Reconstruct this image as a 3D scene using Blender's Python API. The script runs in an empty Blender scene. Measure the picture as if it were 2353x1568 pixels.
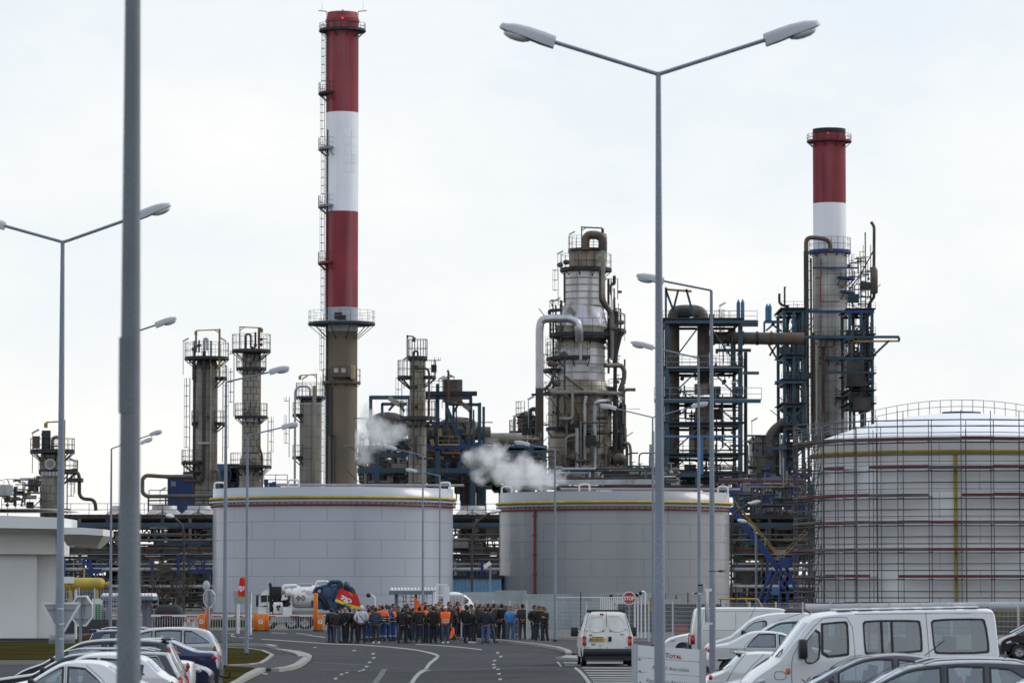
import bpy, bmesh, math, random
from mathutils import Vector, Matrix, noise
from mathutils.geometry import tessellate_polygon
R = math.radians
S = bpy.context.scene
C = S.collection
rnd = random.Random(7)

# ------------------------------------------------------------------ camera, sky, sun, exposure
FPX = 8820.0                                  # focal length in units of a 2352 px wide frame
PITCH = math.atan(561.0/FPX)
CP, SP = math.cos(PITCH), math.sin(PITCH)
CAMH = 2.8
cam = bpy.data.cameras.new('camera'); camo = bpy.data.objects.new('camera', cam); C.objects.link(camo)
camo.location = (0, 0, CAMH); camo.rotation_euler = (math.pi/2 + PITCH, 0, 0)
cam.lens = FPX/2352*36; cam.sensor_width = 36; cam.sensor_fit = 'HORIZONTAL'
cam.clip_start = 0.5; cam.clip_end = 20000
cam.dof.use_dof = True; cam.dof.focus_distance = 150; cam.dof.aperture_fstop = 4.0
S.camera = camo
SUN_AZ, SUN_EL = R(68), R(38)                 # sun behind the works, to the right; azimuth from +Y towards +X
world = bpy.data.worlds.new('World'); S.world = world; world.use_nodes = True
def build_world():
    nt = world.node_tree; N = nt.nodes; L = nt.links
    for n in list(N): N.remove(n)
    out = N.new('ShaderNodeOutputWorld'); bg = N.new('ShaderNodeBackground'); bg.inputs[1].default_value = 0.1
    sky = N.new('ShaderNodeTexSky'); sky.sky_type = 'NISHITA'; sky.sun_disc = False
    sky.sun_elevation = SUN_EL; sky.sun_rotation = SUN_AZ; sky.air_density = 1.0; sky.dust_density = 2.0
    tc = N.new('ShaderNodeTexCoord'); mp = N.new('ShaderNodeMapping'); mp.inputs['Scale'].default_value = (1, 1, 2.2)
    n1 = N.new('ShaderNodeTexNoise'); n1.inputs['Scale'].default_value = 7; n1.inputs['Detail'].default_value = 6; n1.inputs['Roughness'].default_value = .62
    rp = N.new('ShaderNodeValToRGB'); e = rp.color_ramp.elements; e[0].position = .0; e[0].color = (7.6, 8.7, 10.1, 1); e[1].position = 1; e[1].color = (10.7, 10.65, 10.4, 1); k = e.new(.45); k.color = (8.75, 9.4, 9.95, 1)   # thin bluish veil high up, thick creamy cloud low down
    sx = N.new('ShaderNodeSeparateXYZ'); L.new(tc.outputs['Generated'], sx.inputs[0])
    el = N.new('ShaderNodeMapRange'); el.inputs[1].default_value = -.02; el.inputs[2].default_value = .36; el.inputs[3].default_value = 1.0; el.inputs[4].default_value = 0; L.new(sx.outputs[2], el.inputs[0])
    nn = N.new('ShaderNodeMapRange'); nn.inputs[1].default_value = .3; nn.inputs[2].default_value = .7; nn.inputs[3].default_value = -.26; nn.inputs[4].default_value = .32; L.new(n1.outputs[0], nn.inputs[0])
    am = N.new('ShaderNodeMath'); am.operation = 'ADD'; am.use_clamp = True; L.new(el.outputs[0], am.inputs[0]); L.new(nn.outputs[0], am.inputs[1])
    mx = N.new('ShaderNodeMix'); mx.data_type = 'RGBA'; mx.inputs[0].default_value = .92
    L.new(tc.outputs['Generated'], mp.inputs[0]); L.new(mp.outputs[0], n1.inputs['Vector']); L.new(am.outputs[0], rp.inputs[0])
    L.new(sky.outputs[0], mx.inputs[6]); L.new(rp.outputs[0], mx.inputs[7]); L.new(mx.outputs[2], bg.inputs[0]); L.new(bg.outputs[0], out.inputs[0])
build_world()
sun = bpy.data.lights.new('sun', 'SUN'); sun.energy = 1.5; sun.angle = R(26); sun.color = (1, .95, .87)
suno = bpy.data.objects.new('sun', sun); C.objects.link(suno)
sd = Vector((math.sin(SUN_AZ)*math.cos(SUN_EL), math.cos(SUN_AZ)*math.cos(SUN_EL), math.sin(SUN_EL)))
suno.rotation_euler = (-sd).to_track_quat('-Z', 'Y').to_euler(); suno.location = (60, 60, 120)
S.view_settings.view_transform = 'Standard'; S.view_settings.look = 'None'
S.view_settings.exposure = 0; S.view_settings.gamma = 1
S.render.engine = 'CYCLES'
S.cycles.use_denoising = True
S.cycles.max_bounces = 6; S.cycles.transparent_max_bounces = 16; S.cycles.volume_bounces = 3
S.cycles.volume_step_rate = 2.0

# ------------------------------------------------------------------ geometry helpers
def W(x, y, d):
    "world point on the plane Y = d seen at pixel x, y of a 2352 x 1568 frame"
    u = (x-1176)/FPX; v = (784-y)/FPX
    t = d/(CP - v*SP)
    return Vector((u*t, d, CAMH + (SP + v*CP)*t))
def Gd(y): return W(1176, y, 1.0) and _gd(y)
def _gd(y, z=0.0):
    v = (784-y)/FPX
    return (CAMH-z)*(CP - v*SP)/-(SP + v*CP)
def G(x, y, z=0.0):
    d = _gd(y, z); p = W(x, y, d); p.z = z; return p
def Z(y, d): return W(1176, y, d).z
def X(x, y, d): return W(x, y, d).x
def px(n, d): return n*d/FPX               # n frame pixels in metres at distance d

K = {'p': 1., 'b': 1., 'e': 1.}                # slimming factors for plant pipes, steel sections and valves
class MB:
    def __init__(s): s.v = []; s.f = []; s.m = []; s.s = []
    def add(s, vs, fs, m=0, sm=False):
        b = len(s.v); s.v += [tuple(v) for v in vs]
        for f in fs: s.f.append(tuple(b+i for i in f)); s.m.append(m); s.s.append(sm)
        return s
    def box(s, x0, y0, z0, x1, y1, z1, m=0):
        v = [(x, y, z) for z in (z0, z1) for y in (y0, y1) for x in (x0, x1)]
        return s.add(v, [(0, 2, 3, 1), (4, 5, 7, 6), (0, 1, 5, 4), (2, 6, 7, 3), (0, 4, 6, 2), (1, 3, 7, 5)], m)
    def cbox(s, c, sz, rz=0, m=0, rx=0, ry=0):
        M_ = Matrix.Translation(Vector(c)) @ Matrix.Rotation(rz, 4, 'Z') @ Matrix.Rotation(ry, 4, 'Y') @ Matrix.Rotation(rx, 4, 'X')
        v = [M_ @ Vector((sx*sz[0]/2, sy*sz[1]/2, sz_*sz[2]/2)) for sz_ in (-1, 1) for sy in (-1, 1) for sx in (-1, 1)]
        return s.add(v, [(0, 2, 3, 1), (4, 5, 7, 6), (0, 1, 5, 4), (2, 6, 7, 3), (0, 4, 6, 2), (1, 3, 7, 5)], m)
    def rbox(s, c, sz, r, rz=0, m=0):
        "box with its four upright edges and top rounded"
        hx, hy, hz = sz[0]/2, sz[1]/2, sz[2]/2; r = min(r, hx*.98, hy*.98, hz*.98)
        rings = []
        for zz, ins in ((-hz, r*.5), (-hz+r*.5, 0), (hz-r, 0), (hz-r*.3, r*.3), (hz, r)):
            ring = []
            for (cx, cy, a0) in ((hx-r, hy-r, 0), (-hx+r, hy-r, 90), (-hx+r, -hy+r, 180), (hx-r, -hy+r, 270)):
                for k in range(4):
                    a = R(a0+30*k); q = r-ins if r > ins else 0
                    ring.append((cx+math.cos(a)*q, cy+math.sin(a)*q, zz))
            rings.append(ring)
        M_ = Matrix.Translation(Vector(c)) @ Matrix.Rotation(rz, 4, 'Z')
        n = 16; v = [M_ @ Vector(p) for r_ in rings for p in r_]
        f = [(k*n+i, k*n+(i+1) % n, (k+1)*n+(i+1) % n, (k+1)*n+i) for k in range(4) for i in range(n)]
        s.add(v, f, m, True); s.add(v[-n:], [tuple(range(n))], m); s.add(v[:n], [tuple(range(n-1, -1, -1))], m); return s
    def beam(s, p, q, w, h=None, m=0, up=None):
        p = Vector(p); q = Vector(q); h = h or w; d = q-p
        if w > .2: w *= K['b']; h *= K['b']
        if d.length < 1e-6: return s
        d.normalize(); u = Vector(up) if up else (Vector((0, 0, 1)) if abs(d.z) < .95 else Vector((0, 1, 0)))
        a = d.cross(u).normalized(); b = a.cross(d)
        v = [e + a*(i*w/2) + b*(j*h/2) for e in (p, q) for j in (-1, 1) for i in (-1, 1)]
        return s.add(v, [(0, 2, 3, 1), (4, 5, 7, 6), (0, 1, 5, 4), (2, 6, 7, 3), (0, 4, 6, 2), (1, 3, 7, 5)], m)
    def tube(s, pts, r, n=8, m=0, caps=True):
        pts = [Vector(p) for p in pts]; k = len(pts)
        rs = r if isinstance(r, (list, tuple)) else [r]*k
        tg = []
        for i in range(k):
            t = (pts[min(i+1, k-1)]-pts[max(i-1, 0)])
            tg.append(t.normalized() if t.length > 1e-9 else Vector((0, 0, 1)))
        u = Vector((0, 0, 1)) if abs(tg[0].z) < .9 else Vector((1, 0, 0))
        a = tg[0].cross(u).normalized(); v = []
        for i in range(k):
            a = (a - tg[i]*a.dot(tg[i])).normalized(); b = tg[i].cross(a)
            for j in range(n):
                t = 2*math.pi*j/n; v.append(pts[i] + (a*math.cos(t) + b*math.sin(t))*rs[i])
        f = [(i*n+j, i*n+(j+1) % n, (i+1)*n+(j+1) % n, (i+1)*n+j) for i in range(k-1) for j in range(n)]
        s.add(v, f, m, True)
        if caps: s.add(v[:n], [tuple(range(n-1, -1, -1))], m); s.add(v[-n:], [tuple(range(n))], m)
        return s
    def lathe(s, prof, c=(0, 0), n=24, m=0, a0=0, a1=2*math.pi, smooth=True, axis='z', c3=None):
        full = abs(a1-a0-2*math.pi) < 1e-6; cols = n if full else n+1
        v = []
        for (r, z) in prof:
            for j in range(cols):
                a = a0+(a1-a0)*j/n
                if axis == 'z': v.append((c[0]+r*math.cos(a), c[1]+r*math.sin(a), z))
                elif axis == 'y': v.append((c3[0]+r*math.cos(a), c3[1]+z, c3[2]+r*math.sin(a)))
                else: v.append((c3[0]+z, c3[1]+r*math.cos(a), c3[2]+r*math.sin(a)))
        f = []
        for i in range(len(prof)-1):
            for j in range(n):
                j2 = (j+1) % cols
                q = (i*cols+j, i*cols+j2, (i+1)*cols+j2, (i+1)*cols+j)
                f.append(q if axis != 'y' else q[::-1])
        return s.add(v, f, m, smooth)
    def extr(s, poly, vec, m=0, sm=False):
        p = [Vector(q) for q in poly]; vec = Vector(vec); n = len(p)
        s.add(p + [q+vec for q in p], [(i, (i+1) % n, n+(i+1) % n, n+i) for i in range(n)], m, sm)
        t = tessellate_polygon([p])
        s.add(p, [tuple(x) for x in t], m); s.add([q+vec for q in p], [tuple(x) for x in t], m); return s
    def poly(s, pts, m=0):
        p = [Vector(q) for q in pts]; t = tessellate_polygon([p]); nf = []
        for a in t:
            nn = (p[a[1]]-p[a[0]]).cross(p[a[2]]-p[a[0]])
            nf.append(tuple(a) if nn.z >= 0 else tuple(a[::-1]))
        return s.add(p, nf, m)
    def ell(s, c, rad, n=12, k=8, m=0, M_=None):
        v = []; c = Vector(c); rad = [q*K['e'] for q in rad]
        for i in range(k+1):
            t = math.pi*i/k
            for j in range(n):
                a = 2*math.pi*j/n; q = Vector((rad[0]*math.sin(t)*math.cos(a), rad[1]*math.sin(t)*math.sin(a), rad[2]*math.cos(t)))
                v.append(c + (M_ @ q if M_ else q))
        return s.add(v, [(i*n+j, (i+1)*n+j, (i+1)*n+(j+1) % n, i*n+(j+1) % n) for i in range(k) for j in range(n)], m, True)
    def mesh(s, name, mats):
        me = bpy.data.meshes.new(name); me.from_pydata(s.v, [], s.f)
        for m in (mats if isinstance(mats, (list, tuple)) else [mats]): me.materials.append(m)
        me.polygons.foreach_set('material_index', s.m); me.polygons.foreach_set('use_smooth', s.s); me.update()
        return me
    def build(s, name, mats, parent=None, **kw):
        return link(bpy.data.objects.new(name, s.mesh(name, mats)), parent, **kw)
def link(o, parent=None, label=None, cat=None, group=None, kind=None):
    C.objects.link(o)
    if parent:
        o.parent = parent
        if parent.parent is None and parent.type == 'EMPTY': o.matrix_parent_inverse = Matrix.Translation(-parent.location)
    if label: o['label'] = label
    if cat: o['category'] = cat
    if group: o['group'] = group
    if kind: o['kind'] = kind
    return o
def inst(name, me, parent, loc, rz=0):
    "one more piece sharing a mesh"
    o = bpy.data.objects.new(name, me); link(o, parent); o.location = loc; o.rotation_euler = (0, 0, rz); return o
def thing(name, label, cat, loc=(0, 0, 0), group=None):
    o = bpy.data.objects.new(name, None); o.empty_display_size = .3
    link(o, None, label, cat, group); o.location = tuple(loc) if len(loc) == 3 else (*loc, 0); return o
def tree_of(o): return [c for c in C.objects if c.parent == o]
def dup(root, loc, rz=0, label=None, group=None, kids=None):
    r = root.copy(); C.objects.link(r); r.location = loc; r.rotation_euler = (0, 0, rz)
    if label: r['label'] = label
    if group: r['group'] = group
    for ch in (kids if kids is not None else list(root.children)):
        c = ch.copy(); C.objects.link(c); c.parent = r
        for g in ch.children:
            d = g.copy(); C.objects.link(d); d.parent = c
    return r
def fil(pts, r, k=5):
    "polyline with its corners rounded to radius r"
    pts = [Vector(p) for p in pts]; out = [pts[0]]
    for i in range(1, len(pts)-1):
        a = pts[i-1]-pts[i]; b = pts[i+1]-pts[i]; la, lb = a.length, b.length
        t = min(r, la*.49, lb*.49); p0 = pts[i]+a.normalized()*t; p1 = pts[i]+b.normalized()*t
        for j in range(k+1):
            s = j/k; out.append((1-s)**2*p0 + 2*s*(1-s)*pts[i] + s*s*p1)
    return out + [pts[-1]]

# ------------------------------------------------------------------ materials
MATS = {}
def mat(name, col, rough=.6, metal=0., var=.12, scale=1.5, streak=0., dark=None, rust=0., rustcol=(.16, .07, .03), bump=0., spec=.5, coat=0., sz=.06, fine=0., wp=False):
    if name in MATS: return MATS[name]
    m = bpy.data.materials.new(name); m.use_nodes = True; MATS[name] = m
    nt = m.node_tree; N = nt.nodes; L = nt.links; b = N['Principled BSDF']
    b.inputs['Roughness'].default_value = rough; b.inputs['Metallic'].default_value = metal
    b.inputs['Specular IOR Level'].default_value = spec
    if coat: b.inputs['Coat Weight'].default_value = coat; b.inputs['Coat Roughness'].default_value = .05
    tc0 = N.new('ShaderNodeTexCoord'); oi = N.new('ShaderNodeObjectInfo'); va = N.new('ShaderNodeVectorMath'); vb = N.new('ShaderNodeVectorMath'); vb.operation = 'MULTIPLY_ADD'
    vb.inputs[1].default_value = (37, 23, 17)     # every object, copies too, gets its own patch of grain
    L.new(tc0.outputs['Object'], va.inputs[0]); L.new(oi.outputs['Location'], va.inputs[1]); L.new(oi.outputs['Random'], vb.inputs[0]); L.new(va.outputs[0], vb.inputs[2])
    class tc: outputs = {'Object': N.new('ShaderNodeNewGeometry').outputs['Position'] if wp else vb.outputs[0]}   # wp: grain runs on across neighbouring plates
    def nz(sc, det=4, stretch=None):
        n = N.new('ShaderNodeTexNoise'); n.inputs['Scale'].default_value = sc; n.inputs['Detail'].default_value = det
        if stretch:
            mp = N.new('ShaderNodeMapping'); mp.inputs['Scale'].default_value = stretch
            L.new(tc.outputs['Object'], mp.inputs[0]); L.new(mp.outputs[0], n.inputs['Vector'])
        else: L.new(tc.outputs['Object'], n.inputs['Vector'])
        return n.outputs[0]
    def ramp(src, a, b_):
        r = N.new('ShaderNodeMapRange'); r.inputs[1].default_value = a; r.inputs[2].default_value = b_
        L.new(src, r.inputs[0]); return r.outputs[0]
    def mix(fac, A, B):
        x = N.new('ShaderNodeMix'); x.data_type = 'RGBA'
        if hasattr(fac, 'links'): L.new(fac, x.inputs[0])
        else: x.inputs[0].default_value = fac
        for sk, q in ((6, A), (7, B)):
            if hasattr(q, 'links'): L.new(q, x.inputs[sk])
            else: x.inputs[sk].default_value = (*q, 1)
        return x.outputs[2]
    base = tuple(col)
    cur = base
    if var:
        cur = mix(ramp(nz(scale), .3, .7), tuple(c*(1-var) for c in base), tuple(min(1, c*(1+var)) for c in base))
    if fine:
        cur = mix(ramp(nz(scale*28, 2), .35, .65), cur, tuple(c*(1-fine) for c in base))
    if streak:
        dk = dark or tuple(c*.35 for c in base)
        st = ramp(nz(1.0, 5, (scale*1.6, scale*1.6, scale*sz)), .5, .78)
        mu = N.new('ShaderNodeMath'); mu.operation = 'MULTIPLY'; mu.inputs[1].default_value = streak; L.new(st, mu.inputs[0])
        cur = mix(mu.outputs[0], cur, dk)
    if rust:
        rs = ramp(nz(1.0, 6, (scale*1.1, scale*1.1, scale*.25)), .62-rust*.25, .80-rust*.2)
        mu = N.new('ShaderNodeMath'); mu.operation = 'MULTIPLY'; mu.inputs[1].default_value = .85; L.new(rs, mu.inputs[0])
        cur = mix(mu.outputs[0], cur, rustcol)
    if hasattr(cur, 'links'): L.new(cur, b.inputs['Base Color'])
    else: b.inputs['Base Color'].default_value = (*cur, 1)
    if bump:
        bp = N.new('ShaderNodeBump'); bp.inputs['Strength'].default_value = bump; bp.inputs['Distance'].default_value = .02
        L.new(nz(scale*12, 3), bp.inputs['Height']); L.new(bp.outputs[0], b.inputs['Normal'])
    return m
def glass_mat(name, tint, refl=.12, rough=.02):
    m = bpy.data.materials.new(name); m.use_nodes = True; nt = m.node_tree; N = nt.nodes; L = nt.links
    N.remove(N['Principled BSDF']); out = N['Material Output']
    t = N.new('ShaderNodeBsdfTransparent'); t.inputs[0].default_value = (*tint, 1)
    g = N.new('ShaderNodeBsdfGlossy'); g.inputs['Roughness'].default_value = rough; g.inputs[0].default_value = (.9, .95, 1, 1)
    f = N.new('ShaderNodeFresnel'); f.inputs[0].default_value = 1.5
    ad = N.new('ShaderNodeMath'); ad.operation = 'ADD'; ad.inputs[1].default_value = refl; ad.use_clamp = True
    mx = N.new('ShaderNodeMixShader')
    L.new(f.outputs[0], ad.inputs[0]); L.new(ad.outputs[0], mx.inputs[0]); L.new(t.outputs[0], mx.inputs[1]); L.new(g.outputs[0], mx.inputs[2]); L.new(mx.outputs[0], out.inputs[0])
    return m
def emit_mat(name, col, st):
    m = bpy.data.materials.new(name); m.use_nodes = True; b = m.node_tree.nodes['Principled BSDF']
    b.inputs['Base Color'].default_value = (*col, 1); b.inputs['Emission Color'].default_value = (*col, 1); b.inputs['Emission Strength'].default_value = st
    return m
def band_mat(name, bands, rough=.8, var=.1):
    "cloth or paint whose printed colour changes with height; bands = [(z, colour), ...] rising"
    m = bpy.data.materials.new(name); m.use_nodes = True; nt = m.node_tree; N = nt.nodes; L = nt.links; b = N['Principled BSDF']
    b.inputs['Roughness'].default_value = rough
    tc = N.new('ShaderNodeTexCoord'); sp = N.new('ShaderNodeSeparateXYZ'); L.new(tc.outputs['Object'], sp.inputs[0])
    mr = N.new('ShaderNodeMath'); mr.operation = 'DIVIDE'; mr.inputs[1].default_value = 2.0; L.new(sp.outputs[2], mr.inputs[0])
    r = N.new('ShaderNodeValToRGB'); r.color_ramp.interpolation = 'CONSTANT'
    e = r.color_ramp.elements
    e[0].position = 0; e[0].color = (*bands[0][1], 1); e[1].position = bands[1][0]/2; e[1].color = (*bands[1][1], 1)
    for z, c in bands[2:]:
        k = e.new(z/2); k.color = (*c, 1)
    L.new(mr.outputs[0], r.inputs[0]); L.new(r.outputs[0], b.inputs['Base Color'])
    return m

m_asphalt = mat('asphalt', (.054, .055, .060), .95, spec=.12, var=.22, scale=.12, fine=.25, bump=.15)
m_path = mat('footpath asphalt', (.075, .075, .078), .95, spec=.1, var=.2, scale=.3, fine=.2)
m_grass = mat('winter grass', (.052, .045, .016), 1, var=.5, scale=.35, fine=.35, bump=.6, spec=0)
m_earth = mat('site ground', (.10, .095, .085), .95, var=.3, scale=.05, fine=.3)
m_kerb = mat('kerb concrete', (.30, .29, .27), .85, var=.18, scale=1.2, fine=.15)
m_mark = mat('road paint', (.31, .31, .295), .8, var=.3, scale=2.5, fine=.35)
m_galv = mat('galvanised steel', (.24, .27, .33), .5, .35, var=.18, scale=1.5, fine=.22, streak=.25)
m_galvd = mat('dark weathered steel', (.165, .185, .205), .55, .3, var=.2, scale=1.5, fine=.15, streak=.2)
m_lamp = mat('lamp housing', (.42, .43, .46), .42, var=.06, scale=1)
m_lampd = mat('lamp underside', (.07, .07, .08), .6, var=.1)
m_lens = mat('lamp glass bowl', (.55, .57, .55), .12, var=.05)
m_black = mat('black rubber', (.012, .012, .013), .7, var=.2)
m_plast = mat('dark plastic', (.02, .021, .024), .55, var=.15)
m_steel_d = mat('dark painted steel', (.028, .030, .034), .7, var=.4, scale=.6)
m_brownp = mat('brown pipe', (.040, .030, .026), .6, var=.35, scale=.5)
m_teal = mat('teal painted steel', (.022, .068, .10), .6, var=.4, scale=.3, streak=.7, dark=(.012, .03, .04), rust=.2)
m_blue = mat('blue painted steel', (.010, .034, .15), .55, var=.3, scale=.4)
m_blue2 = mat('faded blue paint', (.05, .14, .30), .6, var=.25, scale=.5, streak=.4)
m_yellow = mat('yellow paint', (.40, .30, .045), .55, var=.2, scale=.8)
m_ochre = mat('ochre crane steel', (.30, .19, .05), .6, var=.25, scale=.7)
m_redp = mat('red pipe paint', (.20, .016, .018), .5, var=.2, scale=.8)
m_silver = mat('silver cladding', (.52, .52, .54), .36, .7, var=.2, scale=.35, streak=.5, dark=(.14, .13, .12), rust=.10, rustcol=(.22, .13, .06), wp=True)
m_stain = mat('rust stained cladding', (.36, .33, .28), .5, .3, var=.25, scale=.3, streak=.8, dark=(.07, .055, .045), rust=.7, rustcol=(.17, .09, .04), wp=True)
m_clad = mat('weathered column cladding', (.27, .25, .21), .62, .15, var=.25, scale=.35, streak=.65, dark=(.07, .06, .05), rust=.25, wp=True)
m_clad2 = mat('grey column cladding', (.25, .235, .20), .6, .15, var=.22, scale=.4, streak=.75, dark=(.06, .05, .04), rust=.35, wp=True)
m_dirty = mat('sooty pipe', (.12, .10, .085), .65, .2, var=.45, scale=.4, streak=.6, rust=.35)
m_pipe = mat('pale pipe lagging', (.42, .42, .43), .5, .25, var=.2, scale=.5, streak=.45, rust=.12)
m_grime = mat('grimy plant steel', (.055, .050, .046), .7, .1, var=.6, scale=.35, streak=.5, rust=.3)
m_white = mat('white wall render', (.74, .735, .725), .8, var=.05, scale=.4)
m_tank1 = mat('pale tank paint', (.39, .41, .46), .34, var=.09, scale=.07, coat=.35, streak=.22, dark=(.33, .35, .40), wp=True)
m_tank2 = mat('grey tank paint', (.275, .28, .295), .38, coat=.3, var=.14, scale=.05, streak=.4, dark=(.20, .205, .215), wp=True)
m_tank3 = mat('white tank paint', (.84, .84, .86), .5, var=.04, scale=.15, streak=.2, dark=(.60, .60, .61), wp=True)
m_scaf = mat('scaffold tube', (.10, .10, .11), .5, .4, var=.25, scale=2)
m_plank = mat('scaffold planks', (.10, .075, .065), .8, var=.4, scale=.6)
m_toe = mat('red toe board', (.115, .022, .022), .7, var=.4, scale=.6)
m_wht = mat('white paint', (.72, .72, .72), .5, var=.06, scale=1)
m_fence = mat('white fence wire', (.52, .54, .56), .5, var=.1, scale=1)
m_sheet = mat('galvanised sheet', (.33, .36, .38), .5, .3, var=.15, scale=.5, streak=.4)
m_orange = mat('orange barrier paint', (.75, .20, .02), .45, var=.06, scale=1)
m_concr = mat('stained concrete', (.165, .135, .10), .85, var=.15, scale=.12, streak=.75, dark=(.065, .045, .032), rust=.2, sz=.02)
m_cred = mat('faded red paint', (.225, .024, .034), .7, var=.22, scale=.2, streak=.75, dark=(.36, .16, .17), sz=.05)
m_cwht = mat('chimney white paint', (.86, .87, .92), .75, var=.05, scale=.2, streak=.45, dark=(.52, .50, .47), sz=.03)
m_cgrey = mat('chimney grey paint', (.40, .42, .46), .7, var=.08, scale=.2, streak=.5, dark=(.22, .2, .2))
m_sign = mat('sign white', (.70, .71, .72), .4, var=.03)
m_signb = mat('sign back aluminium', (.36, .37, .39), .5, .4, var=.12, scale=2)
m_red = mat('sign red', (.42, .01, .015), .45, var=.05)
m_ink = mat('sign lettering grey', (.08, .085, .095), .6, var=0)
m_inkr = mat('sign lettering red', (.42, .015, .03), .6, var=0)
m_inkb = mat('sign lettering blue', (.04, .10, .33), .6, var=0)
m_chrome = mat('bright metal', (.6, .6, .62), .25, .9, var=.05)
m_glass = glass_mat('car glass', (.52, .63, .64), .15)
m_wind = glass_mat('windscreen glass', (.42, .52, .55), .30)
m_clear = glass_mat('clear glass', (.78, .84, .84), .06)
m_redl = mat('red lamp lens', (.38, .01, .012), .15, var=.1, coat=.5)
m_orl = mat('amber lamp lens', (.60, .16, .02), .2, var=.1)
m_headl = mat('headlamp lens', (.55, .58, .62), .08, .3, var=.1)
m_bark = mat('bare bark', (.065, .050, .040), .9, var=.3, scale=2)

def text_mb(mb, body, size, origin, ux, uz, m=0, thick=.004, align='LEFT', bold=0.):
    "flat lettering standing on the plane spanned by ux (along the line) and uz (up)"
    cu = bpy.data.curves.new('lettering', 'FONT'); cu.body = body; cu.size = size; cu.align_x = align; cu.offset = bold; cu.resolution_u = 3
    o = bpy.data.objects.new('lettering', cu); C.objects.link(o)
    dg = bpy.context.evaluated_depsgraph_get(); dg.update(); me = o.evaluated_get(dg).to_mesh()
    ux = Vector(ux); uz = Vector(uz); og = Vector(origin)
    mb.add([og + ux*v.co.x + uz*v.co.y for v in me.vertices], [tuple(p.vertices) for p in me.polygons], m)
    o.evaluated_get(dg).to_mesh_clear(); bpy.data.objects.remove(o); bpy.data.curves.remove(cu)
    return mb
# ------------------------------------------------------------------ ground, roads, kerbs, markings
mb = MB(); mb.box(-6000, -300, -1, 6000, 12000, 0); mb.build('ground', m_earth, kind='structure')
mb = MB(); mb.poly([(-70, -60, .004), (70, -60, .004), (60, 150, .004), G(1330, 1483, .004), G(1130, 1467, .004), G(1000, 1449, .004), G(330, 1446.5, .004), (-60, 150, .004)])
mb.build('road', m_asphalt, kind='structure')
def slab(name, pts, z, m, h=None):
    mb = MB(); p = [Vector((q.x, q.y, 0.002)) for q in pts]
    mb.extr(p, (0, 0, z)); o = mb.build(name, m, kind='structure'); return o
def gp(*a): return [G(x, y) for x, y in a]
def kerb(pts, label=None, w=.2, h=.12, stone=1.0):
    root = thing('kerb', None, None); root['kind'] = 'structure'
    pts = [Vector((p.x, p.y, 0)) for p in pts]
    for a, b in zip(pts[:-1], pts[1:]):
        L_ = (b-a).length; n = max(1, round(L_/stone)); d = (b-a)/n
        for i in range(n):
            p = a+d*i; q = a+d*(i+1) - d.normalized()*.015
            mb = MB(); hz = h + rnd.uniform(-.004, .004)
            mb.beam((p.x, p.y, hz/2+.003), (q.x, q.y, hz/2+.003), w, hz); mb.build('kerb_stone', m_kerb, root)
    return root
# the left island: footpath between two lawns, kerb towards the road
slab('footpath', gp((497, 1533), (599, 1528), (625, 1509), (690, 1512), (708, 1512), (684, 1530), (632, 1541), (601, 1540), (545, 1567), (500, 1567)), .10, m_path)
slab('lawn', gp((430, 1490), (497, 1491), (568, 1494), (603, 1499.5), (625, 1509.5), (612, 1520), (599, 1528.5), (568, 1532.5), (522, 1534), (430, 1536)), .13, m_grass)
slab('lawn', gp((380, 1541), (522, 1537), (583, 1541), (545, 1567), (300, 1700)), .13, m_grass)
kerb(gp((500, 1605), (545, 1568.5), (575, 1553), (601, 1541)), w=.28)
kerb(gp((632, 1542.5), (665, 1537.5), (684, 1531), (698, 1521), (706, 1514)), w=.28)
kerb(gp((430, 1491), (497, 1491.5), (568, 1495), (603, 1500), (625, 1510), (612, 1521), (599, 1529), (568, 1533.3), (522, 1534.5)), w=.14, h=.14)
root = thing('paved_apron', None, None); root['kind'] = 'structure'
ap0 = gp((632, 1491), (661, 1493.5), (690, 1497.5), (708, 1502.5), (717, 1508), (715, 1514)); ap1 = gp((640, 1493.5), (662, 1498), (677, 1502), (683, 1506), (687, 1510), (690, 1513))
for i in range(len(ap0)-1):
    for k in range(3):
        for j in range(2):
            def bl(u, v): return ap0[i].lerp(ap0[i+1], u).lerp(ap1[i].lerp(ap1[i+1], u), v)
            q = [bl(k/3+.01, j/2+.02), bl(k/3+.32, j/2+.02), bl(k/3+.32, j/2+.48), bl(k/3+.01, j/2+.48)]
            mb = MB(); mb.extr([(p.x, p.y, .005) for p in q], (0, 0, .055+rnd.uniform(0, .006))); mb.build('paver', m_kerb, root)
kerb(gp((430, 1481), (497, 1481.5), (560, 1482), (615, 1484.5), (634, 1490)), w=.2)
slab('lawn', gp((380, 1479), (497, 1478), (560, 1480), (575, 1481.5), (497, 1481), (380, 1481)), .11, m_grass)
# left lawn by the white building
slab('lawn', gp((-420, 1478), (0, 1477.5), (84, 1476), (130, 1474.5), (206, 1460), (300, 1458), (330, 1466), (300, 1490), (205, 1523), (-420, 1523)), .10, m_grass)
kerb(gp((-420, 1525), (0, 1525), (205, 1525), (300, 1492)), w=.25, h=.14, stone=1.5)
slab('footpath', gp((-420, 1471), (0, 1471), (130, 1470), (206, 1456), (206, 1460), (130, 1474.5), (0, 1477.5), (-420, 1478)), .05, m_path)
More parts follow.
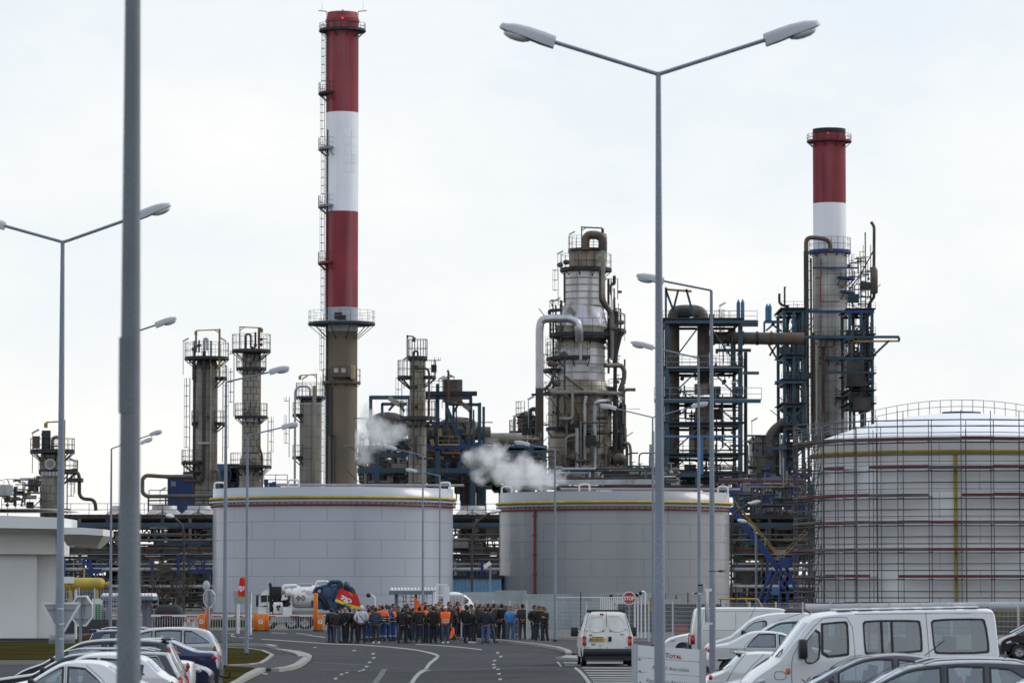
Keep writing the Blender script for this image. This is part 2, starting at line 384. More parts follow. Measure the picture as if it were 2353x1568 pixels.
# right pavement
slab('pavement', gp((1060, 1468), (1132, 1472.5), (1212, 1480.5), (1282, 1490.5), (1304, 1498), (1306, 1504), (1330, 1506), (1500, 1506), (1900, 1500), (1900, 1468), (1300, 1468)), .10, m_path)
kerb(gp((1060, 1468), (1132, 1472.3), (1172, 1476), (1212, 1480.5), (1250, 1485.5), (1282, 1491), (1304, 1498.5), (1307, 1505)), w=.25)
kerb(gp((1283, 1513.5), (1300, 1515), (1335, 1517)), w=.25, h=.1)
mb = MB(); mb.extr([(p.x, p.y, .004) for p in gp((1296, 1507.5), (1330, 1507.5), (1335, 1515), (1288, 1512))], (0, 0, .06)); mb.build('paving_slab', m_kerb, kind='structure')
# markings
MK = .009
root_mark = thing('road_marking', None, None); root_mark['kind'] = 'structure'
def c4(*a): return [(672+x*.2571, 1276.9+y*.2571) for x, y in a]
def c3(*a): return [(470.4+x*.207, 1243.3+y*.207) for x, y in a]
def c5(*a): return [(1209.7+x*.2571, 1243.3+y*.2571) for x, y in a]
def pline(pts, name='painted_line'):
    "painted strip given by centre points and its apparent thickness, laid on the ground"
    V = []; n = len(pts)
    for i, (x, y, w) in enumerate(pts):
        a = pts[max(0, i-1)]; b = pts[min(n-1, i+1)]; t = Vector((b[0]-a[0], b[1]-a[1], 0)).normalized(); V += [G(x-t.y*w/2, y+t.x*w/2, MK), G(x+t.y*w/2, y-t.x*w/2, MK)]
    mb = MB(); mb.poly; mb.add(V, [(2*i, 2*i+1, 2*i+3, 2*i+2) for i in range(n-1)]); mb.build(name, m_mark, root_mark)
def chaik(p):
    for _ in range(2): p = [q for a, b in zip(p, p[1:]+p[:1]) for q in ((a[0]*.75+b[0]*.25, a[1]*.75+b[1]*.25), (a[0]*.25+b[0]*.75, a[1]*.25+b[1]*.75))]
    return p
def w4(*a): return [(672+x*.2571, 1276.9+y*.2571, w*.2571) for x, y, w in a]
def w3(*a): return [(470.4+x*.207, 1243.3+y*.207, w*.207) for x, y, w in a]
def w5(*a): return [(1209.7+x*.2571, 1243.3+y*.2571, w*.2571) for x, y, w in a]
pline(w4((-280, 738, 5), (0, 757, 6), (330, 780, 7), (620, 790, 7), (820, 805, 7), (1000, 822, 8), (1110, 836, 9), (1180, 850, 11), (1235, 862, 14), (1280, 876, 19), (1303, 888, 24), (1285, 908, 26), (1262, 925, 24), (1222, 958, 26), (1190, 1005, 28)))
pline(w4((1192, 1012, 24), (1140, 1035, 27), (1100, 1075, 32), (1078, 1108, 35), (1055, 1150, 37))); pline(w4((1185, 1017, 6), (1230, 1018, 6)))
pline(w4((1100, 783, 6), (1250, 791, 6), (1400, 801, 7), (1550, 816, 7), (1690, 832, 8)))
for (x, y, k) in ((200, 812, .5), (550, 840, .8), (720, 868, 1), (725, 905, 1), (688, 945, 1), (662, 982, 1), (633, 1012, .9), (600, 1023, .6), (485, 1037, .8), (437, 1052, 1), (385, 1090, 1.2), (1832, 860, 1), (1860, 893, 1), (1805, 930, 1), (1797, 965, 1), (1803, 992, 1), (1835, 1007, .8), (1845, 1048, 1), (1855, 1096, 1.2)):
    pline(w4((x-15, y+2, 12*k), (x+15, y-2, 12*k)), 'painted_dash')
pline(w3((640, 1458, 12), (695, 1466, 14))); pline(w3((1010, 1015, 5), (1100, 1022, 6), (1175, 1040, 7))); pline(w3((1165, 1030, 6), (1215, 1046, 7), (1340, 1060, 8)))
pline(w3((330, 1022, 6), (290, 1035, 10), (290, 1045, 10), (345, 1055, 6))); pline(w3((530, 1022, 7), (480, 1035, 7), (470, 1052, 7))); pline(w3((380, 1060, 5), (535, 1070, 5))); pline(w3((690, 1135, 5), (800, 1145, 5)))
pline(w3((740, 1010, 5), (910, 1014, 5))); pline(w3((180, 1010, 4), (320, 1015, 5)))
pline(w5((275, 1072, 14), (310, 1112, 18))); pline(w5((430, 1122, 20), (480, 1160, 24), (520, 1205, 28), (545, 1240, 31), (580, 1290, 34)))
for k, y in enumerate((1080, 1100, 1124, 1147, 1170, 1191, 1212, 1232, 1252, 1275)):
    x0 = 330+(y-1080)*.5 if y < 1110 else 500 + (y-1124)*.72
    pline(w5((x0, y, 8), ((x0+960)/2, y+1, 9), (1150, y+2, 9)), 'painted_stripe')
# worn wheel tracks and tar joints: real repair strips
mb = MB()
for pts in (((672, 1534), (900, 1541), (1300, 1530)), ((860, 1568), (875, 1549), (883, 1535)), ((720, 1520), (840, 1526))):
    p = [G(x, y, .0065) for x, y in pts]
    for a, b in zip(p[:-1], p[1:]):
        t = (b-a).normalized(); n = Vector((-t.y, t.x, 0))*.09; mb.add([a+n, a-n, b-n, b+n], [(0, 1, 2, 3)])
mb.build('tar_joint', m_plast, kind='structure')
for pts, c in ((((760, 1536), (1010, 1539), (1300, 1532), (1310, 1552), (1000, 1566), (740, 1560)), .047), (((700, 1496), (800, 1490), (860, 1499), (800, 1512), (712, 1511)), .060), (((1020, 1497), (1180, 1492), (1260, 1503), (1150, 1514), (1030, 1510)), .059), (((760, 1458), (900, 1456), (980, 1462), (860, 1469), (740, 1466)), .064)):
    MB().poly([G(x, y, .0055) for x, y in chaik([(x, y) for x, y in pts])]).build('asphalt_patch', mat('asphalt patch %d' % int(c*1000), (c, c*1.01, c*1.08), .95, spec=.1, var=.35, scale=.25, fine=.25), kind='structure')

# ------------------------------------------------------------------ small builders for plant
def railing(mb, pts, h=1.1, step=1.4, t=.06, closed=False, m=0):
    pts = [Vector(p) for p in pts]
    if closed: pts = pts + [pts[0]]
    up = Vector((0, 0, 1))
    for a, b in zip(pts[:-1], pts[1:]):
        n = max(1, round((b-a).length/step))
        for i in range(n+1): q = a.lerp(b, i/n); mb.beam(q, q+up*h, t, t, m)
        for k in (.5, 1): mb.beam(a+up*h*k, b+up*h*k, t, t, m)
        mb.beam(a+up*.08, b+up*.08, .03, .16, m)
def ladder(root, x, y, z0, z1, m, facing=-math.pi/2, cage=True, w=.5):
    mb = MB(); c, s = math.cos(facing), math.sin(facing); tx, ty = -s, c
    for k in (-1, 1): mb.beam((x+tx*k*w/2, y+ty*k*w/2, z0), (x+tx*k*w/2, y+ty*k*w/2, z1), .08, .08)
    z = z0+.3
    while z < z1: mb.beam((x-tx*w/2, y-ty*w/2, z), (x+tx*w/2, y+ty*w/2, z), .05, .05); z += .6
    mb.build('ladder', m, root)
    if cage:
        mb = MB(); z = z0+2.2
        def hp(a, z): return (x+c*.38+math.cos(facing+a)*.42, y+s*.38+math.sin(facing+a)*.42, z)
        while z < z1:
            P_ = [hp(a, z) for a in (-2.2, -1.3, -.5, .5, 1.3, 2.2)]
            for a, b in zip(P_[:-1], P_[1:]): mb.beam(a, b, .06, .06)
            z += 1.5
        for a in (-1.3, 0, 1.3): mb.beam(hp(a, z0+2.2), hp(a, z1), .05, .05)
        mb.build('ladder_cage', m, root)
def ring_deck(root, cx, cy, z, r0, r1, m, a0=0., a1=2*math.pi, rail=True, th=.28, railm=None, brackets=True, n=20, rh=1.15):
    th *= K['b']
    full = a1-a0 > 6.2; n_ = n if full else max(4, int(n*(a1-a0)/6.28)+1)
    mb = MB(); mb.lathe([(r0, z), (r1, z), (r1, z-th), (r0, z-th), (r0, z)], (cx, cy), n_, 0, a0, a1, smooth=False)
    if not full:
        for a in (a0, a1):
            ca, sa = math.cos(a), math.sin(a); mb.add([(cx+r0*ca, cy+r0*sa, z), (cx+r1*ca, cy+r1*sa, z), (cx+r1*ca, cy+r1*sa, z-th), (cx+r0*ca, cy+r0*sa, z-th)], [(0, 1, 2, 3)])
    if brackets:
        for i in range(n_//2+1):
            a = a0+(a1-a0)*i/(n_//2); mb.beam((cx+r1*.97*math.cos(a), cy+r1*.97*math.sin(a), z-th), (cx+r0*math.cos(a), cy+r0*math.sin(a), z-th-(r1-r0)*.8), .12)
    mb.build('platform', m, root)
    if rail:
        mb = MB(); k = n_; pts = [(cx+r1*.98*math.cos(a0+(a1-a0)*i/k), cy+r1*.98*math.sin(a0+(a1-a0)*i/k), z) for i in range(k if full else k+1)]
        if not full: pts = [(cx+r0*math.cos(a0), cy+r0*math.sin(a0), z)]+pts+[(cx+r0*math.cos(a1), cy+r0*math.sin(a1), z)]
        railing(mb, pts, rh, 1.6, .055, full); mb.build('railing', railm or m, root)
PANEL = {}
def clad(root, cx, cy, r, z0, z1, rows, cols, m, stagger=True, gap=.05, facing=1.95, name='cladding_panel', th=.03, skip=()):
    "panels wrapped round the camera side of a round shell, joints open to the darker core"
    h = (z1-z0)/rows; w = 2*math.pi/cols; key = (round(r, 3), round(h, 3), cols, m.name)
    if key not in PANEL:
        mb = MB(); g = gap/2/r; k = max(4, int(w*r/.5)) if r > 8 else 4; A = [-w/2+g+(w-2*g)*i/k for i in range(k+1)]
        def ring(rr, z): return [(rr*math.cos(a), rr*math.sin(a), z) for a in A]
        v = ring(r, gap/2)+ring(r, h-gap/2)+ring(r-th, gap/2)+ring(r-th, h-gap/2); n = k+1
        f = [(i, i+1, n+i+1, n+i) for i in range(k)]
        mb.add(v, f, 0, True)
        mb.add(v, [(2*n+i, 2*n+i+1, i+1, i) for i in range(k)]+[(n+i, n+i+1, 3*n+i+1, 3*n+i) for i in range(k)]+[(0, n, 3*n, 2*n), (k, 2*n+k, 3*n+k, n+k)], 0)
        PANEL[key] = mb.mesh(name, m)
    for j in range(rows):
        off = w/2 if stagger and j % 2 else 0
        for i in range(cols):
            a = -math.pi/2 + (i - cols//2)*w + off
            if abs(a+math.pi/2) <= facing: inst(name, PANEL[key], root, (cx, cy, z0+j*h), a)
def cyl(root, name, cx, cy, r, z0, z1, m, n=28, top=True):
    mb = MB(); mb.lathe([(r, z0), (r, z1)], (cx, cy), n)
    if top: mb.lathe([(r, z1), (.001, z1)], (cx, cy), n, smooth=False)
    return mb.build(name, m, root)
def pipe(root, pts, r, m, rad=None, n=10, name='pipe'):
    rad = r*3 if rad is None else rad; r *= K['p']
    mb = MB(); mb.tube(fil(pts, rad if rad is not None else r*3, 6) if len(pts) > 2 else pts, r, n); return mb.build(name, m, root)
def davit(root, x0, y0, x1, d, ytop, m=None, w=.25, drop=0):
    mb = MB(); a = W(x0, y0, d); b = W(x0, ytop, d); c = W(x1, ytop+2, d)
    mb.beam(a, b, w); mb.beam(b+Vector((0, 0, -w/2)), c+Vector((0, 0, -w/2)), w, w*1.1); mb.beam(W(x0, ytop+10, d), W(x0+(x1-x0)*.25, ytop+1, d), w*.5)
    mb.build('davit', m or m_ochre, root)
    mb = MB(); mb.cbox(c+Vector((0, 0, -.5)), (.4, .4, .6)); mb.build('hoist', m or m_ochre, root)
def floodlamp(root, x, y, d, h=2.5, tilt=.5):
    p = W(x, y, d); mb = MB(); mb.tube([p-Vector((0, 0, h)), p], .05, 6); mb.build('lamp_post', m_galv, root)
    mb = MB(); mb.cbox(p+Vector((.35*tilt, 0, .1)), (1.0, .3, .22), ry=-.5*tilt/abs(tilt)); mb.build('flood_lamp', m_lamp, root)
def manhole(root, x, y, d, yfront, r, m):
    p = W(x, y, d); mb = MB(); q = (p.x, yfront+.15, p.z)
    mb.lathe([(r*.30, 0), (r*.30, -.45), (r*.5, -.45), (r*.5, -.62), (.001, -.62)], None, 18, 0, axis='y', c3=q, smooth=False); mb.build('manhole', m, root)
    mb = MB(); mb.lathe([(r*.36, -.63), (.001, -.63)], None, 18, 0, axis='y', c3=q, smooth=False); mb.build('manhole_cover', m_clad, root)
def clutter(root, x0, x1, y0, y1, d0, d1, n, seed, mats, rmax=.5, stuff='pipework'):
    "the tangle of lines, valves and drums between the decks; big runs are parts, the rest one mass"
    r_ = random.Random(seed); small = MB(); nm = len(mats)
    for i in range(n):
        d = r_.uniform(d0, d1); xa = r_.uniform(x0, x1); ya = r_.uniform(y0, y1); k = r_.random(); mi = r_.randrange(nm)
        p = W(xa, ya, d)
        if k < .34:
            L_ = px(r_.uniform(.15, .6)*(x1-x0), d); r = r_.choice((.06, .08, .1, .15, .22, .3))*rmax/.5
            a = p; b = p+Vector((L_, 0, 0)); b.x = min(b.x, X(x1, ya, d)); pts = [a, b]
            if r_.random() < .6: dz = px(r_.uniform(-.4, .4)*(y1-y0), d); pts.append(b+Vector((0, 0, dz)))
            if r > .2: pipe(root, pts, r, mats[mi], r*2.5, 8)
            else: small.tube(pts, r, 6, mi)
        elif k < .62:
            L_ = px(r_.uniform(.2, .8)*(y1-y0), d); r = r_.choice((.05, .07, .1, .16, .25))*rmax/.5
            z1_ = min(p.z+L_, Z(y0, d)); b = Vector((p.x, p.y, z1_))
            pts = [p, b]
            if r_.random() < .4: pts.append(b+Vector((r_.uniform(-3, 3), 0, 0)))
            if r > .2: pipe(root, pts, r, mats[mi], r*2.5, 8)
            else: small.tube(pts, r, 6, mi)
        elif k < .75:
            s = r_.uniform(.3, 1.3); small.cbox(p, (s*r_.uniform(.6, 1.6), s, s*r_.uniform(.5, 1.2)), 0, mi)
        elif k < .86:
            s = r_.uniform(.25, .5); small.ell(p, (s, s, s), 8, 6, mi); small.beam(p, p+Vector((0, 0, s*2.4)), .08, .08, mi); small.beam(p+Vector((-s*.8, 0, s*2.4)), p+Vector((s*.8, 0, s*2.4)), .08, .08, mi)
        else:
            a = p; b = p+Vector((px(r_.uniform(-40, 40), d), 0, px(r_.uniform(10, 50), d)))
            b.z = min(b.z, Z(y0, d)); small.beam(a, b, .12, .12, mi)
    o = small.build(stuff, mats, root); o['kind'] = 'stuff'; return o
def frame(root, xs, y_levels, d0, d1, ybot, ytop, m, cw=.5, bw=.4, braces=(), deck=True, nd=2, railm=None):
    "steel structure: columns at pixel columns xs on two or more depth rows, beams at pixel heights y_levels"
    ds = [d0+(d1-d0)*k/(nd-1) for k in range(nd)]
    pt = lambda x, y, d: Vector((X(x, 1000, d0), d, Z(y, d0)))
    for d in ds:
        for x in xs: MB().beam(pt(x, ybot, d), pt(x, ytop, d), cw, cw).build('column', m, root)
        for y in y_levels: MB().beam(pt(xs[0], y, d), pt(xs[-1], y, d), bw*.6, bw).build('beam', m, root)
    for y in y_levels:
        for x in xs: MB().beam(pt(x, y, ds[0]), pt(x, y, ds[-1]), bw*.6, bw).build('beam', m, root)
        if deck:
            mb = MB(); a = pt(xs[0], y, ds[0]); b = pt(xs[-1], y, ds[-1]); mb.box(a.x-.6, a.y-.8, a.z+bw*.55, b.x+.6, b.y+.8, a.z+bw*.55+.12); mb.build('deck', m_steel_d, root)
            mb = MB(); railing(mb, [(a.x-.5, a.y-.7, a.z+.4), (b.x+.5, a.y-.7, a.z+.4)], 1.1, 2.0, .05); mb.build('railing', railm or m_steel_d, root)
    for (xa, ya, xb, yb) in braces: MB().beam(pt(xa, ya, d0), pt(xb, yb, d0), bw*.55, bw*.55).build('brace', m, root)

# ------------------------------------------------------------------ storage tanks
m_seam = mat('grimy weld seam', (.325, .335, .365), .6, var=.25)
def storage_tank(name, label, cx, d, R_, ztop, m, zyel, red=None, cols=14, redbase=False):
    t = thing(name, label, 'storage tank', (cx, d, 0), 'two open topped storage tanks behind the gate')
    cyl(t, 'tank_wall', cx, d, R_-.045, 0, ztop-.02, m_seam, 128, False)
    z = 0
    for k in range(7): pass
    clad(t, cx, d, R_, 0, ztop-1.7, 6, cols, m, True, .034, 1.75, 'shell_plate', .03)
    mb = MB(); mb.lathe([(R_, ztop-1.68), (R_, ztop), (R_-.12, ztop), (R_-.12, ztop-1.6)], (cx, d), 96); mb.build('rim', m, t)
    mb = MB(); mb.lathe([(R_-.12, ztop-.9), (R_-2, ztop-.7), (.01, ztop-.4)], (cx, d), 64); mb.build('roof', m, t)
    def ring(nm, r, z, pr, mm):
        mb = MB(); prof = [(r+pr*math.cos(a), z+pr*math.sin(a)) for a in [2*math.pi*i/8 for i in range(9)]]; mb.lathe(prof, (cx, d), 96); mb.build(nm, mm, t)
    ring('foam_pipe', R_+.28, zyel, .17, m_yellow); ring('cooling_pipe', R_+.22, zyel-.78, .10, m_redp)
    mb = MB(); mb.lathe([(R_, zyel-.26), (R_+.38, zyel-.28), (R_+.38, zyel-.42), (R_, zyel-.42)], (cx, d), 96, smooth=False); mb.build('wind_girder', m, t)
    mb = MB()
    for i in range(60):
        a = -math.pi*(i+.5)/60; c, s = math.cos(a), math.sin(a); mb.beam((cx+R_*c, d+R_*s, zyel-.9), (cx+(R_+.36)*c, d+(R_+.36)*s, zyel-.45), .05); mb.beam((cx+R_*c, d+R_*s, zyel), (cx+(R_+.3)*c, d+(R_+.3)*s, zyel), .06)
    o = mb.build('pipe_bracket', m_plast, t); o['kind'] = 'stuff'
    for a in (-2.98, -.16, -1.9):
        c, s = math.cos(a), math.sin(a); x, y = cx+(R_-.1)*c, d+(R_-.1)*s
        pipe(t, [(x, y, ztop-.6), (x, y, ztop+.7), (x+(1.1 if c < 0 else -1.1), y, ztop+.7), (x+(1.1 if c < 0 else -1.1), y, ztop-.1)], .1, m_wht, .3, 8, 'vent')
    p = [(cx+(R_-.3)*math.cos(a), d+(R_-.3)*math.sin(a), ztop+.0) for a in [-math.pi*k/24 for k in range(25)]]
    pipe(t, [(cx-6, d-2, ztop+.45), (cx+R_+1.2, d-1, ztop+.42)], .14, mat('pink grey pipe', (.30, .25, .27), .6), None, 8)
    if red:
        a = red; x, y = cx+(R_+.18)*math.cos(a), d+(R_+.18)*math.sin(a)
        pipe(t, [(x, y, 1.2), (x, y, zyel-.8)], .12, m_redp, None, 8, 'riser')
        for k in range(5): MB().cbox((x, y+.1, 2+k*2.1), (.5, .2, .12)).build('riser_bracket', m_plast, t)
    return t
storage_tank('storage_tank', 'pale grey round storage tank behind the tanker truck, yellow and red pipes round its rim', X(765, 1200, 412), 412, 12.85, Z(1124, 412), m_tank1, Z(1141, 399))
storage_tank('storage_tank', 'darker grey round storage tank with a red vertical riser pipe, behind the corrugated sheet fence', X(1411, 1200, 428), 428, 12.8, Z(1133, 428), m_tank2, Z(1152, 415), red=-2.33)

# domed white tank in scaffolding
def scaffolded_tank():
    d = 296; cx = X(2210, 1200, d); R_ = 11.4; zt = Z(1018, d)
    t = thing('domed_tank', 'white domed storage tank wrapped in scaffolding, yellow pipe down its side', 'storage tank', (cx, d, 0))
    cyl(t, 'tank_wall', cx, d, R_-.045, 0, zt, m_seam, 128, False); clad(t, cx, d, R_, 0, zt, 7, 12, m_tank3, True, .035, 1.8, 'shell_plate', .03)
    mb = MB(); prof = [(R_, zt)]; zc = Z(949, d)
    for i in range(13): f = i/12; prof.append((R_*(1-f)+.001, zt+(zc-zt)*(1-(1-f)**2)))
    mb.lathe(prof, (cx, d), 72); mb.build('dome', m_tank3, t)
    def ring(nm, r, z, pr, mm):
        mb = MB(); mb.lathe([(r+pr*math.cos(a), z+pr*math.sin(a)) for a in [2*math.pi*i/8 for i in range(9)]], (cx, d), 96); mb.build(nm, mm, t)
    zy = Z(1036, d-R_); ring('foam_pipe', R_+.25, zy, .13, m_yellow)
    a = math.asin(max(-1, min(1, (X(2195, 1200, d-R_)-cx)/(R_+.2)))) - math.pi/2; x, y = cx+(R_+.22)*math.cos(a), d+(R_+.22)*math.sin(a)
    pipe(t, [(x, y, .3), (x, y, zy)], .13, m_yellow, None, 8, 'riser')
    for (px_, py_) in ((2035, 1028), (2165, 991), (2330, 1000)):
        r = .8*R_; f = (cx - X(px_, py_, d-6))
        MB().cbox((X(px_, py_, d-6), d-6.5, Z(py_, d-6)), (.9, .6, .35)).build('roof_vent', m_plast, t)
    # walkway railing over the dome
    def dz(u): f = 1-abs(u)/R_; return zt+(zc-zt)*(1-(1-f)**2)
    mb = MB(); u0 = -R_*.95; n = 26; P_ = []
    for i in range(n+1): u = u0+(R_*1.9)*i/n; P_.append(Vector((cx+u, d-.4, dz(u)+.02)))
    for i in range(n+1): mb.beam(P_[i], P_[i]+Vector((0, 0, 1.0)), .05)
    for k in (.5, 1):
        for i in range(n): mb.beam(P_[i]+Vector((0, 0, k)), P_[i+1]+Vector((0, 0, k)), .045)
    mb.build('walkway_railing', m_galv, t)
    mb = MB(); mb.lathe([(1.5, zc-.05), (1.5, zc+.1), (.01, zc+.1)], (cx, d), 24); mb.build('roof_platform', m_blue, t)
    # scaffolding, a thing of its own
    s = thing('scaffolding', 'steel tube scaffolding with plank lifts and red toe boards round the domed tank', 'scaffolding', (cx, d, 0))
    zs = [Z(y, d-R_-.9) for y in (1390, 1326, 1264, 1201.5, 1139, 1075.5, 1010)]
    ri, ro = R_+.45, R_+1.55; NB = 34; AA = [-math.pi/2 + 2*math.pi*(i+.35)/NB for i in range(-NB//4-2, NB//4+3)]
    pc = lambda r, a, z: Vector((cx+r*math.cos(a), d+r*math.sin(a), z))
    jit = {}
    for i, a in enumerate(AA):
        for r in (ri, ro):
            top = zs[-1]+rnd.choice((1.5, 1.8, 2.2)); mb = MB(); mb.tube([pc(r, a, 0), pc(r, a, top)], .034, 6)
            for z in zs: mb.cbox(pc(r, a, z-.12), (.13, .13, .12))
            mb.build('standard', m_scaf, s)
            if i % 3 == 1: a2 = a+.028; MB().tube([pc(r, a2, 0), pc(r, a2, top-.7)], .03, 6).build('standard', m_scaf, s)
    for i in range(10):
        a = AA[0]+.5+(AA[6]-AA[0]-.35)*i/9+.03; r = ri if i % 2 else ro; MB().tube([pc(r, a, 0), pc(r, a, zs[-1]+rnd.uniform(.6, 1.6))], .034, 6).build('standard', m_scaf, s)
    levels = []
    for z in zs: levels += [z-.15, z+.55, z+1.05]
    for z in [zs[-1]+1.5]+levels:
        for r in (ro, ri):
            if r == ri and z in levels[1::3]: continue
            mb = MB(); mb.tube([pc(r, a, z+rnd.uniform(-.015, .015)) for a in AA], .029, 5); mb.build('ledger', m_scaf, s)
    for z in zs:
        for a in AA: MB().tube([pc(ri, a, z-.1), pc(ro, a, z-.1)], .026, 5).build('transom', m_scaf, s)
        for a, b in zip(AA[:-1], AA[1:]):
            if rnd.random() < .04: continue
            zz = z + rnd.choice((0, 0, 0, .03, .05))
            for k in range(3):
                r0 = ri+.02+k*(ro-ri)/3; r1 = r0+(ro-ri)/3-.03; q = [pc(r0, a, zz), pc(r1, a, zz), pc(r1, b, zz), pc(r0, b, zz)]
                if k == 0 or rnd.random() < .95: MB().extr(q, (0, 0, .05)).build('plank', m_plank, s)
            MB().beam(pc(ro+.05, a, zz+.11), pc(ro+.05, b, zz+.11), .03, .2).build('toe_board', m_toe if rnd.random() < .5 else m_plank, s)
    i0 = len(AA)//2
    for j in range(len(zs)-1):
        for i in (3, 4, i0+3, i0+4):
            if i+1 < len(AA) and (i % 2) == (3 % 2): MB().tube([pc(ro+.04, AA[i], zs[j]), pc(ro+.04, AA[min(i+2, len(AA)-1)], zs[j+1])], .028, 5).build('diagonal_brace', m_scaf, s)
        # access ladder leaning inside each lift
        mb = MB(); p = pc(ro-.3, AA[4], zs[j]); q = pc(ro-.3, AA[4]+.09, zs[j+1]+.5)
        for o in (-.2, .2): mb.beam(p+Vector((o, 0, 0)), q+Vector((o, 0, 0)), .05)
        for k in range(9): c = p.lerp(q, (k+.5)/9); mb.beam(c+Vector((-.2, 0, 0)), c+Vector((.2, 0, 0)), .04)
        mb.build('access_ladder', m_scaf, s)
        # lattice girder under one bay
        mb = MB(); a0, a1 = AA[i0+1], AA[i0+3]; zz = zs[j+1]
        pts = [pc(ro+.06, a0+(a1-a0)*k/6, zz-.18-(.28 if 0 < k < 6 else 0)) for k in range(7)]
        for a, b in zip(pts[:-1], pts[1:]): mb.beam(a, b, .05)
        for k in range(1, 6): mb.beam(pts[k], pts[k]+Vector((0, 0, .3)), .04)
        mb.build('lattice_girder', m_scaf, s)
scaffolded_tank()
# ------------------------------------------------------------------ chimneys
def chimney_tall():
    d = 705; cx = X(784.5, 800, d); r = px(37.5, d); zz = lambda y: Z(y, d)
    t = thing('chimney', 'tall red and white banded chimney with a bare concrete foot', 'chimney', (cx, d, 0), 'chimneys with red and white bands')
    for (nm, y0, y1, m, rr) in (('concrete_foot', 1400, 762, m_concr, r*.975), ('grey_band', 762, 707, m_cgrey, r), ('red_band', 707, 487, m_cred, r), ('white_band', 487, 260, m_cwht, r), ('red_band', 260, 44, m_cred, r)):
        mb = MB(); z0 = 0 if y0 == 1400 else zz(y0); mb.lathe([(rr, z0), (rr, zz(y1))], (cx, d), 40); mb.build(nm, m, t)
    mb = MB(); mb.lathe([(r, zz(44)), (r*.93, zz(38)), (r*.93, zz(30)), (r*.8, zz(30)), (r*.8, zz(60))], (cx, d), 36); mb.build('cap', m_cred, t)
    mb = MB(); mb.lathe([(r+.03, zz(46)), (r+.14, zz(46)), (r+.14, zz(53)), (r+.03, zz(53))], (cx, d), 36, smooth=False); mb.build('band_ring', m_cred, t)
    ring_deck(t, cx, d, zz(70), r-.05, r+px(17, d), m_steel_d, th=.3, rh=1.2)
    ring_deck(t, cx, d, zz(742), r-.05, r+px(40, d), m_steel_d, th=.4, rh=2.2, railm=m_galv)
    ring_deck(t, cx, d, zz(878), r*.97, r+px(7, d), m_dirty, th=.3, rh=2.4)
    for y in (215, 342, 474, 604): ring_deck(t, cx, d, zz(y), r-.05, r+px(18, d), m_steel_d if y in (215,) else (m_redp if y > 500 else m_galv), a0=math.pi*1.0-.5, a1=math.pi*1.0+1.05, n=30, rh=1.9)
    yy = [1110, 878, 742, 604, 474, 342, 215, 70]
    for i in range(len(yy)-1):
        a = math.pi + (.0 if i % 2 else .35); ladder(t, cx+(r+.25)*math.cos(a), d+(r+.25)*math.sin(a), zz(yy[i]), zz(yy[i+1])+1, m_steel_d, a, True, .7)
    for k in range(6):
        a = -math.pi/2-1.0+k*.42 if k < 5 else -.9
        if k in (0, 1): pipe(t, [(cx+(r+.1)*math.cos(a), d+(r+.1)*math.sin(a), 2), (cx+(r+.1)*math.cos(a), d+(r+.1)*math.sin(a), zz(890 if k else 300))], .13, m_steel_d, None, 6, 'conduit')
    for s in (-1, 1):
        x = cx+s*(r+.2); z = zz(44); mb = MB(); mb.beam((x-s*.3, d, zz(62)), (x-s*.3, d, zz(27)), .12); mb.beam((x-s*.3, d, zz(27)), (x+s*1.3, d, zz(25)), .14); mb.beam((x+s*.6, d, zz(25)), (x+s*.6, d, zz(5)), .04); mb.build('davit', m_steel_d, t)
    MB().beam((cx, d-2, zz(32)), (cx+.2, d-2, zz(26)), .2).build('aerial', m_steel_d, t)
    # weathered inspection panels on the white band
    for c in range(2):
        for k in range(5): a = -math.pi/2+.15+c*.5; z = zz(300+k*20); MB().lathe([(r+.03, z), (r+.03, z-1.45)], (cx, d), 5, 0, a, a+.46).build('inspection_panel', m_cwht, t)
    mb = MB(); mb.box(cx-r*.55, d-r-1.1, zz(868), cx+r*.62, d-r+.6, zz(842)); mb.build('instrument_cabin', m_dirty, t)
    mb = MB(); mb.box(cx+r*.62, d-r-.6, zz(872), cx+r*.86, d-r+1.2, zz(841)); mb.build('cabin_panel', mat('cream panel', (.45, .36, .18), .6), t)
    mb = MB()
    for x in (-.4, .05): mb.box(cx+x*r, d-r-1.15, zz(858), cx+x*r+.8, d-r-1.09, zz(848))
    mb.build('cabin_window', m_pipe, t)
    for (x, y) in ((.05, 48), (-.3, 722)): MB().ell((cx+x*r, d-r-.35, zz(y)), (.18, .18, .22), 8, 6).build('beacon', M_BEACON, t)
    pipe(t, [(cx-r*.35, d-r-.3, 3), (cx-r*.35, d-r-.3, zz(1000)), (cx-r*.75, d-r*.7-.3, zz(1000)), (cx-r*.75, d-r*.7-.3, zz(880))], .15, m_steel_d, .4, 6, 'conduit')
    mb = MB(); mb.cbox((cx-r*.15, d-r-.8, zz(728)), (1.4, .8, 1.2)); mb.cbox((cx+.6, d-r-.8, zz(733)), (.7, .7, 1.0)); mb.build('lamp_gear', m_steel_d, t)
M_BEACON = emit_mat('red beacon light', (1, .06, .04), .6)
chimney_tall()

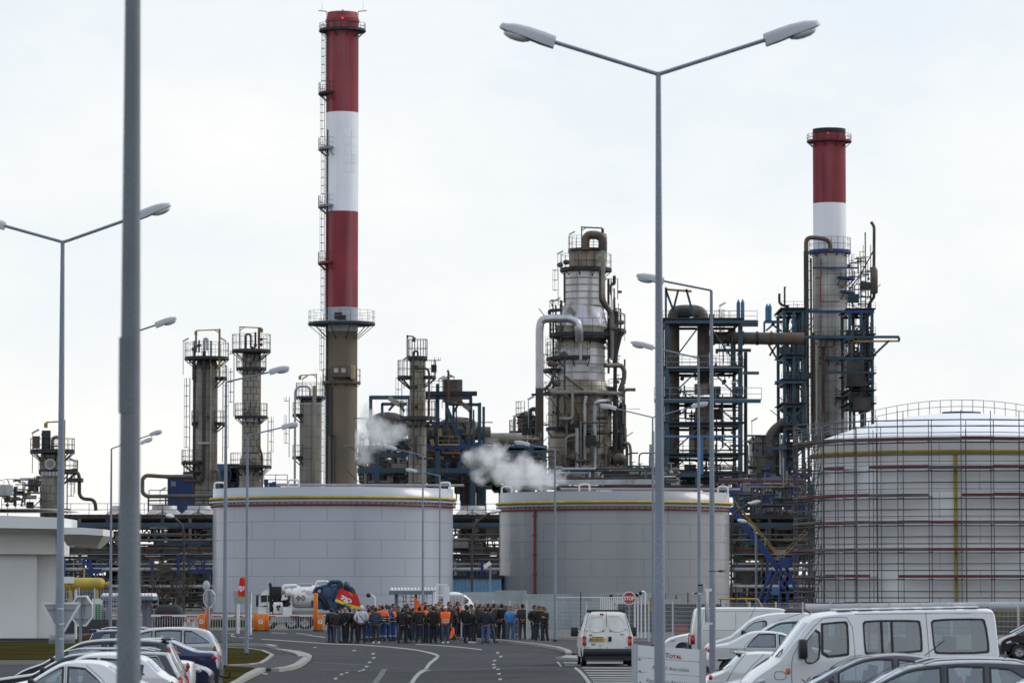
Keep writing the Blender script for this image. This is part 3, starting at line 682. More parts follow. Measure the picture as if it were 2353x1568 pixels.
K.update(p=.5, b=.6, e=.5)
m_shaft = mat('dirty shaft cladding', (.40, .385, .36), .5, .25, wp=True, var=.3, scale=.3, streak=.85, dark=(.10, .09, .08), rust=.15)
def chimney_short():
    d = 640; cx = X(1907, 800, d); r = px(38, d); zz = lambda y: Z(y, d)
    t = thing('chimney', 'shorter chimney with one red band and black lip, rising from a silver clad shaft', 'chimney', (cx, d, 0), 'chimneys with red and white bands')
    cyl(t, 'shaft_core', cx, d, r*1.04-.05, 0, zz(583), m_grime, 36, False)
    clad(t, cx, d, r*1.04, zz(1000), zz(583), 17, 14, m_shaft, False, .05)
    for (nm, y0, y1, m) in (('white_band', 583, 468, m_cwht), ('red_band', 468, 309, m_cred), ('black_lip', 309, 297, m_black)):
        mb = MB(); mb.lathe([(r, zz(y0)), (r if nm != 'black_lip' else r*1.0, zz(y1))], (cx, d), 40); mb.build(nm, m, t)
    mb = MB(); mb.lathe([(r, zz(297)), (r*.9, zz(297)), (r*.9, zz(330))], (cx, d), 36); mb.build('mouth', m_black, t)
    ring_deck(t, cx, d, zz(325), r-.05, r+px(14, d), mat('dark red steel', (.10, .012, .015), .6), th=.3)
    ring_deck(t, cx, d, zz(577), r-.05, r+px(11, d), m_blue, th=.7, rh=2.2)
    MB().ell((cx-.4, d-r-.3, zz(311)), (.22, .22, .28), 8, 6).build('beacon', M_BEACON, t)
    for (y, a0, a1, m) in ((672, -.8, .9, m_blue), (780, -2.2, .4, m_steel_d), (824, -2.0, .6, m_steel_d), (640, -1.0, .6, m_blue), (915, -1.2, .8, m_steel_d)): ring_deck(t, cx, d, zz(y), r, r+1.5, m, a0=a0-.2, a1=a1, n=26)
    def q(zx, zy, o=-4.2): return Vector((X(1478.5+zx*.4072, 900, d+o), d+o, Z(470.4+zy*.4072, d+o)))
    pipe(t, [q(920, 1330), q(920, 262)], .85, m_brownp, None, 12, 'flue_pipe')
    pipe(t, [q(920, 262), q(920, 185), q(985, 185), q(1055, 200), q(1058, 262)], .72, m_dirty, 1.6, 12, 'gooseneck')
    for x, r2, y0 in ((960, .5, 720), (985, .42, 760), (1008, .38, 800), (1020, .3, 760), (948, .3, 300)): pipe(t, [q(x, 1330, -3.9), q(x, y0, -3.9)], r2, m_dirty if x != 985 else m_clad, None, 8, 'riser_pipe')
    pipe(t, [q(945, 740, -4.4), q(1045, 742, -4.4)], .35, m_dirty, None, 8); pipe(t, [q(985, 798, -4.4), q(1070, 800, -4.4)], .35, m_dirty, None, 8); pipe(t, [q(978, 410, -4), q(1000, 410, -4), q(1000, 545, -4), q(1110, 545, -4)], .2, m_redp, .3, 6); pipe(t, [q(1005, 300, -4), q(1005, 410, -4), q(970, 415, -4)], .2, m_redp, .3, 6)
    MB().lathe([(.001, -.3), (.4, -.3), (.4, 0)], None, 14, 0, axis='y', c3=(q(1130, 450).x, d-r*.98, q(1130, 450).z)).build('manhole', m_ochre, t)
    for x in (1,): ladder(t, cx+x*(r+.4), d-.6, zz(1000), zz(583), m_steel_d, 0 if x > 0 else math.pi)
    for z0 in (600, 700): MB().beam((cx-r*1.15, d-r-.6, zz(z0+19)), (cx+r*1.6, d-r-.6, zz(z0+19)), .4, .5).build('support_beam', m_blue, t)
chimney_short()

# ------------------------------------------------------------------ distillation columns on the left
def column_a():
    d = 560; cx = X(474, 1000, d); r = px(25.5, d); zz = lambda y: Z(y, d)
    t = thing('distillation_column', 'thick beige panelled column with two dark pipes down its face and an ochre davit', 'distillation column', (cx, d, 0), 'tall process columns')
    cyl(t, 'core', cx, d, r-.06, 0, zz(838), m_grime, 28, False); clad(t, cx, d, r, 0, zz(840), 30, 10, m_clad, False, .045)
    mb = MB(); mb.lathe([(r, zz(840)), (r*.9, zz(830)), (r*.55, zz(823)), (.01, zz(820))], (cx, d), 28); mb.build('head', m_dirty, t)
    ring_deck(t, cx, d, zz(822), r*.4, r+px(26, d), m_steel_d, th=.5, rh=2.2)
    for (y, a0, a1, w) in ((868, -.6, .9, 22), (868, 2.6, 3.6, 8), (972, -.7, .8, 20), (972, 2.5, 3.9, 9), (1062, 2.2, 4.4, 32), (1086, 2.2, 4.2, 28)): ring_deck(t, cx, d, zz(y), r, r+px(w, d), m_steel_d, a0=a0, a1=a1, n=26, th=.4, rh=1.8)
    f = d-r
    q = lambda zx, zy, o=0: Vector((X(369.6+zx*.3, 1000, f-.6+o), f-.6+o, Z(705.6+zy*.3, f-.6+o)))
    pipe(t, [q(254, 1430), q(254, 330)], .42, m_steel_d, None, 8, 'downcomer'); pipe(t, [q(185, 1330), q(300, 1330), q(328, 1300), q(328, 335)], .52, m_brownp, 1.6, 10, 'downcomer'); pipe(t, [q(379, 1430), q(379, 255)], .28, m_clad, None, 8, 'downcomer')
    pipe(t, [q(328, 340), q(328, 240), q(352, 240), q(352, 330)], .4, m_pipe, .8, 10, 'gooseneck')
    for x, y in ((265, 215), (290, 250), (250, 255)): pipe(t, [q(x, 345), q(x, y)], .22 if x != 265 else .3, m_dirty, None, 8, 'vent')
    for x, y in ((265, 300), (290, 290), (245, 320)): MB().ell(q(x, y), (.6, .5, .5), 8, 6).build('valve', m_dirty, t)
    davit(t, 472+32, 822, 450, f, 755); MB().beam(q(445, 165), q(445, 540), .5).build('davit_mast', m_ochre, t)
    for x in (-1, 1): ladder(t, cx+x*(r+.8), d-.3, zz(1062), zz(868), m_steel_d, 0 if x > 0 else math.pi)
    ladder(t, cx-(r+.4), d-.3, zz(868), zz(822), m_steel_d, math.pi)
    pipe(t, [q(390, 1320), q(390, 1245), q(435, 1245), q(435, 1430)], .6, m_dirty, 1.4, 10, 'elbow_pipe')
    MB().ell(q(365, 835), (.5, .4, .6), 8, 6).build('valve', m_grime, t)
    for x in (320, 330): pass
    MB().cbox(q(328, 1038, -.1), (1.7, .5, .3)).build('pipe_clamp', m_pipe, t); MB().cbox(q(328, 455, -.1), (1.7, .5, .3)).build('pipe_clamp', m_steel_d, t)
    floodlamp(t, 421, 782, d, 5, 1); floodlamp(t, 518, 781, d, 5, -1)
column_a()
def column_b():
    d = 575; cx = X(576.5, 1000, d); r = px(21, d); zz = lambda y: Z(y, d)
    t = thing('distillation_column', 'slender beige panelled column with round manholes beside the thick one, pipes looped over its top', 'distillation column', (cx, d, 0), 'tall process columns')
    cyl(t, 'core', cx, d, r-.06, 0, zz(810), m_grime, 28, False); clad(t, cx, d, r, zz(1040), zz(815), 15, 9, m_clad, True, .09)
    r2 = px(26, d); mb = MB(); mb.lathe([(r2, zz(1062)), (r, zz(1042))], (cx, d), 28); mb.build('cone', m_clad, t); clad(t, cx, d, r2, 0, zz(1062), 16, 11, m_clad, False, .045)
    ring_deck(t, cx, d, zz(805), r*.3, r+px(24, d), m_steel_d, th=.5, rh=2.4); ring_deck(t, cx, d, zz(846), r, r+px(14, d), m_steel_d, th=.4, rh=2.0); ring_deck(t, cx, d, zz(957), r, r+px(17, d), m_steel_d, th=.4, rh=2.0); ring_deck(t, cx, d, zz(1071), r2, r2+px(22, d), m_steel_d, th=.4, rh=2.0)
    f = d-r; q = lambda zx, zy, o=-.8: Vector((X(369.6+zx*.3, 1000, f+o), f+o, Z(705.6+zy*.3, f+o)))
    pipe(t, [q(645, 330), q(645, 205), q(685, 205), q(685, 310), q(720, 310), q(720, 190)], .3, m_steel_d, .9, 8, 'gooseneck'); pipe(t, [q(748, 330), q(748, 160)], .38, m_dirty, None, 8, 'vent'); pipe(t, [q(735, 240), q(810, 243)], .18, m_dirty, None, 6, 'branch_pipe')
    for x, y in ((765, 245), (765, 285), (720, 290)): MB().ell(q(x, y), (.55, .5, .5), 8, 6).build('valve', m_dirty, t)
    davit(t, 551, 805, 601, f, 749)
    for (x, y) in ((645, 780), (712, 1160), (678, 405)): manhole(t, 369.6+x*.3, 705.6+y*.3, f, f-.1, .95, m_dirty if y < 500 else m_pipe)
    pipe(t, [q(755, 350, 1.2), q(755, 1080, 1.2), q(775, 1130, 1.2), q(775, 1380, 1.2)], .36, m_dirty, 1.5, 8, 'downcomer')
    for (y0, y1, s) in ((957, 846, -1), (846, 805, -1), (1071, 957, 1)): ladder(t, cx+s*(r+1.2), d-.4, zz(y0), zz(y1), m_steel_d, 0 if s > 0 else math.pi)
    for k in range(4): MB().cbox(q(640+k*28, 857, -.3), (.5, .4, .7)).build('cleat', m_pipe, t)
column_b()
def column_c():
    d = 600; cx = X(713.5, 1000, d); r = px(25.5, d); zz = lambda y: Z(y, d)
    t = thing('distillation_column', 'shorter domed column with a pale pipe down its front, just left of the tall chimney', 'distillation column', (cx, d, 0), 'tall process columns')
    cyl(t, 'core', cx, d, r-.06, 0, zz(928), m_grime, 28, False); clad(t, cx, d, r, 0, zz(928), 18, 10, m_clad2, False, .045)
    mb = MB(); mb.lathe([(r, zz(928)), (r*.93, zz(918)), (r*.6, zz(912)), (.01, zz(910))], (cx, d), 28); mb.build('head', m_dirty, t)
    ring_deck(t, cx, d, zz(912), r*.3, r+px(9, d), m_blue, th=.4, rh=2.2, railm=m_ochre)
    f = d-r; q = lambda zx, zy, o=-.5: Vector((X(369.6+zx*.3, 1000, f+o), f+o, Z(705.6+zy*.3, f+o)))
    pipe(t, [q(1173, 1360), q(1173, 600)], .62, m_clad2, None, 10, 'downcomer'); pipe(t, [q(1026, 1360), q(1026, 605), q(1140, 605), q(1140, 680)], .35, m_pipe, 1.2, 8, 'overhead_pipe')
    for y in (953, 1050): ring_deck(t, cx, d, zz(y), r, r+px(17, d), m_steel_d, a0=2.4, a1=4.0, n=26, th=.4, rh=1.9)
    for (y0, y1) in ((1050, 953), (953, 912)): ladder(t, cx-(r+1.6), d-.3, zz(y0), zz(y1), m_steel_d, math.pi)
    davit(t, 727, 912, 689, f, 858); floodlamp(t, 695, 868, d, 3, 1)
    MB().lathe([(r+.08, zz(926)), (r+.08, zz(930))], (cx, d), 28).build('hoop', m_pipe, t)
column_c()
def column_far_left():
    d = 470; cx = X(120, 1100, d); r = px(27.5, d); zz = lambda y: Z(y, d); f = d-r
    t = thing('distillation_column', 'squat grey block panelled column behind the white building, platforms with valves near its top', 'distillation column', (cx, d, 0), 'tall process columns')
    cyl(t, 'core', cx, d, r-.06, 0, zz(1043), m_grime, 28, False); clad(t, cx, d, r, 0, zz(1045), 20, 9, m_clad2, True, .05)
    mb = MB(); mb.lathe([(r, zz(1045)), (r*.85, zz(1040)), (.01, zz(1037))], (cx, d), 24); mb.build('head', m_dirty, t)
    ring_deck(t, cx, d, zz(1035), r*.4, r+px(24, d), m_steel_d, th=.5, rh=1.5); ring_deck(t, cx, d, zz(1081), r, r+px(4, d), m_steel_d, th=.5, rh=1.6); ring_deck(t, cx, d, zz(1081), r, r+px(32, d), m_steel_d, a0=-.7, a1=.6, n=26, th=.4, rh=1.3)
    q = lambda zx, zy, o=-.6: Vector((X(zx*.2572, 1000, f+o), f+o, Z(907.3+zy*.2572, f+o)))
    manhole(t, 451*.2572, 907.3+615*.2572, f, f-.1, 1.35, m_pipe)
    for k in range(5): MB().cbox(q(385+k*32, 700, -.1), (.35, .3, .5)).build('cleat', m_pipe, t)
    davit(t, 575*.2572, 1035, 410*.2572, f, 965); MB().beam(q(575, 220), q(575, 700), .35).build('davit_mast', m_ochre, t)
    pipe(t, [q(470, 480), q(470, 380), q(520, 370), q(560, 400)], .42, m_clad, 1.0, 10, 'gooseneck')
    MB().ell(q(410, 350), (1.2, .7, .8), 10, 7).build('valve', m_blue2, t); MB().cbox(q(413, 410), (1.0, .8, 2.6)).build('valve_body', m_steel_d, t); MB().cbox(q(325, 420), (.8, .6, 1.5)).build('valve', m_grime, t); pipe(t, [q(335, 450), q(335, 375)], .12, m_grime, None, 6, 'vent')
    pipe(t, [q(380, 460, -1), q(520, 455, -1)], .16, m_grime, None, 6)
    pipe(t, [q(590, 690), q(700, 690), q(712, 740), q(712, 925), q(850, 930), q(862, 1030)], .45, m_brownp, 1.4, 10, 'overhead_pipe'); pipe(t, [q(640, 665), q(690, 665)], .35, m_grime, None, 8, 'valve')
    floodlamp(t, 75, 992, d, 5, 1); floodlamp(t, 172, 1057, d, 4, -1); ladder(t, cx+r+.4, f+1.2, zz(1180), zz(1081), m_steel_d, 0)
    mb = MB(); a = q(600, 740); b = q(735, 775); mb.box(a.x, f-1.5, b.z, b.x, f+1, a.z); mb.build('platform', m_steel_d, t)
    # reboiler and lines on its left
    clutter(t, 5, 92, 1100, 1165, d-6, d+2, 46, 31, [m_grime, m_pipe, m_steel_d, m_dirty], .4)
    pipe(t, [q(210, 910), q(330, 910)], .5, m_pipe, None, 10, 'exchanger'); MB().cbox(q(180, 1030), (12, 3, .5)).build('platform', m_steel_d, t)
    mb = MB(); railing(mb, [q(20, 1030), q(270, 1030)], 1.5, 1.6, .07); mb.build('railing', m_steel_d, t)
    davit(t, 125*.2572, 1160, 258*.2572, f, 1120); floodlamp(t, 18, 1131, d, 4, 1)
column_far_left()
def column_slim():
    d = 506; cx = X(959, 1000, d); r = px(18.5, d); zz = lambda y: Z(y, d); f = d-r
    t = thing('distillation_column', 'thin rust streaked column standing between the tall chimney and the blue steel frames', 'distillation column', (cx, d, 0), 'tall process columns')
    cyl(t, 'core', cx, d, r-.05, 0, zz(826), m_grime, 24); m = m_clad
    clad(t, cx, d, r, zz(957), zz(826), 9, 8, m_stainc, True, .07); r2 = px(20.5, d); clad(t, cx, d, r2, 0, zz(957), 20, 8, m_clad2, True, .07)
    ring_deck(t, cx, d, zz(821), r*.3, r+px(4, d), m_steel_d, th=.5, rh=2.4); ring_deck(t, cx, d, zz(866), r, r+px(28, d), m_steel_d, a0=2.5, a1=3.9, n=26, th=.5, rh=2.2); ring_deck(t, cx, d, zz(866), r, r+px(24, d), m_steel_d, a0=-.7, a1=.5, n=26, th=.4, rh=2.2); ring_deck(t, cx, d, zz(959), r2, r2+px(21, d), m_steel_d, th=.5, rh=2.2); ring_deck(t, cx, d, zz(1010), r2, r2+px(25, d), m_steel_d, a0=2.5, a1=3.9, n=26, th=.4, rh=2)
    q = lambda zx, zy, o=-.7: Vector((X(772.8+zx*.3, 1000, f+o), f+o, Z(705.6+zy*.3, f+o)))
    pipe(t, [q(590, 1340), q(590, 335), q(622, 335), q(622, 395)], .28, m_grime, .7, 8, 'downcomer'); pipe(t, [q(610, 465), q(708, 465), q(708, 830)], .3, m_grime, .8, 8, 'side_pipe'); pipe(t, [q(610, 985), q(610, 1130), q(640, 1155), q(740, 1158)], .3, m_grime, 1.2, 8, 'side_pipe')
    davit(t, 935, 866, 951, f, 769, m_grime); ladder(t, cx-r-1, d-.5, zz(959), zz(866), m_steel_d, math.pi); ladder(t, cx+r+1.2, d-.5, zz(866), zz(821), m_steel_d, 0)
    MB().cbox(q(746, 468), (.7, .6, 1.0)).build('signal_box', m_black, t); floodlamp(t, 928, 823, d, 4, 1)
    for k in range(5): MB().cbox(q(600, 460+k*150, 0), (.8, .3, .4)).build('pipe_clamp', m_steel_d, t)
m_stainc = mat('rust streaked column', (.30, .28, .22), .6, .1, var=.2, scale=.4, streak=.6, dark=(.10, .07, .04), rust=.55, rustcol=(.20, .12, .05), wp=True)
column_slim()

# ------------------------------------------------------------------ the great cracker column
K.update(p=1., b=.7, e=.5)
def cracker():
    d = 580; cx = X(1332, 900, d); f = d; zz = lambda y: Z(y, d); k_ = lambda y: 497.3+y*.4116
    t = thing('cracker_column', 'fat stepped silver cracker column, rust streaked, with a pipe arching off its left shoulder', 'process column', (cx, d, 0))
    rr = lambda n: px(n, d)
    sec = [(73, 1110, 903, m_stain, 9, 12), (58, 876, 800, m_silver, 4, 10), (60, 776, 752, m_stain, 2, 10), (46, 703, 625, m_silver, 5, 8), (43, 617, 582, m_stain, 2, 8)]
    for i, (r, y0, y1, m, rows, cols) in enumerate(sec):
        c = cx+(px(10, d) if i == 3 else px(18, d) if i == 4 else px(4, d) if i == 2 else 0); mm = m
        cyl(t, 'core', c, d, rr(r)-.07, zz(y0), zz(y1), m_grime, 36, False); clad(t, c, d, rr(r), zz(y0), zz(y1), rows, cols, m, False, .035)
        mb = MB()
        for j in range(rows+1): z = zz(y0)+(zz(y1)-zz(y0))*j/rows; mb.lathe([(rr(r)+.02, z-.09), (rr(r)+.08, z-.09), (rr(r)+.08, z+.09), (rr(r)+.02, z+.09)], (c, d), 36, smooth=False)
        mb.build('stiffening_hoop', m_stain, t)
    for (nm, prof, c, m) in (('cone', [(rr(73), zz(903)), (rr(60), zz(878)), (rr(58), zz(874))], cx, m_stain), ('dome_head', [(rr(58), zz(800)), (rr(56), zz(788)), (rr(48), zz(779)), (rr(30), zz(775))], cx, m_stain),
                             ('neck', [(rr(52), zz(790)), (rr(60), zz(772))], cx+px(5, d), m_grime), ('cone', [(rr(60), zz(752)), (rr(58), zz(745)), (rr(47), zz(703))], cx+px(6, d), m_silver), ('cap', [(rr(46), zz(625)), (rr(43), zz(617))], cx+px(14, d), m_grime), ('top_head', [(rr(43), zz(582)), (rr(38), zz(576)), (.01, zz(570))], cx+px(18, d), m_stain)):
        mb = MB(); mb.lathe(prof, (c, d), 36); mb.build(nm, m, t)
    q = lambda zx, zy, o=0: Vector((X(1142.5+zx*.4116, 900, f-5.2+o), f-5.2+o, Z(497.3+zy*.4116, f-5.2+o)))
    c2 = cx+px(18, d)
    ring_deck(t, c2, d, zz(574), .5, rr(45), m_steel_d, th=.5, rh=2); ring_deck(t, c2-px(4, d), d, zz(618), rr(42), rr(60), m_steel_d, th=.6, rh=2.2)
    ring_deck(t, cx+px(5, d), d, zz(768), rr(56), rr(76), m_steel_d, th=.6, rh=2.2); ring_deck(t, cx, d, zz(823), rr(58), rr(78), m_steel_d, a0=2.4, a1=5.0, n=26, th=.5, rh=2.4); ring_deck(t, cx, d, zz(850), rr(58), rr(86), m_steel_d, a0=2.6, a1=3.8, n=26, th=.5, rh=2.4); ring_deck(t, cx, d, zz(759), rr(60), rr(107), m_steel_d, a0=-.5, a1=.4, n=26, th=.6, rh=2.4)
    ring_deck(t, cx, d, zz(902), rr(72), rr(84), m_grime, th=.5, rh=1.6); ring_deck(t, cx, d, zz(940), rr(72), rr(96), m_steel_d, a0=-.7, a1=.4, n=26, th=.4, rh=2); ring_deck(t, cx, d, zz(985), rr(72), rr(92), m_steel_d, a0=-2.6, a1=-1.4, n=26, th=.5, rh=2)
    # big transfer line, gooseneck, risers
    pipe(t, [q(235, 960, -2), q(235, 625, -2), q(245, 575, -2), q(300, 568, -2), q(405, 568, -2), q(450, 590, -2), q(457, 640, -2), q(457, 690, -1)], rr(9), m_silver, 1.9, 16, 'transfer_line'); pipe(t, [q(235, 1290, -2), q(235, 955, -2)], rr(9.3), m_brownp, None, 16, 'transfer_line'); MB().lathe([(rr(9.8), q(0, 962).z), (rr(9.8), q(0, 955).z)], (q(235, 960, -2).x, q(235, 960, -2).y), 16).build('flange', m_pipe, t)
    MB().beam(q(190, 993, -2), q(300, 993, -2), .5).build('pipe_guide', m_steel_d, t)
    pipe(t, [q(492, 185, 2), q(492, 125, 2), q(510, 103, 2), q(560, 103, 2), q(590, 125, 2), q(590, 185, 2)], rr(10), m_dirty, 1.6, 14, 'gooseneck')
    davit(t, 1336, 575, 1384, f-5, 520, m_steel_d)
    for pts, r, m in (([(590, 190), (590, 470), (640, 540), (643, 800)], 5.5, m_clad), ([(575, 300), (575, 470), (632, 545), (632, 790)], 3.5, m_grime), ([(640, 530), (668, 530), (668, 640), (655, 800)], 4.5, m_grime), ([(600, 830), (690, 830), (708, 855), (708, 905), (682, 975)], 5.5, m_dirty), ([(690, 640), (660, 760), (655, 830)], 6, m_steel_d), ([(660, 650), (655, 1000)], 4.5, m_steel_d), ([(285, 960), (300, 982), (480, 978), (700, 988)], 5, m_clad), ([(370, 885), (480, 965)], 3.5, m_dirty), ([(445, 1180), (445, 1400)], 5, m_pipe), ([(488, 1390), (488, 1040), (495, 1000)], 3.8, m_pipe), ([(542, 1400), (542, 1045), (560, 1030), (640, 1025), (640, 985)], 4.5, m_pipe), ([(370, 1330), (375, 1390), (400, 1408), (560, 1405), (725, 1412)], 6.5, m_dirty), ([(660, 1000), (655, 1420)], 7, m_grime), ([(675, 1090), (685, 1200), (690, 1420)], 6, m_steel_d), ([(700, 1262), (735, 1262), (743, 1300), (743, 1430)], 3.5, m_clad), ([(690, 1260), (715, 1265), (722, 1290), (722, 1430)], 3.5, m_grime), ([(660, 1310), (705, 1310)], 6.5, m_grime), ([(440, 1215), (380, 1230), (380, 1340)], 3.5, m_clad), ([(320, 860), (300, 930), (260, 970)], 4, m_grime), ([(290, 545), (290, 525), (360, 520)], 4, m_steel_d), ([(375, 480), (375, 310)], 2.5, m_steel_d), ([(465, 660), (465, 800)], 3, m_pipe), ([(375, 750), (375, 1180)], 2.5, m_grime)):
        pipe(t, [q(x, y, -.8 if x < 620 else 2.5) for x, y in pts], rr(r), m, rr(r)*3, 10)
    for (x, y, s) in ((380, 1130, 1.6), (415, 1150, 1.2), (365, 1165, 1.0), (370, 775, 1.4), (300, 820, 1.3), (385, 255, 1.0), (350, 270, 1.0), (330, 930, 1.3), (690, 590, 1.0), (650, 620, 1.2), (680, 1350, 2.2), (420, 1340, 1.8)): MB().ell(q(x, y, -.6), (s, s*.8, s*.8), 10, 7).build('valve', m_grime if y % 2 else m_dirty, t)
    for (x, y) in ((415, 262), (405, 525), (575, 240)): manhole(t, 1142.5+x*.4116, k_(y), f-3.2, f-3.4, 1.0, m_stain)
    ladder(t, cx-rr(46)-.3, d-3, zz(703), zz(622), m_steel_d, math.pi); ladder(t, cx+rr(66), d-2, zz(850), zz(770), m_steel_d, 0); ladder(t, cx-rr(67), d-2.5, zz(850), zz(775), m_steel_d, math.pi)
    for (x, y, s) in ((403, 96, 1), (607, 100, -1), (337, 205, 1), (322, 465, 1), (710, 545, -1), (172, 1015, 1), (95, 1115, 1), (700, 1010, -1)): floodlamp(t, 1142.5+x*.4116, k_(y), f-4, 4, s)
    clutter(t, 1262, 1395, 905, 1085, f-6.5, f-5, 70, 5, [m_grime, m_clad, m_dirty, m_steel_d], .4); clutter(t, 1395, 1435, 870, 1085, f-4, f+2, 60, 6, [m_grime, m_steel_d, m_dirty], .5); clutter(t, 1385, 1425, 640, 880, f-2, f+2, 36, 8, [m_grime, m_steel_d, m_dirty], .4)
    clutter(t, 1262, 1300, 690, 900, f-3, f, 40, 9, [m_grime, m_steel_d, m_dirty], .35)
cracker()
K.update(p=.5, b=.6, e=.5)
def side_vessel():
    d = 590; cx = X(1209, 1000, d); zz = lambda y: Z(y, d); r = px(20, d)
    t = thing('side_vessel', 'dark squat vessel with pipes and platforms just left of the fat silver column', 'vessel', (cx, d, 0))
    mb = MB(); mb.lathe([(r, 0), (r, zz(962)), (r*.7, zz(948)), (.01, zz(943))], (cx, d), 24); mb.build('shell', m_dirty, t)
    ring_deck(t, cx, d, zz(952), r*.9, r+px(5, d), m_steel_d, a0=2.4, a1=4.5, th=.4, rh=2); ring_deck(t, cx, d, zz(992), r, r+px(20, d), m_steel_d, a0=2.5, a1=3.9, n=26, th=.4, rh=1.8)
    q = lambda x, y: W(x, y, d-3); pipe(t, [q(1215, 965), q(1218, 940), q(1232, 938), q(1236, 960)], .7, m_grime, 1.2, 10, 'gooseneck')
    clutter(t, 1188, 1238, 955, 1060, d-6, d-2, 60, 12, [m_grime, m_steel_d, m_dirty], .6)
    mb = MB(); mb.box(X(1190, 1000, d), d-3, zz(1030), X(1240, 1000, d), d+3, zz(985)); mb.build('equipment_block', m_grime, t)
    pipe(t, [W(1115, 1008, d-4), W(1190, 1004, d-4)], .8, m_clad, None, 12, 'overhead_pipe')
side_vessel()

# ------------------------------------------------------------------ teal steel frames
def reactor_frame():
    d = 540; t = thing('reactor_structure', 'open teal steel structure holding an inverted U pipe, third process unit from the right', 'steel structure', (X(1615, 1000, d), d, 0))
    b = lambda zx: 1478.5+zx*.4072; c = lambda zy: 470.4+zy*.4072
    br = [(1531, c(930), b(310), c(690)), (b(545), c(930), b(380), c(690)), (1531, c(1245), b(300), c(1100)), (b(545), c(1245), b(390), c(1115)), (1531, c(1100), b(300), c(940)), (b(545), c(1100), b(390), c(940)), (1531, c(1420), b(320), c(1250)), (b(545), c(1420), b(400), c(1300)), (1531, c(1525), b(270), c(1400))]
    frame(t, (1531, 1700), (c(660), c(930), c(1105), c(1245), c(1420), c(1525)), d-6, d+8, 1390, c(655), m_teal, .8, .62, br)
    for zx, y0 in ((130, 655), (545, 650)): MB().beam(W(b(zx), 1400, d-6.3), W(b(zx), c(y0), d-6.3), 1.05, 1.05).build('column', m_teal, t)
    MB().beam(W(b(325), c(1520), d-6.6), W(b(325), c(1300), d-6.6), .9).build('column', m_blue2, t); MB().beam(W(b(115), c(1305), d-6.6), W(b(545), c(1305), d-6.6), .5).build('beam', m_blue2, t)
    for (x0, x1, y) in ((120, 645, 660), (545, 645, 678), (60, 660, 1108), (405, 605, 820), (560, 650, 948)): MB().beam(W(b(x0), c(y), d-7), W(b(x1), c(y), d-7), .8, .7).build('cantilever_beam', m_teal if y != 820 else m_steel_d, t)
    mb = MB(); railing(mb, [W(b(60), c(1100), d-7), W(b(665), c(1100), d-7)], 1.7, 2, .07); railing(mb, [W(b(130), c(920), d-7), W(b(560), c(920), d-7)], 1.7, 2, .07); railing(mb, [W(b(400), c(655), d-6), W(b(640), c(655), d-6)], 1.4, 2, .06); mb.build('railing', m_galv, t)
    # crane gantry
    for (x0, y0, x1, y1) in ((125, 660, 125, 465), (165, 600, 195, 480), (285, 640, 240, 475), (125, 480, 165, 590)): MB().beam(W(b(x0), c(y0), d-3), W(b(x1), c(y1), d-3), .5).build('gantry_leg', m_teal, t)
    MB().beam(W(b(125), c(477), d-3), W(b(270), c(488), d-3), .5).build('gantry_beam', m_ochre, t)
    q = lambda x, y, o=0: W(b(x), c(y), d+o)
    pipe(t, [q(167, 1540), q(167, 640), q(175, 605), q(215, 598), q(290, 598), q(325, 610), q(337, 660), q(337, 1060)], 1.75, m_dirty, 2.8, 18, 'reactor_pipe'); pipe(t, [q(205, 612, -.6), q(258, 612, -.6)], 1.8, m_black, None, 16, 'pipe_joint')
    for y0, y1, r in ((820, 880, 1.5), (1120, 1420, 2.3), (1010, 1070, 2.6)): pipe(t, [q(337, y1), q(337, y0)], r, m_stain, None, 16, 'vessel')
    pipe(t, [q(275, 1420), q(275, 1230)], 1.0, m_stain, None, 12, 'vessel')
    pipe(t, [q(395, 750, 2), q(905, 756, 2)], 1.75, m_dirty, None, 16, 'flue_duct')
    for x in (395, 475, 560, 640, 720): MB().lathe([(1.0, -.15), (1.0, .15)], None, 18, 0, axis='x', c3=tuple(q(x, 752, 2))).build('duct_flange', m_grime, t)
    for k, (x, y) in enumerate(((534, 548), (558, 545), (696, 572), (712, 570))):
        p = q(x, y+6); e = q(x, 655 if x < 600 else 652); mb = MB(); mb.tube([e, p], .27, 10); mb.tube([p, p+Vector((0, 0, .5))], [.27, .06], 10); mb.build('silencer', m_blue2, t)
    clutter(t, 1532, 1700, 905, 1108, d-5, d+6, 72, 14, [m_grime, m_dirty, m_steel_d, m_teal, m_clad], .7); clutter(t, 1536, 1700, 845, 925, d-4, d+4, 36, 15, [m_grime, m_dirty, m_teal], .4); clutter(t, 1625, 1700, 730, 850, d-4, d+4, 26, 16, [m_grime, m_dirty, m_teal], .35)
    pipe(t, [q(575, 830), q(575, 1520)], .5, m_black, None, 8, 'drain_pipe')
    for (x, y) in ((455, 995), (217, 980)): MB().ell(q(x, y, -3), (.6, .5, .6), 10, 8).build('valve', m_black, t)
    floodlamp(t, b(430), c(565), d, 4, 1); floodlamp(t, b(500), c(1000), d-6, 4, 1); floodlamp(t, b(610), c(1215), d-6, 4, 1); ladder(t, X(b(430), 800, d), d-4, Z(c(920), d), Z(c(600), d), m_steel_d, -1.57)
reactor_frame()
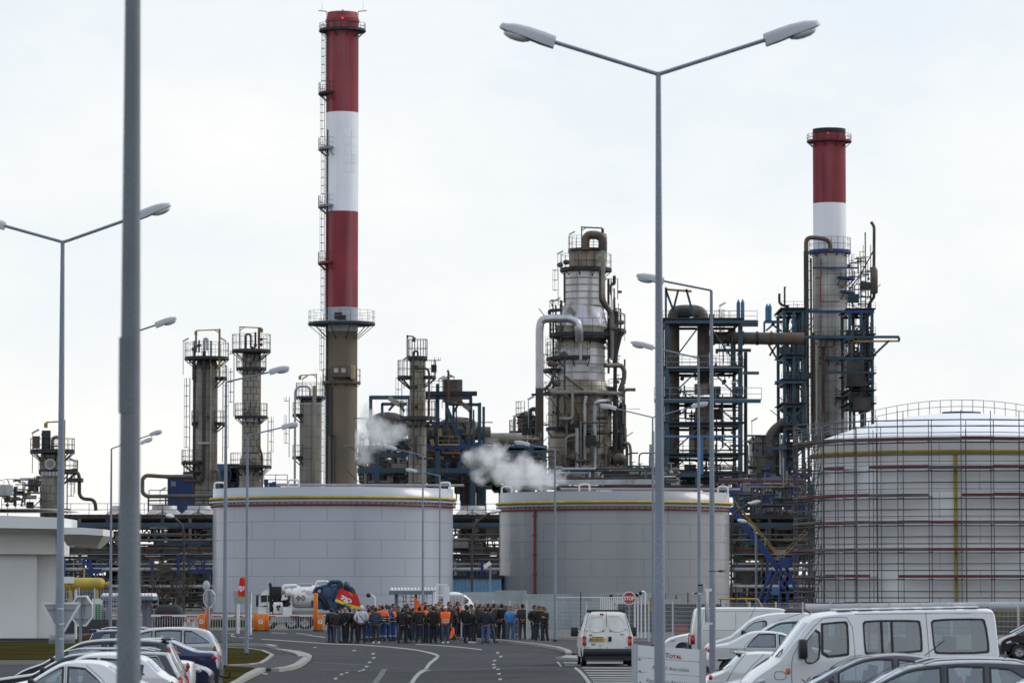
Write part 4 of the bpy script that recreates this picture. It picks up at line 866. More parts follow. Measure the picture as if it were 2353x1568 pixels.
def stack_frame():
    d = 610; t = thing('stack_structure', 'dark teal stair and pipe structure built round the shorter chimney', 'steel structure', (X(1905, 1000, d), d, 0))
    b = lambda zx: 1478.5+zx*.4072; c = lambda zy: 470.4+zy*.4072
    frame(t, (b(795), b(850), b(900)), (c(600), c(745), c(860), c(1000), c(1135), c(1260), c(1370)), d-8, d+6, 1385, c(592), m_teal, .8, .7, [(b(795), c(745), b(890), c(640)), (b(795), c(1000), b(900), c(830)), (b(900), c(1000), b(795), c(870)), (b(795), c(1260), b(900), c(1140)), (b(900), c(1260), b(795), c(1150)), (b(795), c(1500), b(900), c(1380))], nd=2)
    frame(t, (b(1165), b(1230), b(1292)), (c(602), c(745), c(865), c(965), c(1060), c(1135)), d+10, d+24, 1384, c(592), m_teal, .8, .7, [(b(1165), c(745), b(1290), c(610)), (b(1292), c(1060), b(1165), c(870)), (b(1165), c(1130), b(1290), c(1000))])
    for (x0, x1, y) in ((895, 1300, 602), (680, 1440, 745), (1020, 1300, 865), (1010, 1300, 945), (680, 800, 1372), (680, 790, 660), (740, 900, 1000)): MB().beam(W(b(x0), c(y), d-1 if x0 > 880 else d-9), W(b(x1), c(y), d-1 if x0 > 880 else d-9), .8, .7).build('cantilever_beam', m_teal if y != 602 else m_blue, t)
    MB().beam(W(b(1165), c(770), d+9), W(b(1440), c(768), d+9), .5).build('runway_beam', m_ochre, t); MB().beam(W(b(1440), c(745), d+9), W(b(1440), c(770), d+9), .6).build('end_post', m_teal, t); MB().beam(W(b(1300), c(845), d+9), W(b(1385), c(765), d+9), .6).build('brace', m_teal, t)
    for (x0, y0, x1, y1) in ((680, 660, 680, 745), (680, 745, 770, 900), (780, 745, 710, 850), (690, 710, 740, 665), (780, 715, 720, 670)): MB().beam(W(b(x0), c(y0), d-9), W(b(x1), c(y1), d-9), .5).build('brace', m_teal, t)
    # vent stack with silencer and its mast
    q = lambda x, y, o=10: W(b(x), c(y), d+o)
    pipe(t, [q(1282, 96), q(1300, 122), q(1299, 350)], .5, m_grime, .5, 10, 'vent_stack'); mb = MB(); mb.lathe([(.25, q(0, 345).z), (.62, q(0, 370).z), (.62, q(0, 495).z), (.5, q(0, 500).z), (.3, q(0, 502).z)], (q(1299, 400).x, q(1299, 400).y), 16); mb.build('silencer', m_dirty, t); pipe(t, [q(1299, 500), q(1299, 520), q(1270, 560), q(1262, 620), q(1262, 1100)], .5, m_black, 1.5, 8, 'vent_pipe')
    for x in (1225, 1252): MB().beam(q(x, 1100), q(x, 300), .3).build('stair_mast', m_grime, t)
    mb = MB()
    for y in range(320, 1100, 28): mb.beam(q(1225, y), q(1252, y), .25)
    mb.build('rungs', m_grime, t)
    for (x0, y0, x1, y1) in ((1160, 480, 1225, 390), (1225, 390, 1295, 260), (1160, 330, 1230, 320), (1155, 405, 1215, 405)): MB().beam(q(x0, y0), q(x1, y1), .35).build('brace', m_steel_d if y0 > 350 else m_teal, t)
    mb = MB(); railing(mb, [q(1220, 320), q(1250, 320)], 1.6, 1, .12); mb.build('railing', m_yellow, t)
    ladder(t, q(955, 800, -8).x, d-9, Z(c(1380), d), Z(c(300), d), m_steel_d, math.pi)
    pipe(t, [q(765, 500, -8), q(765, 555, -8), q(790, 570, -8), q(820, 572, -8)], .4, m_black, 1, 8, 'vent_pipe'); pipe(t, [q(795, 570, -8), q(795, 465, -8), q(802, 465, -8)], .3, m_grime, .4, 8, 'vent_pipe')
    pipe(t, [q(712, 1600, -6), q(712, 1310, -6), q(740, 1270, -6), q(800, 1225, -6)], 1.75, m_dirty, 4, 18, 'transfer_duct')
    for y in (1340, 1420, 1500): MB().lathe([(1.0, q(0, y, -6).z), (1.0, q(0, y+4, -6).z)], (q(712, y, -6).x, d-6), 18).build('duct_flange', m_grime, t)
    mb = MB(); a = q(612, 1310, -2); e = q(690, 1600, -2); mb.box(a.x, d-2, e.z, e.x, d+6, a.z); mb.build('control_block', m_clad2, t)
    pipe(t, [q(770, 1290, -8), q(770, 1520, -8), q(785, 1520, -8), q(785, 1300, -8)], .3, m_pipe, .5, 8)
    clutter(t, 1802, 1850, 710, 1000, d-8, d+4, 130, 21, [m_grime, m_teal, m_steel_d, m_dirty, m_blue], .8); clutter(t, 1948, 2004, 760, 940, d+8, d+22, 150, 22, [m_grime, m_teal, m_steel_d, m_dirty], .9); clutter(t, 1948, 2000, 590, 760, d+10, d+20, 46, 23, [m_grime, m_teal, m_blue], .4); clutter(t, 1715, 1830, 1000, 1100, d-9, d+2, 120, 24, [m_grime, m_teal, m_steel_d, m_dirty, m_blue], .8)
    clutter(t, 1690, 1860, 1090, 1180, d-60, d-20, 130, 25, [m_grime, m_teal, m_steel_d, m_dirty, m_blue], .8)
    for (x, y, w, h) in ((1960, 860, 40, 60), (1975, 930, 40, 30), (1815, 880, 30, 50), (1825, 960, 40, 70), (1800, 1050, 60, 60)): a = W(x-w/2, y-h/2, d+12); e = W(x+w/2, y+h/2, d+12); MB().box(a.x, d+8, e.z, e.x, d+14, a.z).build('equipment_block', m_grime, t)
    for (x, y, s) in ((1690, 690, 1), (1780, 660, 1)): pass
stack_frame()
def cooler_frame():
    d = 520; t = thing('air_cooler_structure', 'teal pergola like steel frames over dark heat exchangers, behind the thin column', 'steel structure', (X(970, 1000, d), d, 0))
    b = lambda zx: 772.8+zx*.3; c = lambda zy: 705.6+zy*.3
    for k in range(4):
        dd = d+k*14; o = 0
        xs = (262, 560, 770, 1028)
        for x in xs: MB().beam(W(b(x), 1392, dd), W(b(x), c(690), dd)-Vector((0, 0, k*.0)), .75, .75).build('column', m_teal, t)
        MB().beam(W(b(xs[0]), c(690), dd), W(b(xs[-1]), c(690), dd), .7, .9).build('beam', m_teal, t)
        MB().beam(W(b(xs[0]+85), c(740), dd), W(b(540), c(740), dd), .6, .7).build('beam', m_teal, t); MB().beam(W(b(850), c(740), dd), W(b(xs[-1]+60), c(745), dd), .6, .7).build('beam', m_teal, t)
        MB().beam(W(b(350), 1392, dd), W(b(350), c(735), dd), .6).build('column', m_teal, t); MB().beam(W(b(1095), 1392, dd), W(b(1095), c(730), dd), .8).build('column', m_teal, t); MB().beam(W(b(1127), 1392, dd), W(b(1127), c(760), dd), .6).build('column', m_teal, t)
        MB().beam(W(b(400), c(790), dd), W(b(440), c(745), dd), .5).build('brace', m_teal, t); MB().beam(W(b(520), c(800), dd), W(b(490), c(745), dd), .5).build('brace', m_teal, t); MB().beam(W(b(900), c(800), dd), W(b(930), c(745), dd), .5).build('brace', m_teal, t); MB().beam(W(b(1020), c(800), dd), W(b(990), c(745), dd), .5).build('brace', m_teal, t)
    for x in (262, 1028, 560): MB().beam(W(b(x), c(690), d), W(b(x), c(690), d+42), .7, .9).build('beam', m_teal, t)
    for (x0, y0, x1, y1) in ((400, 690, 480, 745), (480, 740, 515, 765), (905, 690, 965, 745), (975, 745, 1020, 780)): MB().beam(W(b(x0), c(y0), d-2), W(b(x1), c(y1), d-2), .5, 1.1).build('pale_plate', mat('pale weathered plate', (.35, .30, .25), .7), t)
    # centre post and its stair
    for x in (775, 845): MB().beam(W(b(x), 1392, d-4), W(b(x), c(585), d-4), .8).build('mast', m_teal, t)
    MB().beam(W(b(845), c(770), d-5), W(b(965), c(1060), d-5), .7, .9).build('stair_stringer', m_teal, t)
    pipe(t, [W(b(857), c(740), d-6), W(b(857), c(490), d-6), W(b(848), c(482), d-6)], .3, m_grime, .4, 8, 'vent_pipe')
    MB().cbox(W(b(820), c(660), d-4), (9, 3, .5)).build('platform', m_steel_d, t); MB().cbox(W(b(890), c(640), d-4), (2.6, 2, 3)).build('equipment_block', m_dirty, t); mb = MB(); railing(mb, [W(b(730), c(655), d-5), W(b(915), c(655), d-5)], 1.6, 1.6, .07); mb.build('railing', m_steel_d, t)
    for (x, y, s) in ((785, 545, 1), (810, 548, 1), (840, 545, 1), (900, 530, -1), (1470, 700, 1), (1360, 830, 1)): floodlamp(t, b(x), c(y), d, 4, s)
    # exchangers
    for (x0, x1, y, r, m) in ((860, 1180, 965, 1.9, m_dirty), (700, 800, 985, 2.2, m_grime), (330, 530, 930, 1.9, m_grime), (830, 1000, 1195, 1.8, m_brownp), (1310, 1480, 1170, 1.9, m_brownp), (280, 530, 1180, .7, m_pipe), (680, 960, 1095, .6, m_clad), (165, 420, 1272, .6, m_dirty), (1120, 1420, 1005, 1.6, m_clad)): pipe(t, [W(b(x0), c(y), d+3), W(b(x1), c(y), d+3)], r, m, None, 14, 'exchanger')
    mb = MB(); mb.ell(W(b(930), c(920), d+8), (6, 4, 3.0), 16, 8); mb.build('drum', m_dirty, t); mb = MB(); mb.ell(W(b(390), c(900), d+8), (6, 4, 3.6), 16, 8); mb.build('drum', m_grime, t)
    mb = MB(); a = W(b(420), c(1195), d-6); e = W(b(535), c(1260), d-6); mb.box(a.x, d-6, e.z, e.x, d-3, a.z); mb.build('cabinet', m_clad, t)
    MB().cbox(W(b(870), c(1065), d-5), (9, 1.5, .7)).build('platform', m_blue, t); mb = MB(); railing(mb, [W(b(780), c(1055), d-6), W(b(940), c(1055), d-6)], 1.2, 2, .05); mb.build('railing', m_yellow, t)
    for (x, y0, y1) in ((793, 930, 985), (1045, 930, 985), (728, 1010, 1060)): MB().beam(W(b(x), c(y0), d-6), W(b(x+(12 if x == 728 else 0)), c(y1), d-6), .8).build('yellow_marker', m_ochre, t)
    for (x0, x1, y, m) in ((160, 540, 1130, m_teal), (160, 540, 1248, m_teal), (680, 1060, 1250, m_teal), (1040, 1610, 1075, m_teal), (1050, 1610, 1095, m_teal)): MB().beam(W(b(x0), c(y), d-8), W(b(x1), c(y), d-8), .8, 1.1).build('beam', m, t)
    for x, y0 in ((310, 1130), (775, 1100), (1048, 1075), (1490, 1075), (1590, 1090)): MB().beam(W(b(x), 1392, d-8), W(b(x), c(y0), d-8), 1.1).build('column', m_teal, t)
    for (x0, y0, x1, y1) in ((935, 1215, 1040, 1280), (1480, 1110, 1380, 1200), (940, 1200, 970, 1130)): MB().beam(W(b(x0), c(y0), d-8), W(b(x1), c(y1), d-8), .7).build('brace', m_teal, t)
    for (x0, y0, x1, y1) in ((700, 1000, 1050, 1100), (860, 1090, 1040, 1260), (690, 1260, 1040, 1340), (1060, 1120, 1490, 1250), (560, 900, 720, 1050)): a = W(b(x0), c(y0), d+30); e = W(b(x1), c(y1), d+30); MB().box(a.x, d+28, e.z, e.x, d+40, a.z).build('equipment_block', m_grime, t)
    clutter(t, b(690), b(1050), c(880), c(1345), d-7, d+16, 230, 41, [m_grime, m_teal, m_steel_d, m_dirty, m_blue, m_brownp], .8); clutter(t, b(1050), b(1600), c(1100), c(1345), d-7, d+14, 220, 42, [m_grime, m_teal, m_steel_d, m_dirty, m_brownp], .8); clutter(t, b(165), b(545), c(1060), c(1345), d-7, d+14, 150, 43, [m_grime, m_teal, m_steel_d, m_dirty, m_clad], .7); clutter(t, b(290), b(540), c(850), c(1060), d, d+20, 60, 44, [m_grime, m_teal, m_steel_d, m_dirty], .6)
cooler_frame()

# ------------------------------------------------------------------ pipe racks and fin fan coolers nearer the tanks
K.update(p=.42, b=.5, e=.5)
def fin_fan(t, x0, x1, ytop, ybot, d):
    a = W(x0, ybot, d); b_ = W(x1, ytop, d); w = b_.x-a.x; h = b_.z-a.z; cx = (a.x+b_.x)/2
    mb = MB(); zt = a.z+h*.62
    lo = [(a.x, d, a.z), (b_.x, d, a.z), (b_.x, d+6, a.z), (a.x, d+6, a.z)]; hi = [(cx-w*.32, d+1, zt), (cx+w*.32, d+1, zt), (cx+w*.32, d+5, zt), (cx-w*.32, d+5, zt)]
    mb.add(lo+hi, [(0, 1, 5, 4), (1, 2, 6, 5), (2, 3, 7, 6), (3, 0, 4, 7), (4, 5, 6, 7)]); mb.build('cooler_hood', mat('pale cooler hood', (.40, .38, .35), .6, .1, var=.2, streak=.5, rust=.15), t)
    mb = MB(); mb.lathe([(w*.34, zt-.2), (w*.34, b_.z), (w*.32, b_.z), (w*.32, zt)], (cx, d+3), 24); mb.build('fan_ring', m_pipe, t)
    mb = MB(); mb.beam((cx, d-.05, a.z), (cx, d+1, zt), .12); mb.beam((cx-w*.25, d-.05, a.z), (cx, d+.6, a.z+h*.35), .1); mb.beam((cx+w*.25, d-.05, a.z), (cx, d+.6, a.z+h*.35), .1); mb.build('hood_rib', m_grime, t)
def pipe_rack(name, label, x0, x1, d, seed, fans, frames, blue):
    t = thing(name, label, 'pipe rack', (X((x0+x1)/2, 1300, d), d, 0), 'long pipe racks behind the tanks')
    for (a, b_) in fans: fin_fan(t, a, b_, 1160, 1184, d+2)
    for (y, h, m) in ((1186, .7, m_grime), (1204, .9, m_teal), (1211, .5, m_brownp), (1262, 1.4, m_dirty), (1280, .7, m_grime)): MB().beam(W(x0, y, d), W(x1, y, d), .8, h).build('beam', m, t)
    mb = MB(); a = W(x0, 1190, d); mb.box(a.x, d, a.z-.1, X(x1, 1190, d), d+12, a.z+.1); mb.build('deck', m_steel_d, t)
    mb = MB(); mb.box(X(x0, 1195, d), d+11, Z(1203, d+11), X(x1, 1195, d), d+12, Z(1190, d+11)); mb.build('header_box', m_grime, t)
    mb = MB(); railing(mb, [W(x0, 1184, d-.3), W(x1, 1184, d-.3)], 1.4, 2, .06); railing(mb, [W(x0, 1275, d-.3), W(x1, 1275, d-.3)], 1.3, 2, .06); mb.build('railing', m_steel_d, t)
    n = max(2, int((x1-x0)/55))
    for i in range(n+1):
        x = x0+(x1-x0)*i/n
        for dd in (d, d+10): MB().beam(W(x, 1410, dd), W(x, 1190, dd), .7).build('column', m_dirty if i % 2 else m_grime, t)
    for i in range(n):
        xa, xb = x0+(x1-x0)*i/n, x0+(x1-x0)*(i+1)/n
        MB().beam(W(xa, 1245, d+1), W((xa+xb)/2, 1212, d+1), .3).build('brace', m_dirty, t); MB().beam(W(xb, 1245, d+1), W((xa+xb)/2, 1212, d+1), .3).build('brace', m_dirty, t)
    for (a, b_) in frames:
        for x in (a, b_): MB().beam(W(x, 1249, d-2), W(x, 1214, d-2), .5).build('column', m_teal, t)
        MB().beam(W(a, 1247, d-2), W(b_, 1247, d-2), .5, .7).build('beam', m_teal, t); MB().beam(W(a, 1219, d-2), W((a*.7+b_*.3), 1242, d-2), .3).build('brace', m_teal, t); MB().beam(W(b_, 1219, d-2), W((a*.3+b_*.7), 1242, d-2), .3).build('brace', m_teal, t)
    for (y, r, m) in ((1307, .55, m_pipe), (1346, .5, m_pipe), (1295, .25, m_clad), (1330, .2, m_grime), (1360, .25, m_dirty), (1240, .35, m_dirty), (1228, .25, m_grime), (1272, .12, m_galv)): pipe(t, [W(x0, y, d-4), W(x1, y, d-4)], r, m, None, 10)
    for x in blue: MB().beam(W(x, 1345, d-5), W(x, rnd.choice((1272, 1283, 1290)), d-5), .6, .5).build('support_post', m_blue, t)
    # blue stair
    r_ = random.Random(seed)
    clutter(t, x0, x1, 1212, 1275, d-1, d+9, int((x1-x0)*.5), seed, [m_grime, m_dirty, m_steel_d, m_clad, m_brownp], .6); clutter(t, x0, x1, 1285, 1400, d-5, d+8, int((x1-x0)*.8), seed+1, [m_grime, m_dirty, m_steel_d, m_teal, m_pipe], .5, 'valve_gear')
    for k in range(int((x1-x0)/26)):
        x = r_.uniform(x0, x1-20); y = r_.choice((1225, 1255, 1290, 1320, 1350, 1375)); a = W(x, y, d+9); w = r_.uniform(2, 6); h = r_.uniform(1, 2.6); MB().box(a.x, d+8, a.z-h, min(a.x+w, X(x1, y, d)), d+11, a.z).build('equipment_block', r_.choice((m_grime, m_grime, m_dirty, m_clad2)), t)
    return t
r1 = pipe_rack('pipe_rack', 'long dark pipe rack with fan coolers on top, left of the pale tank', 120, 500, 440, 51, ((238, 322), (330, 415), (412, 496)), ((355, 486),), (147, 192, 207, 350, 409, 468))
r2 = pipe_rack('pipe_rack', 'pipe rack section seen in the gap between the two grey tanks', 1030, 1160, 450, 61, ((1042, 1128),), (), (1107,))
r3 = pipe_rack('pipe_rack', 'pipe rack section between the darker grey tank and the scaffolding', 1650, 1885, 440, 71, (), ((1700, 1760),), (1762,))
for o, x0, x1, y0, y1 in ((r1, 192, 232, 1310, 1285), (r1, 435, 490, 1310, 1283)):
    d = 430; MB().box(X(x0, 1300, d), d, Z(1316, d), X(x1, 1300, d), d+2, Z(1309, d)).build('walkway', m_blue, o)
    mb = MB(); railing(mb, [W(x0, 1309, d), W(x1, 1309, d)], 1.2, 1.5, .1); mb.build('walkway_railing', m_blue, o); MB().beam(W(x0, 1285, d), W(x0+22, 1308, d), .4, .5).build('stair', m_blue, o); MB().beam(W(x1-12, 1345, d), W(x1-12, 1315, d), .5).build('support_post', m_blue, o)
def overhead_loop():
    d = 500; t = thing('overhead_pipe', 'dark expansion loop pipe running off the thick beige column above the coolers', 'pipe', (X(360, 1130, d), d, 0))
    c = lambda zx, zy: W(zx*.2572, 907.3+zy*.2572, d)
    pipe(t, [c(1720, 722), c(1500, 728), c(1305, 715), c(1272, 745), c(1272, 870), c(1310, 902), c(1915, 902)], .62, m_dirty, 2.2, 12, 'pipe_run')
    for x in (1325, 1480, 1650, 1820): MB().beam(c(x, 1060), c(x, 905), .4).build('support', m_teal, t)
    mb = MB(); railing(mb, [c(1330, 985), c(1915, 985)], 2.0, 3, .1); mb.build('railing', m_steel_d, t); floodlamp(t, 1430*.2572, 1125, d, 3, 1)
    MB().beam(c(1325, 940), c(1915, 936), .5, .4).build('beam', m_steel_d, t)
overhead_loop()
def blue_house():
    d = 590; t = thing('blue_plant_house', 'bright blue metal clad plant house with one small window behind the thick column', 'building', (X(420, 1110, d), d, 0))
    c = lambda zx, zy, o=0: W(zx*.2572, 907.3+zy*.2572, d+o)
    a = c(1495, 885); b = c(1750, 740); mb = MB(); mb.extr([(a.x, d, 0), (b.x, d, 0), (b.x, d, c(0, 700).z), (a.x, d, c(0, 745).z)], (0, 9, 0)); mb.build('wall', m_blue, t)
    mb = MB(); mb.extr([(a.x-.3, d-.3, c(0, 743).z), (b.x, d-.3, c(0, 698).z), (b.x, d-.3, c(0, 688).z), (a.x-.3, d-.3, c(0, 733).z)], (0, 9.6, 0)); mb.build('roof', m_blue, t)
    for k in range(9): x = a.x+(b.x-a.x)*(k+.5)/9; MB().beam((x, d-.03, c(0, 885).z), (x, d-.03, c(0, 735).z), .12, .1).build('wall_rib', m_blue, t)
    w = c(1527, 812); e = c(1570, 768); MB().box(w.x, d-.1, w.z, e.x, d-.03, e.z).build('window', m_clad2, t)
    t2 = thing('blue_equipment_housing', 'blue housing with blower drums between the two tall beige columns', 'housing', (X(520, 1100, d-5), d-5, 0))
    mb = MB(); a = c(1955, 840, -5); b = c(2125, 700, -5); mb.box(a.x, d-5, 0, b.x, d+2, b.z); mb.build('casing', m_blue, t2)
    for x in (1975, 2070, 2110): p = c(x, 690, -6); MB().cbox(p, (1.6, 2, 2.6)).build('blower', m_blue2 if x == 1975 else m_steel_d, t2)
    clutter(t2, 508, 548, 1080, 1130, d-10, d-6, 40, 81, [m_grime, m_steel_d, m_blue], .4)
    t3 = thing('pump_set', 'blue pumps and rails on the deck right of the slender beige column', 'pump', (X(620, 1100, 560), 560, 0))
    for k, (x, h) in enumerate(((608, 16), (618, 10), (626, 12), (636, 8))): a = W(x, 1118, 560); e = W(x+8, 1118-h, 560); MB().box(a.x, 559, a.z-20, e.x, 560.5, e.z).build('pump_body', m_blue, t3)
    mb = MB(); railing(mb, [W(606, 1112, 559), W(660, 1112, 559)], 1.4, 2, .1); mb.build('railing', m_teal, t3)
blue_house()
K.update(p=1., b=1., e=1.)
def yellow_drum():
    d = 262; p = W(190, 1341, d); r = px(15, d)
    t = thing('yellow_drum', 'yellow horizontal pressure drum with a hooked vent pipe behind the lamp post', 'drum', (p.x, d, 0))
    mb = MB(); x0, x1 = X(110, 1341, d), X(238, 1341, d)
    mb.lathe([(.01, x0-p.x-.3), (r*.7, x0-p.x-.15), (r, x0-p.x+.2), (r, x1-p.x-.3), (r*.9, x1-p.x-.08), (r*.6, x1-p.x+.06), (.01, x1-p.x+.1)], None, 24, 0, axis='x', c3=(p.x, d, p.z)); mb.build('shell', m_yellow, t)
    pipe(t, [(x1+.05, d, p.z), (x1+.35, d, p.z)], r*.36, m_yellow, None, 14, 'nozzle'); MB().lathe([(.01, x1-p.x+.42), (r*.5, x1-p.x+.42), (r*.5, x1-p.x+.3)], None, 14, 0, axis='x', c3=(p.x, d, p.z), smooth=False).build('flange', m_yellow, t)
    q = W(190, 1325, d); pipe(t, [(q.x+.1, d, p.z+r*.9), (q.x+.1, d, p.z+r+.6), (q.x-.15, d, p.z+r+.6), (q.x-.15, d, p.z+r+.5)], .05, m_yellow, .15, 8, 'vent_pipe')
    for x in (125, 162, 222): MB().beam((X(x, 1341, d), d, 0), (X(x, 1341, d), d, p.z-r*.5), .18, .6).build('saddle', m_yellow, t)
    MB().cbox((X(154, 1330, d-1), d-r-.1, p.z+r*.65), (.85, .1, .45)).build('notice_plate', m_sign, t); pipe(t, [(X(162, 1330, d), d-r-.05, .5), (X(162, 1330, d), d-r-.05, p.z+r)], .04, m_yellow, None, 6, 'drain_pipe')
yellow_drum()
def stair_tower():
    d = 330; t = thing('stair_tower', 'bright blue steel stair with yellow handrails forming a V beside the scaffolding', 'stair', (X(1790, 1380, d), d, 0))
    c = lambda zx, zy, o=0: W(1612.9+zx*.3214, 873.7+zy*.3214, d+o)
    for o in (0, 1.1):
        MB().beam(c(205, 910, o), c(545, 1345, o), .22, .5).build('stringer', m_blue, t); MB().beam(c(685, 1240, o), c(590, 1340, o), .2, .45).build('stringer', m_blue, t)
    n = 28
    for k in range(n): p = c(205, 910).lerp(c(545, 1345), (k+.5)/n); MB().box(p.x-.17, d-.05, p.z-.06, p.x+.17, d+1.15, p.z+.02).build('tread', m_blue, t)
    for k in range(4):
        a = c(225, 850).lerp(c(560, 1250), k/3); MB().beam(a, a+Vector((0, 0, -1.3)), .06).build('handrail_post', m_yellow, t)
    for pts in (((225, 850), (555, 1250)), ((245, 890), (545, 1262)), ((560, 1250), (740, 1062)), ((575, 1262), (745, 1085))): MB().beam(c(*pts[0]), c(*pts[1]), .045).build('handrail', m_yellow, t)
    a = c(555, 1335); b = c(625, 1262); MB().box(a.x, d-.3, a.z, b.x, d+1.4, b.z).build('landing', m_blue, t)
    for (x0, y0, x1, y1) in ((560, 1335, 555, 1700), (605, 1335, 615, 1700), (500, 1350, 380, 1620), (535, 1350, 440, 1600), (610, 1350, 690, 1560), (560, 1500, 615, 1400), (560, 1400, 615, 1500)): MB().beam(c(x0, y0), c(x1, y1), .22).build('leg' if y1 == 1700 else 'brace', m_blue, t)
    MB().box(c(497, 1530).x, d-.5, c(0, 1530).z, c(550, 1480).x, d, c(0, 1480).z).build('cabinet', m_blue2, t)
stair_tower()
def blue_shed():
    d = 440; t = thing('blue_shed', 'pale blue corrugated metal shed low in the gap between the tanks', 'shed', (X(1093, 1340, d-14), d-14, 0)); d = 424
    a = W(1036, 1352, d); b = W(1152, 1328, d); mb = MB(); mb.box(a.x, d+.1, 0, b.x, d+6, b.z); mb.build('wall', mat('pale blue sheet', (.20, .40, .60), .55, .1, var=.12, streak=.3), t)
    n = 14
    for k in range(n): x = a.x+(b.x-a.x)*(k+.5)/n; MB().box(x-.12, d, 0, x+.12, d+.09, b.z-.05).build('cladding_rib', mat('pale blue sheet', (.13, .27, .42)), t)
    MB().box(a.x-.2, d-.2, b.z, b.x+.2, d+6, b.z+.35).build('roof', m_steel_d, t)
blue_shed()
K.update(p=.42, b=.5, e=.5)
def back_mass():
    r_ = random.Random(77); t = thing('plant_pipework', 'far dark tangle of pipes and vessels between the tall chimney and the silver column', 'pipework', (X(1040, 1100, 575), 575, 0))
    for i in range(46):
        x = r_.uniform(826, 1235); y = r_.uniform(1030 if x > 900 else 1065, 1120); w = r_.uniform(12, 46); h = r_.uniform(8, 30); a = W(x, y, 580); MB().box(a.x, 578, max(0, a.z-px(h, 580)), min(a.x+px(w, 580), X(1238, 1000, 580)), 590, a.z).build('equipment_block', r_.choice((m_grime, m_grime, m_dirty, m_steel_d, m_clad2)), t)
    clutter(t, 826, 1240, 1000, 1125, 560, 576, 260, 78, [m_grime, m_teal, m_steel_d, m_dirty, m_clad, m_pipe], .8)
    for x, r, y in ((1075, 1.1, 1015), (1105, .9, 1030), (868, 1.2, 1040), (1170, 1.0, 1028)): pipe(t, [W(x, 1390, 565), W(x, y, 565)], r*2, m_dirty, None, 14, 'vessel')
    for y in (1044, 1072, 1098): MB().beam(W(826, y, 558), W(1240, y, 558), .7, .8).build('beam', m_teal, t)
    for x in range(840, 1240, 44): MB().beam(W(x, 1390, 558), W(x, 1040, 558), .7).build('column', m_teal if x % 3 else m_grime, t)
    t = thing('plant_pipework', 'dark pipe and steel behind the darker tank rim, right of the silver column', 'pipework', (X(1500, 1100, 560), 560, 0))
    for i in range(22): x = r_.uniform(1400, 1640); y = r_.uniform(1078, 1120); a = W(x, y, 560); MB().box(a.x, 559, 0, a.x+r_.uniform(1, 3), 565, a.z).build('equipment_block', r_.choice((m_grime, m_dirty, m_steel_d)), t)
    for y in (1088, 1106): MB().beam(W(1395, y, 556), W(1660, y, 556), .7, .8).build('beam', m_teal if y < 1100 else m_grime, t)
    clutter(t, 1400, 1700, 1070, 1128, 540, 558, 120, 79, [m_grime, m_teal, m_steel_d, m_dirty, m_clad], .6)
back_mass()
def red_line():
    d = 480; t = thing('red_brown_pipe', 'red brown pipe run crossing behind the stair toward the scaffolding', 'pipe', (X(1750, 1105, d), d, 0)); pipe(t, [W(1650, 1105, d), W(1850, 1106, d)], .95, mat('red brown pipe', (.07, .022, .024), .6, var=.3, scale=.5), None, 12, 'pipe_run')
    for x in (1670, 1760, 1835): MB().beam(W(x, 1300, d), W(x, 1112, d), .5).build('support', m_grime, t)
    t = thing('plant_pipework', 'dark mass of pipes and vessels behind the blue stair', 'pipework', (X(1760, 1200, 470), 470, 0))
    for (x, y, w, h, m) in ((1770, 1150, 30, 240, m_dirty), (1705, 1200, 50, 70, m_grime), (1800, 1230, 60, 90, m_grime), (1835, 1160, 40, 60, m_grime), (1720, 1290, 60, 60, m_grime)):
        a = W(x-w/2, y, 475); e = W(x+w/2, y+h, 475); MB().box(a.x, 474, max(0, e.z), e.x, 480, a.z).build('equipment_block', m, t)
    clutter(t, 1685, 1870, 1110, 1290, 450, 475, 260, 91, [m_grime, m_dirty, m_steel_d, m_teal, m_clad, m_brownp, m_blue], .9)
    t = thing('plant_pipework', 'low pipes and rails just above the rim of the darker grey tank', 'pipework', (X(1450, 1110, 500), 500, 0)); clutter(t, 1240, 1560, 1075, 1130, 480, 500, 170, 93, [m_grime, m_teal, m_steel_d, m_clad, m_pipe], .6)
    MB().beam(W(1240, 1092, 505), W(1600, 1090, 505), .9, 1.0).build('beam', m_teal, t); MB().beam(W(1160, 1108, 470), W(1520, 1106, 470), 1.2, 1.3).build('header_pipe', m_pipe, t); MB().beam(W(1160, 1120, 470), W(1640, 1120, 470), 1.2, 1.0).build('beam', m_grime, t)
    for x in (1250, 1350, 1445, 1500, 1600): MB().beam(W(x, 1300, 505), W(x, 1082 if x != 1500 else 990, 505), .7).build('column', m_teal if x != 1500 else m_pipe, t)
    pipe(t, [W(1497, 1100, 505), W(1497, 1020, 505)], .8, mat('blue grey vessel', (.25, .30, .36), .5), None, 12, 'vessel')
    for x in (1441, 1468, 1492): pipe(t, [W(x, 1110, 500), W(x, 1040, 500), W(x+25, 1040, 500)], .25, m_grime, .6, 6)
red_line()
# far sheds and tank farm mass that closes the view under the racks
mb = MB()
for i in range(30): x = -130+i*9+rnd.uniform(-2, 2); h = rnd.uniform(3, 7.5); mb.box(x, 640, 0, x+rnd.uniform(3, 9), 650, h)
o = mb.build('distant_plant', m_grime, kind='stuff')

K.update(p=1., b=1., e=1.)
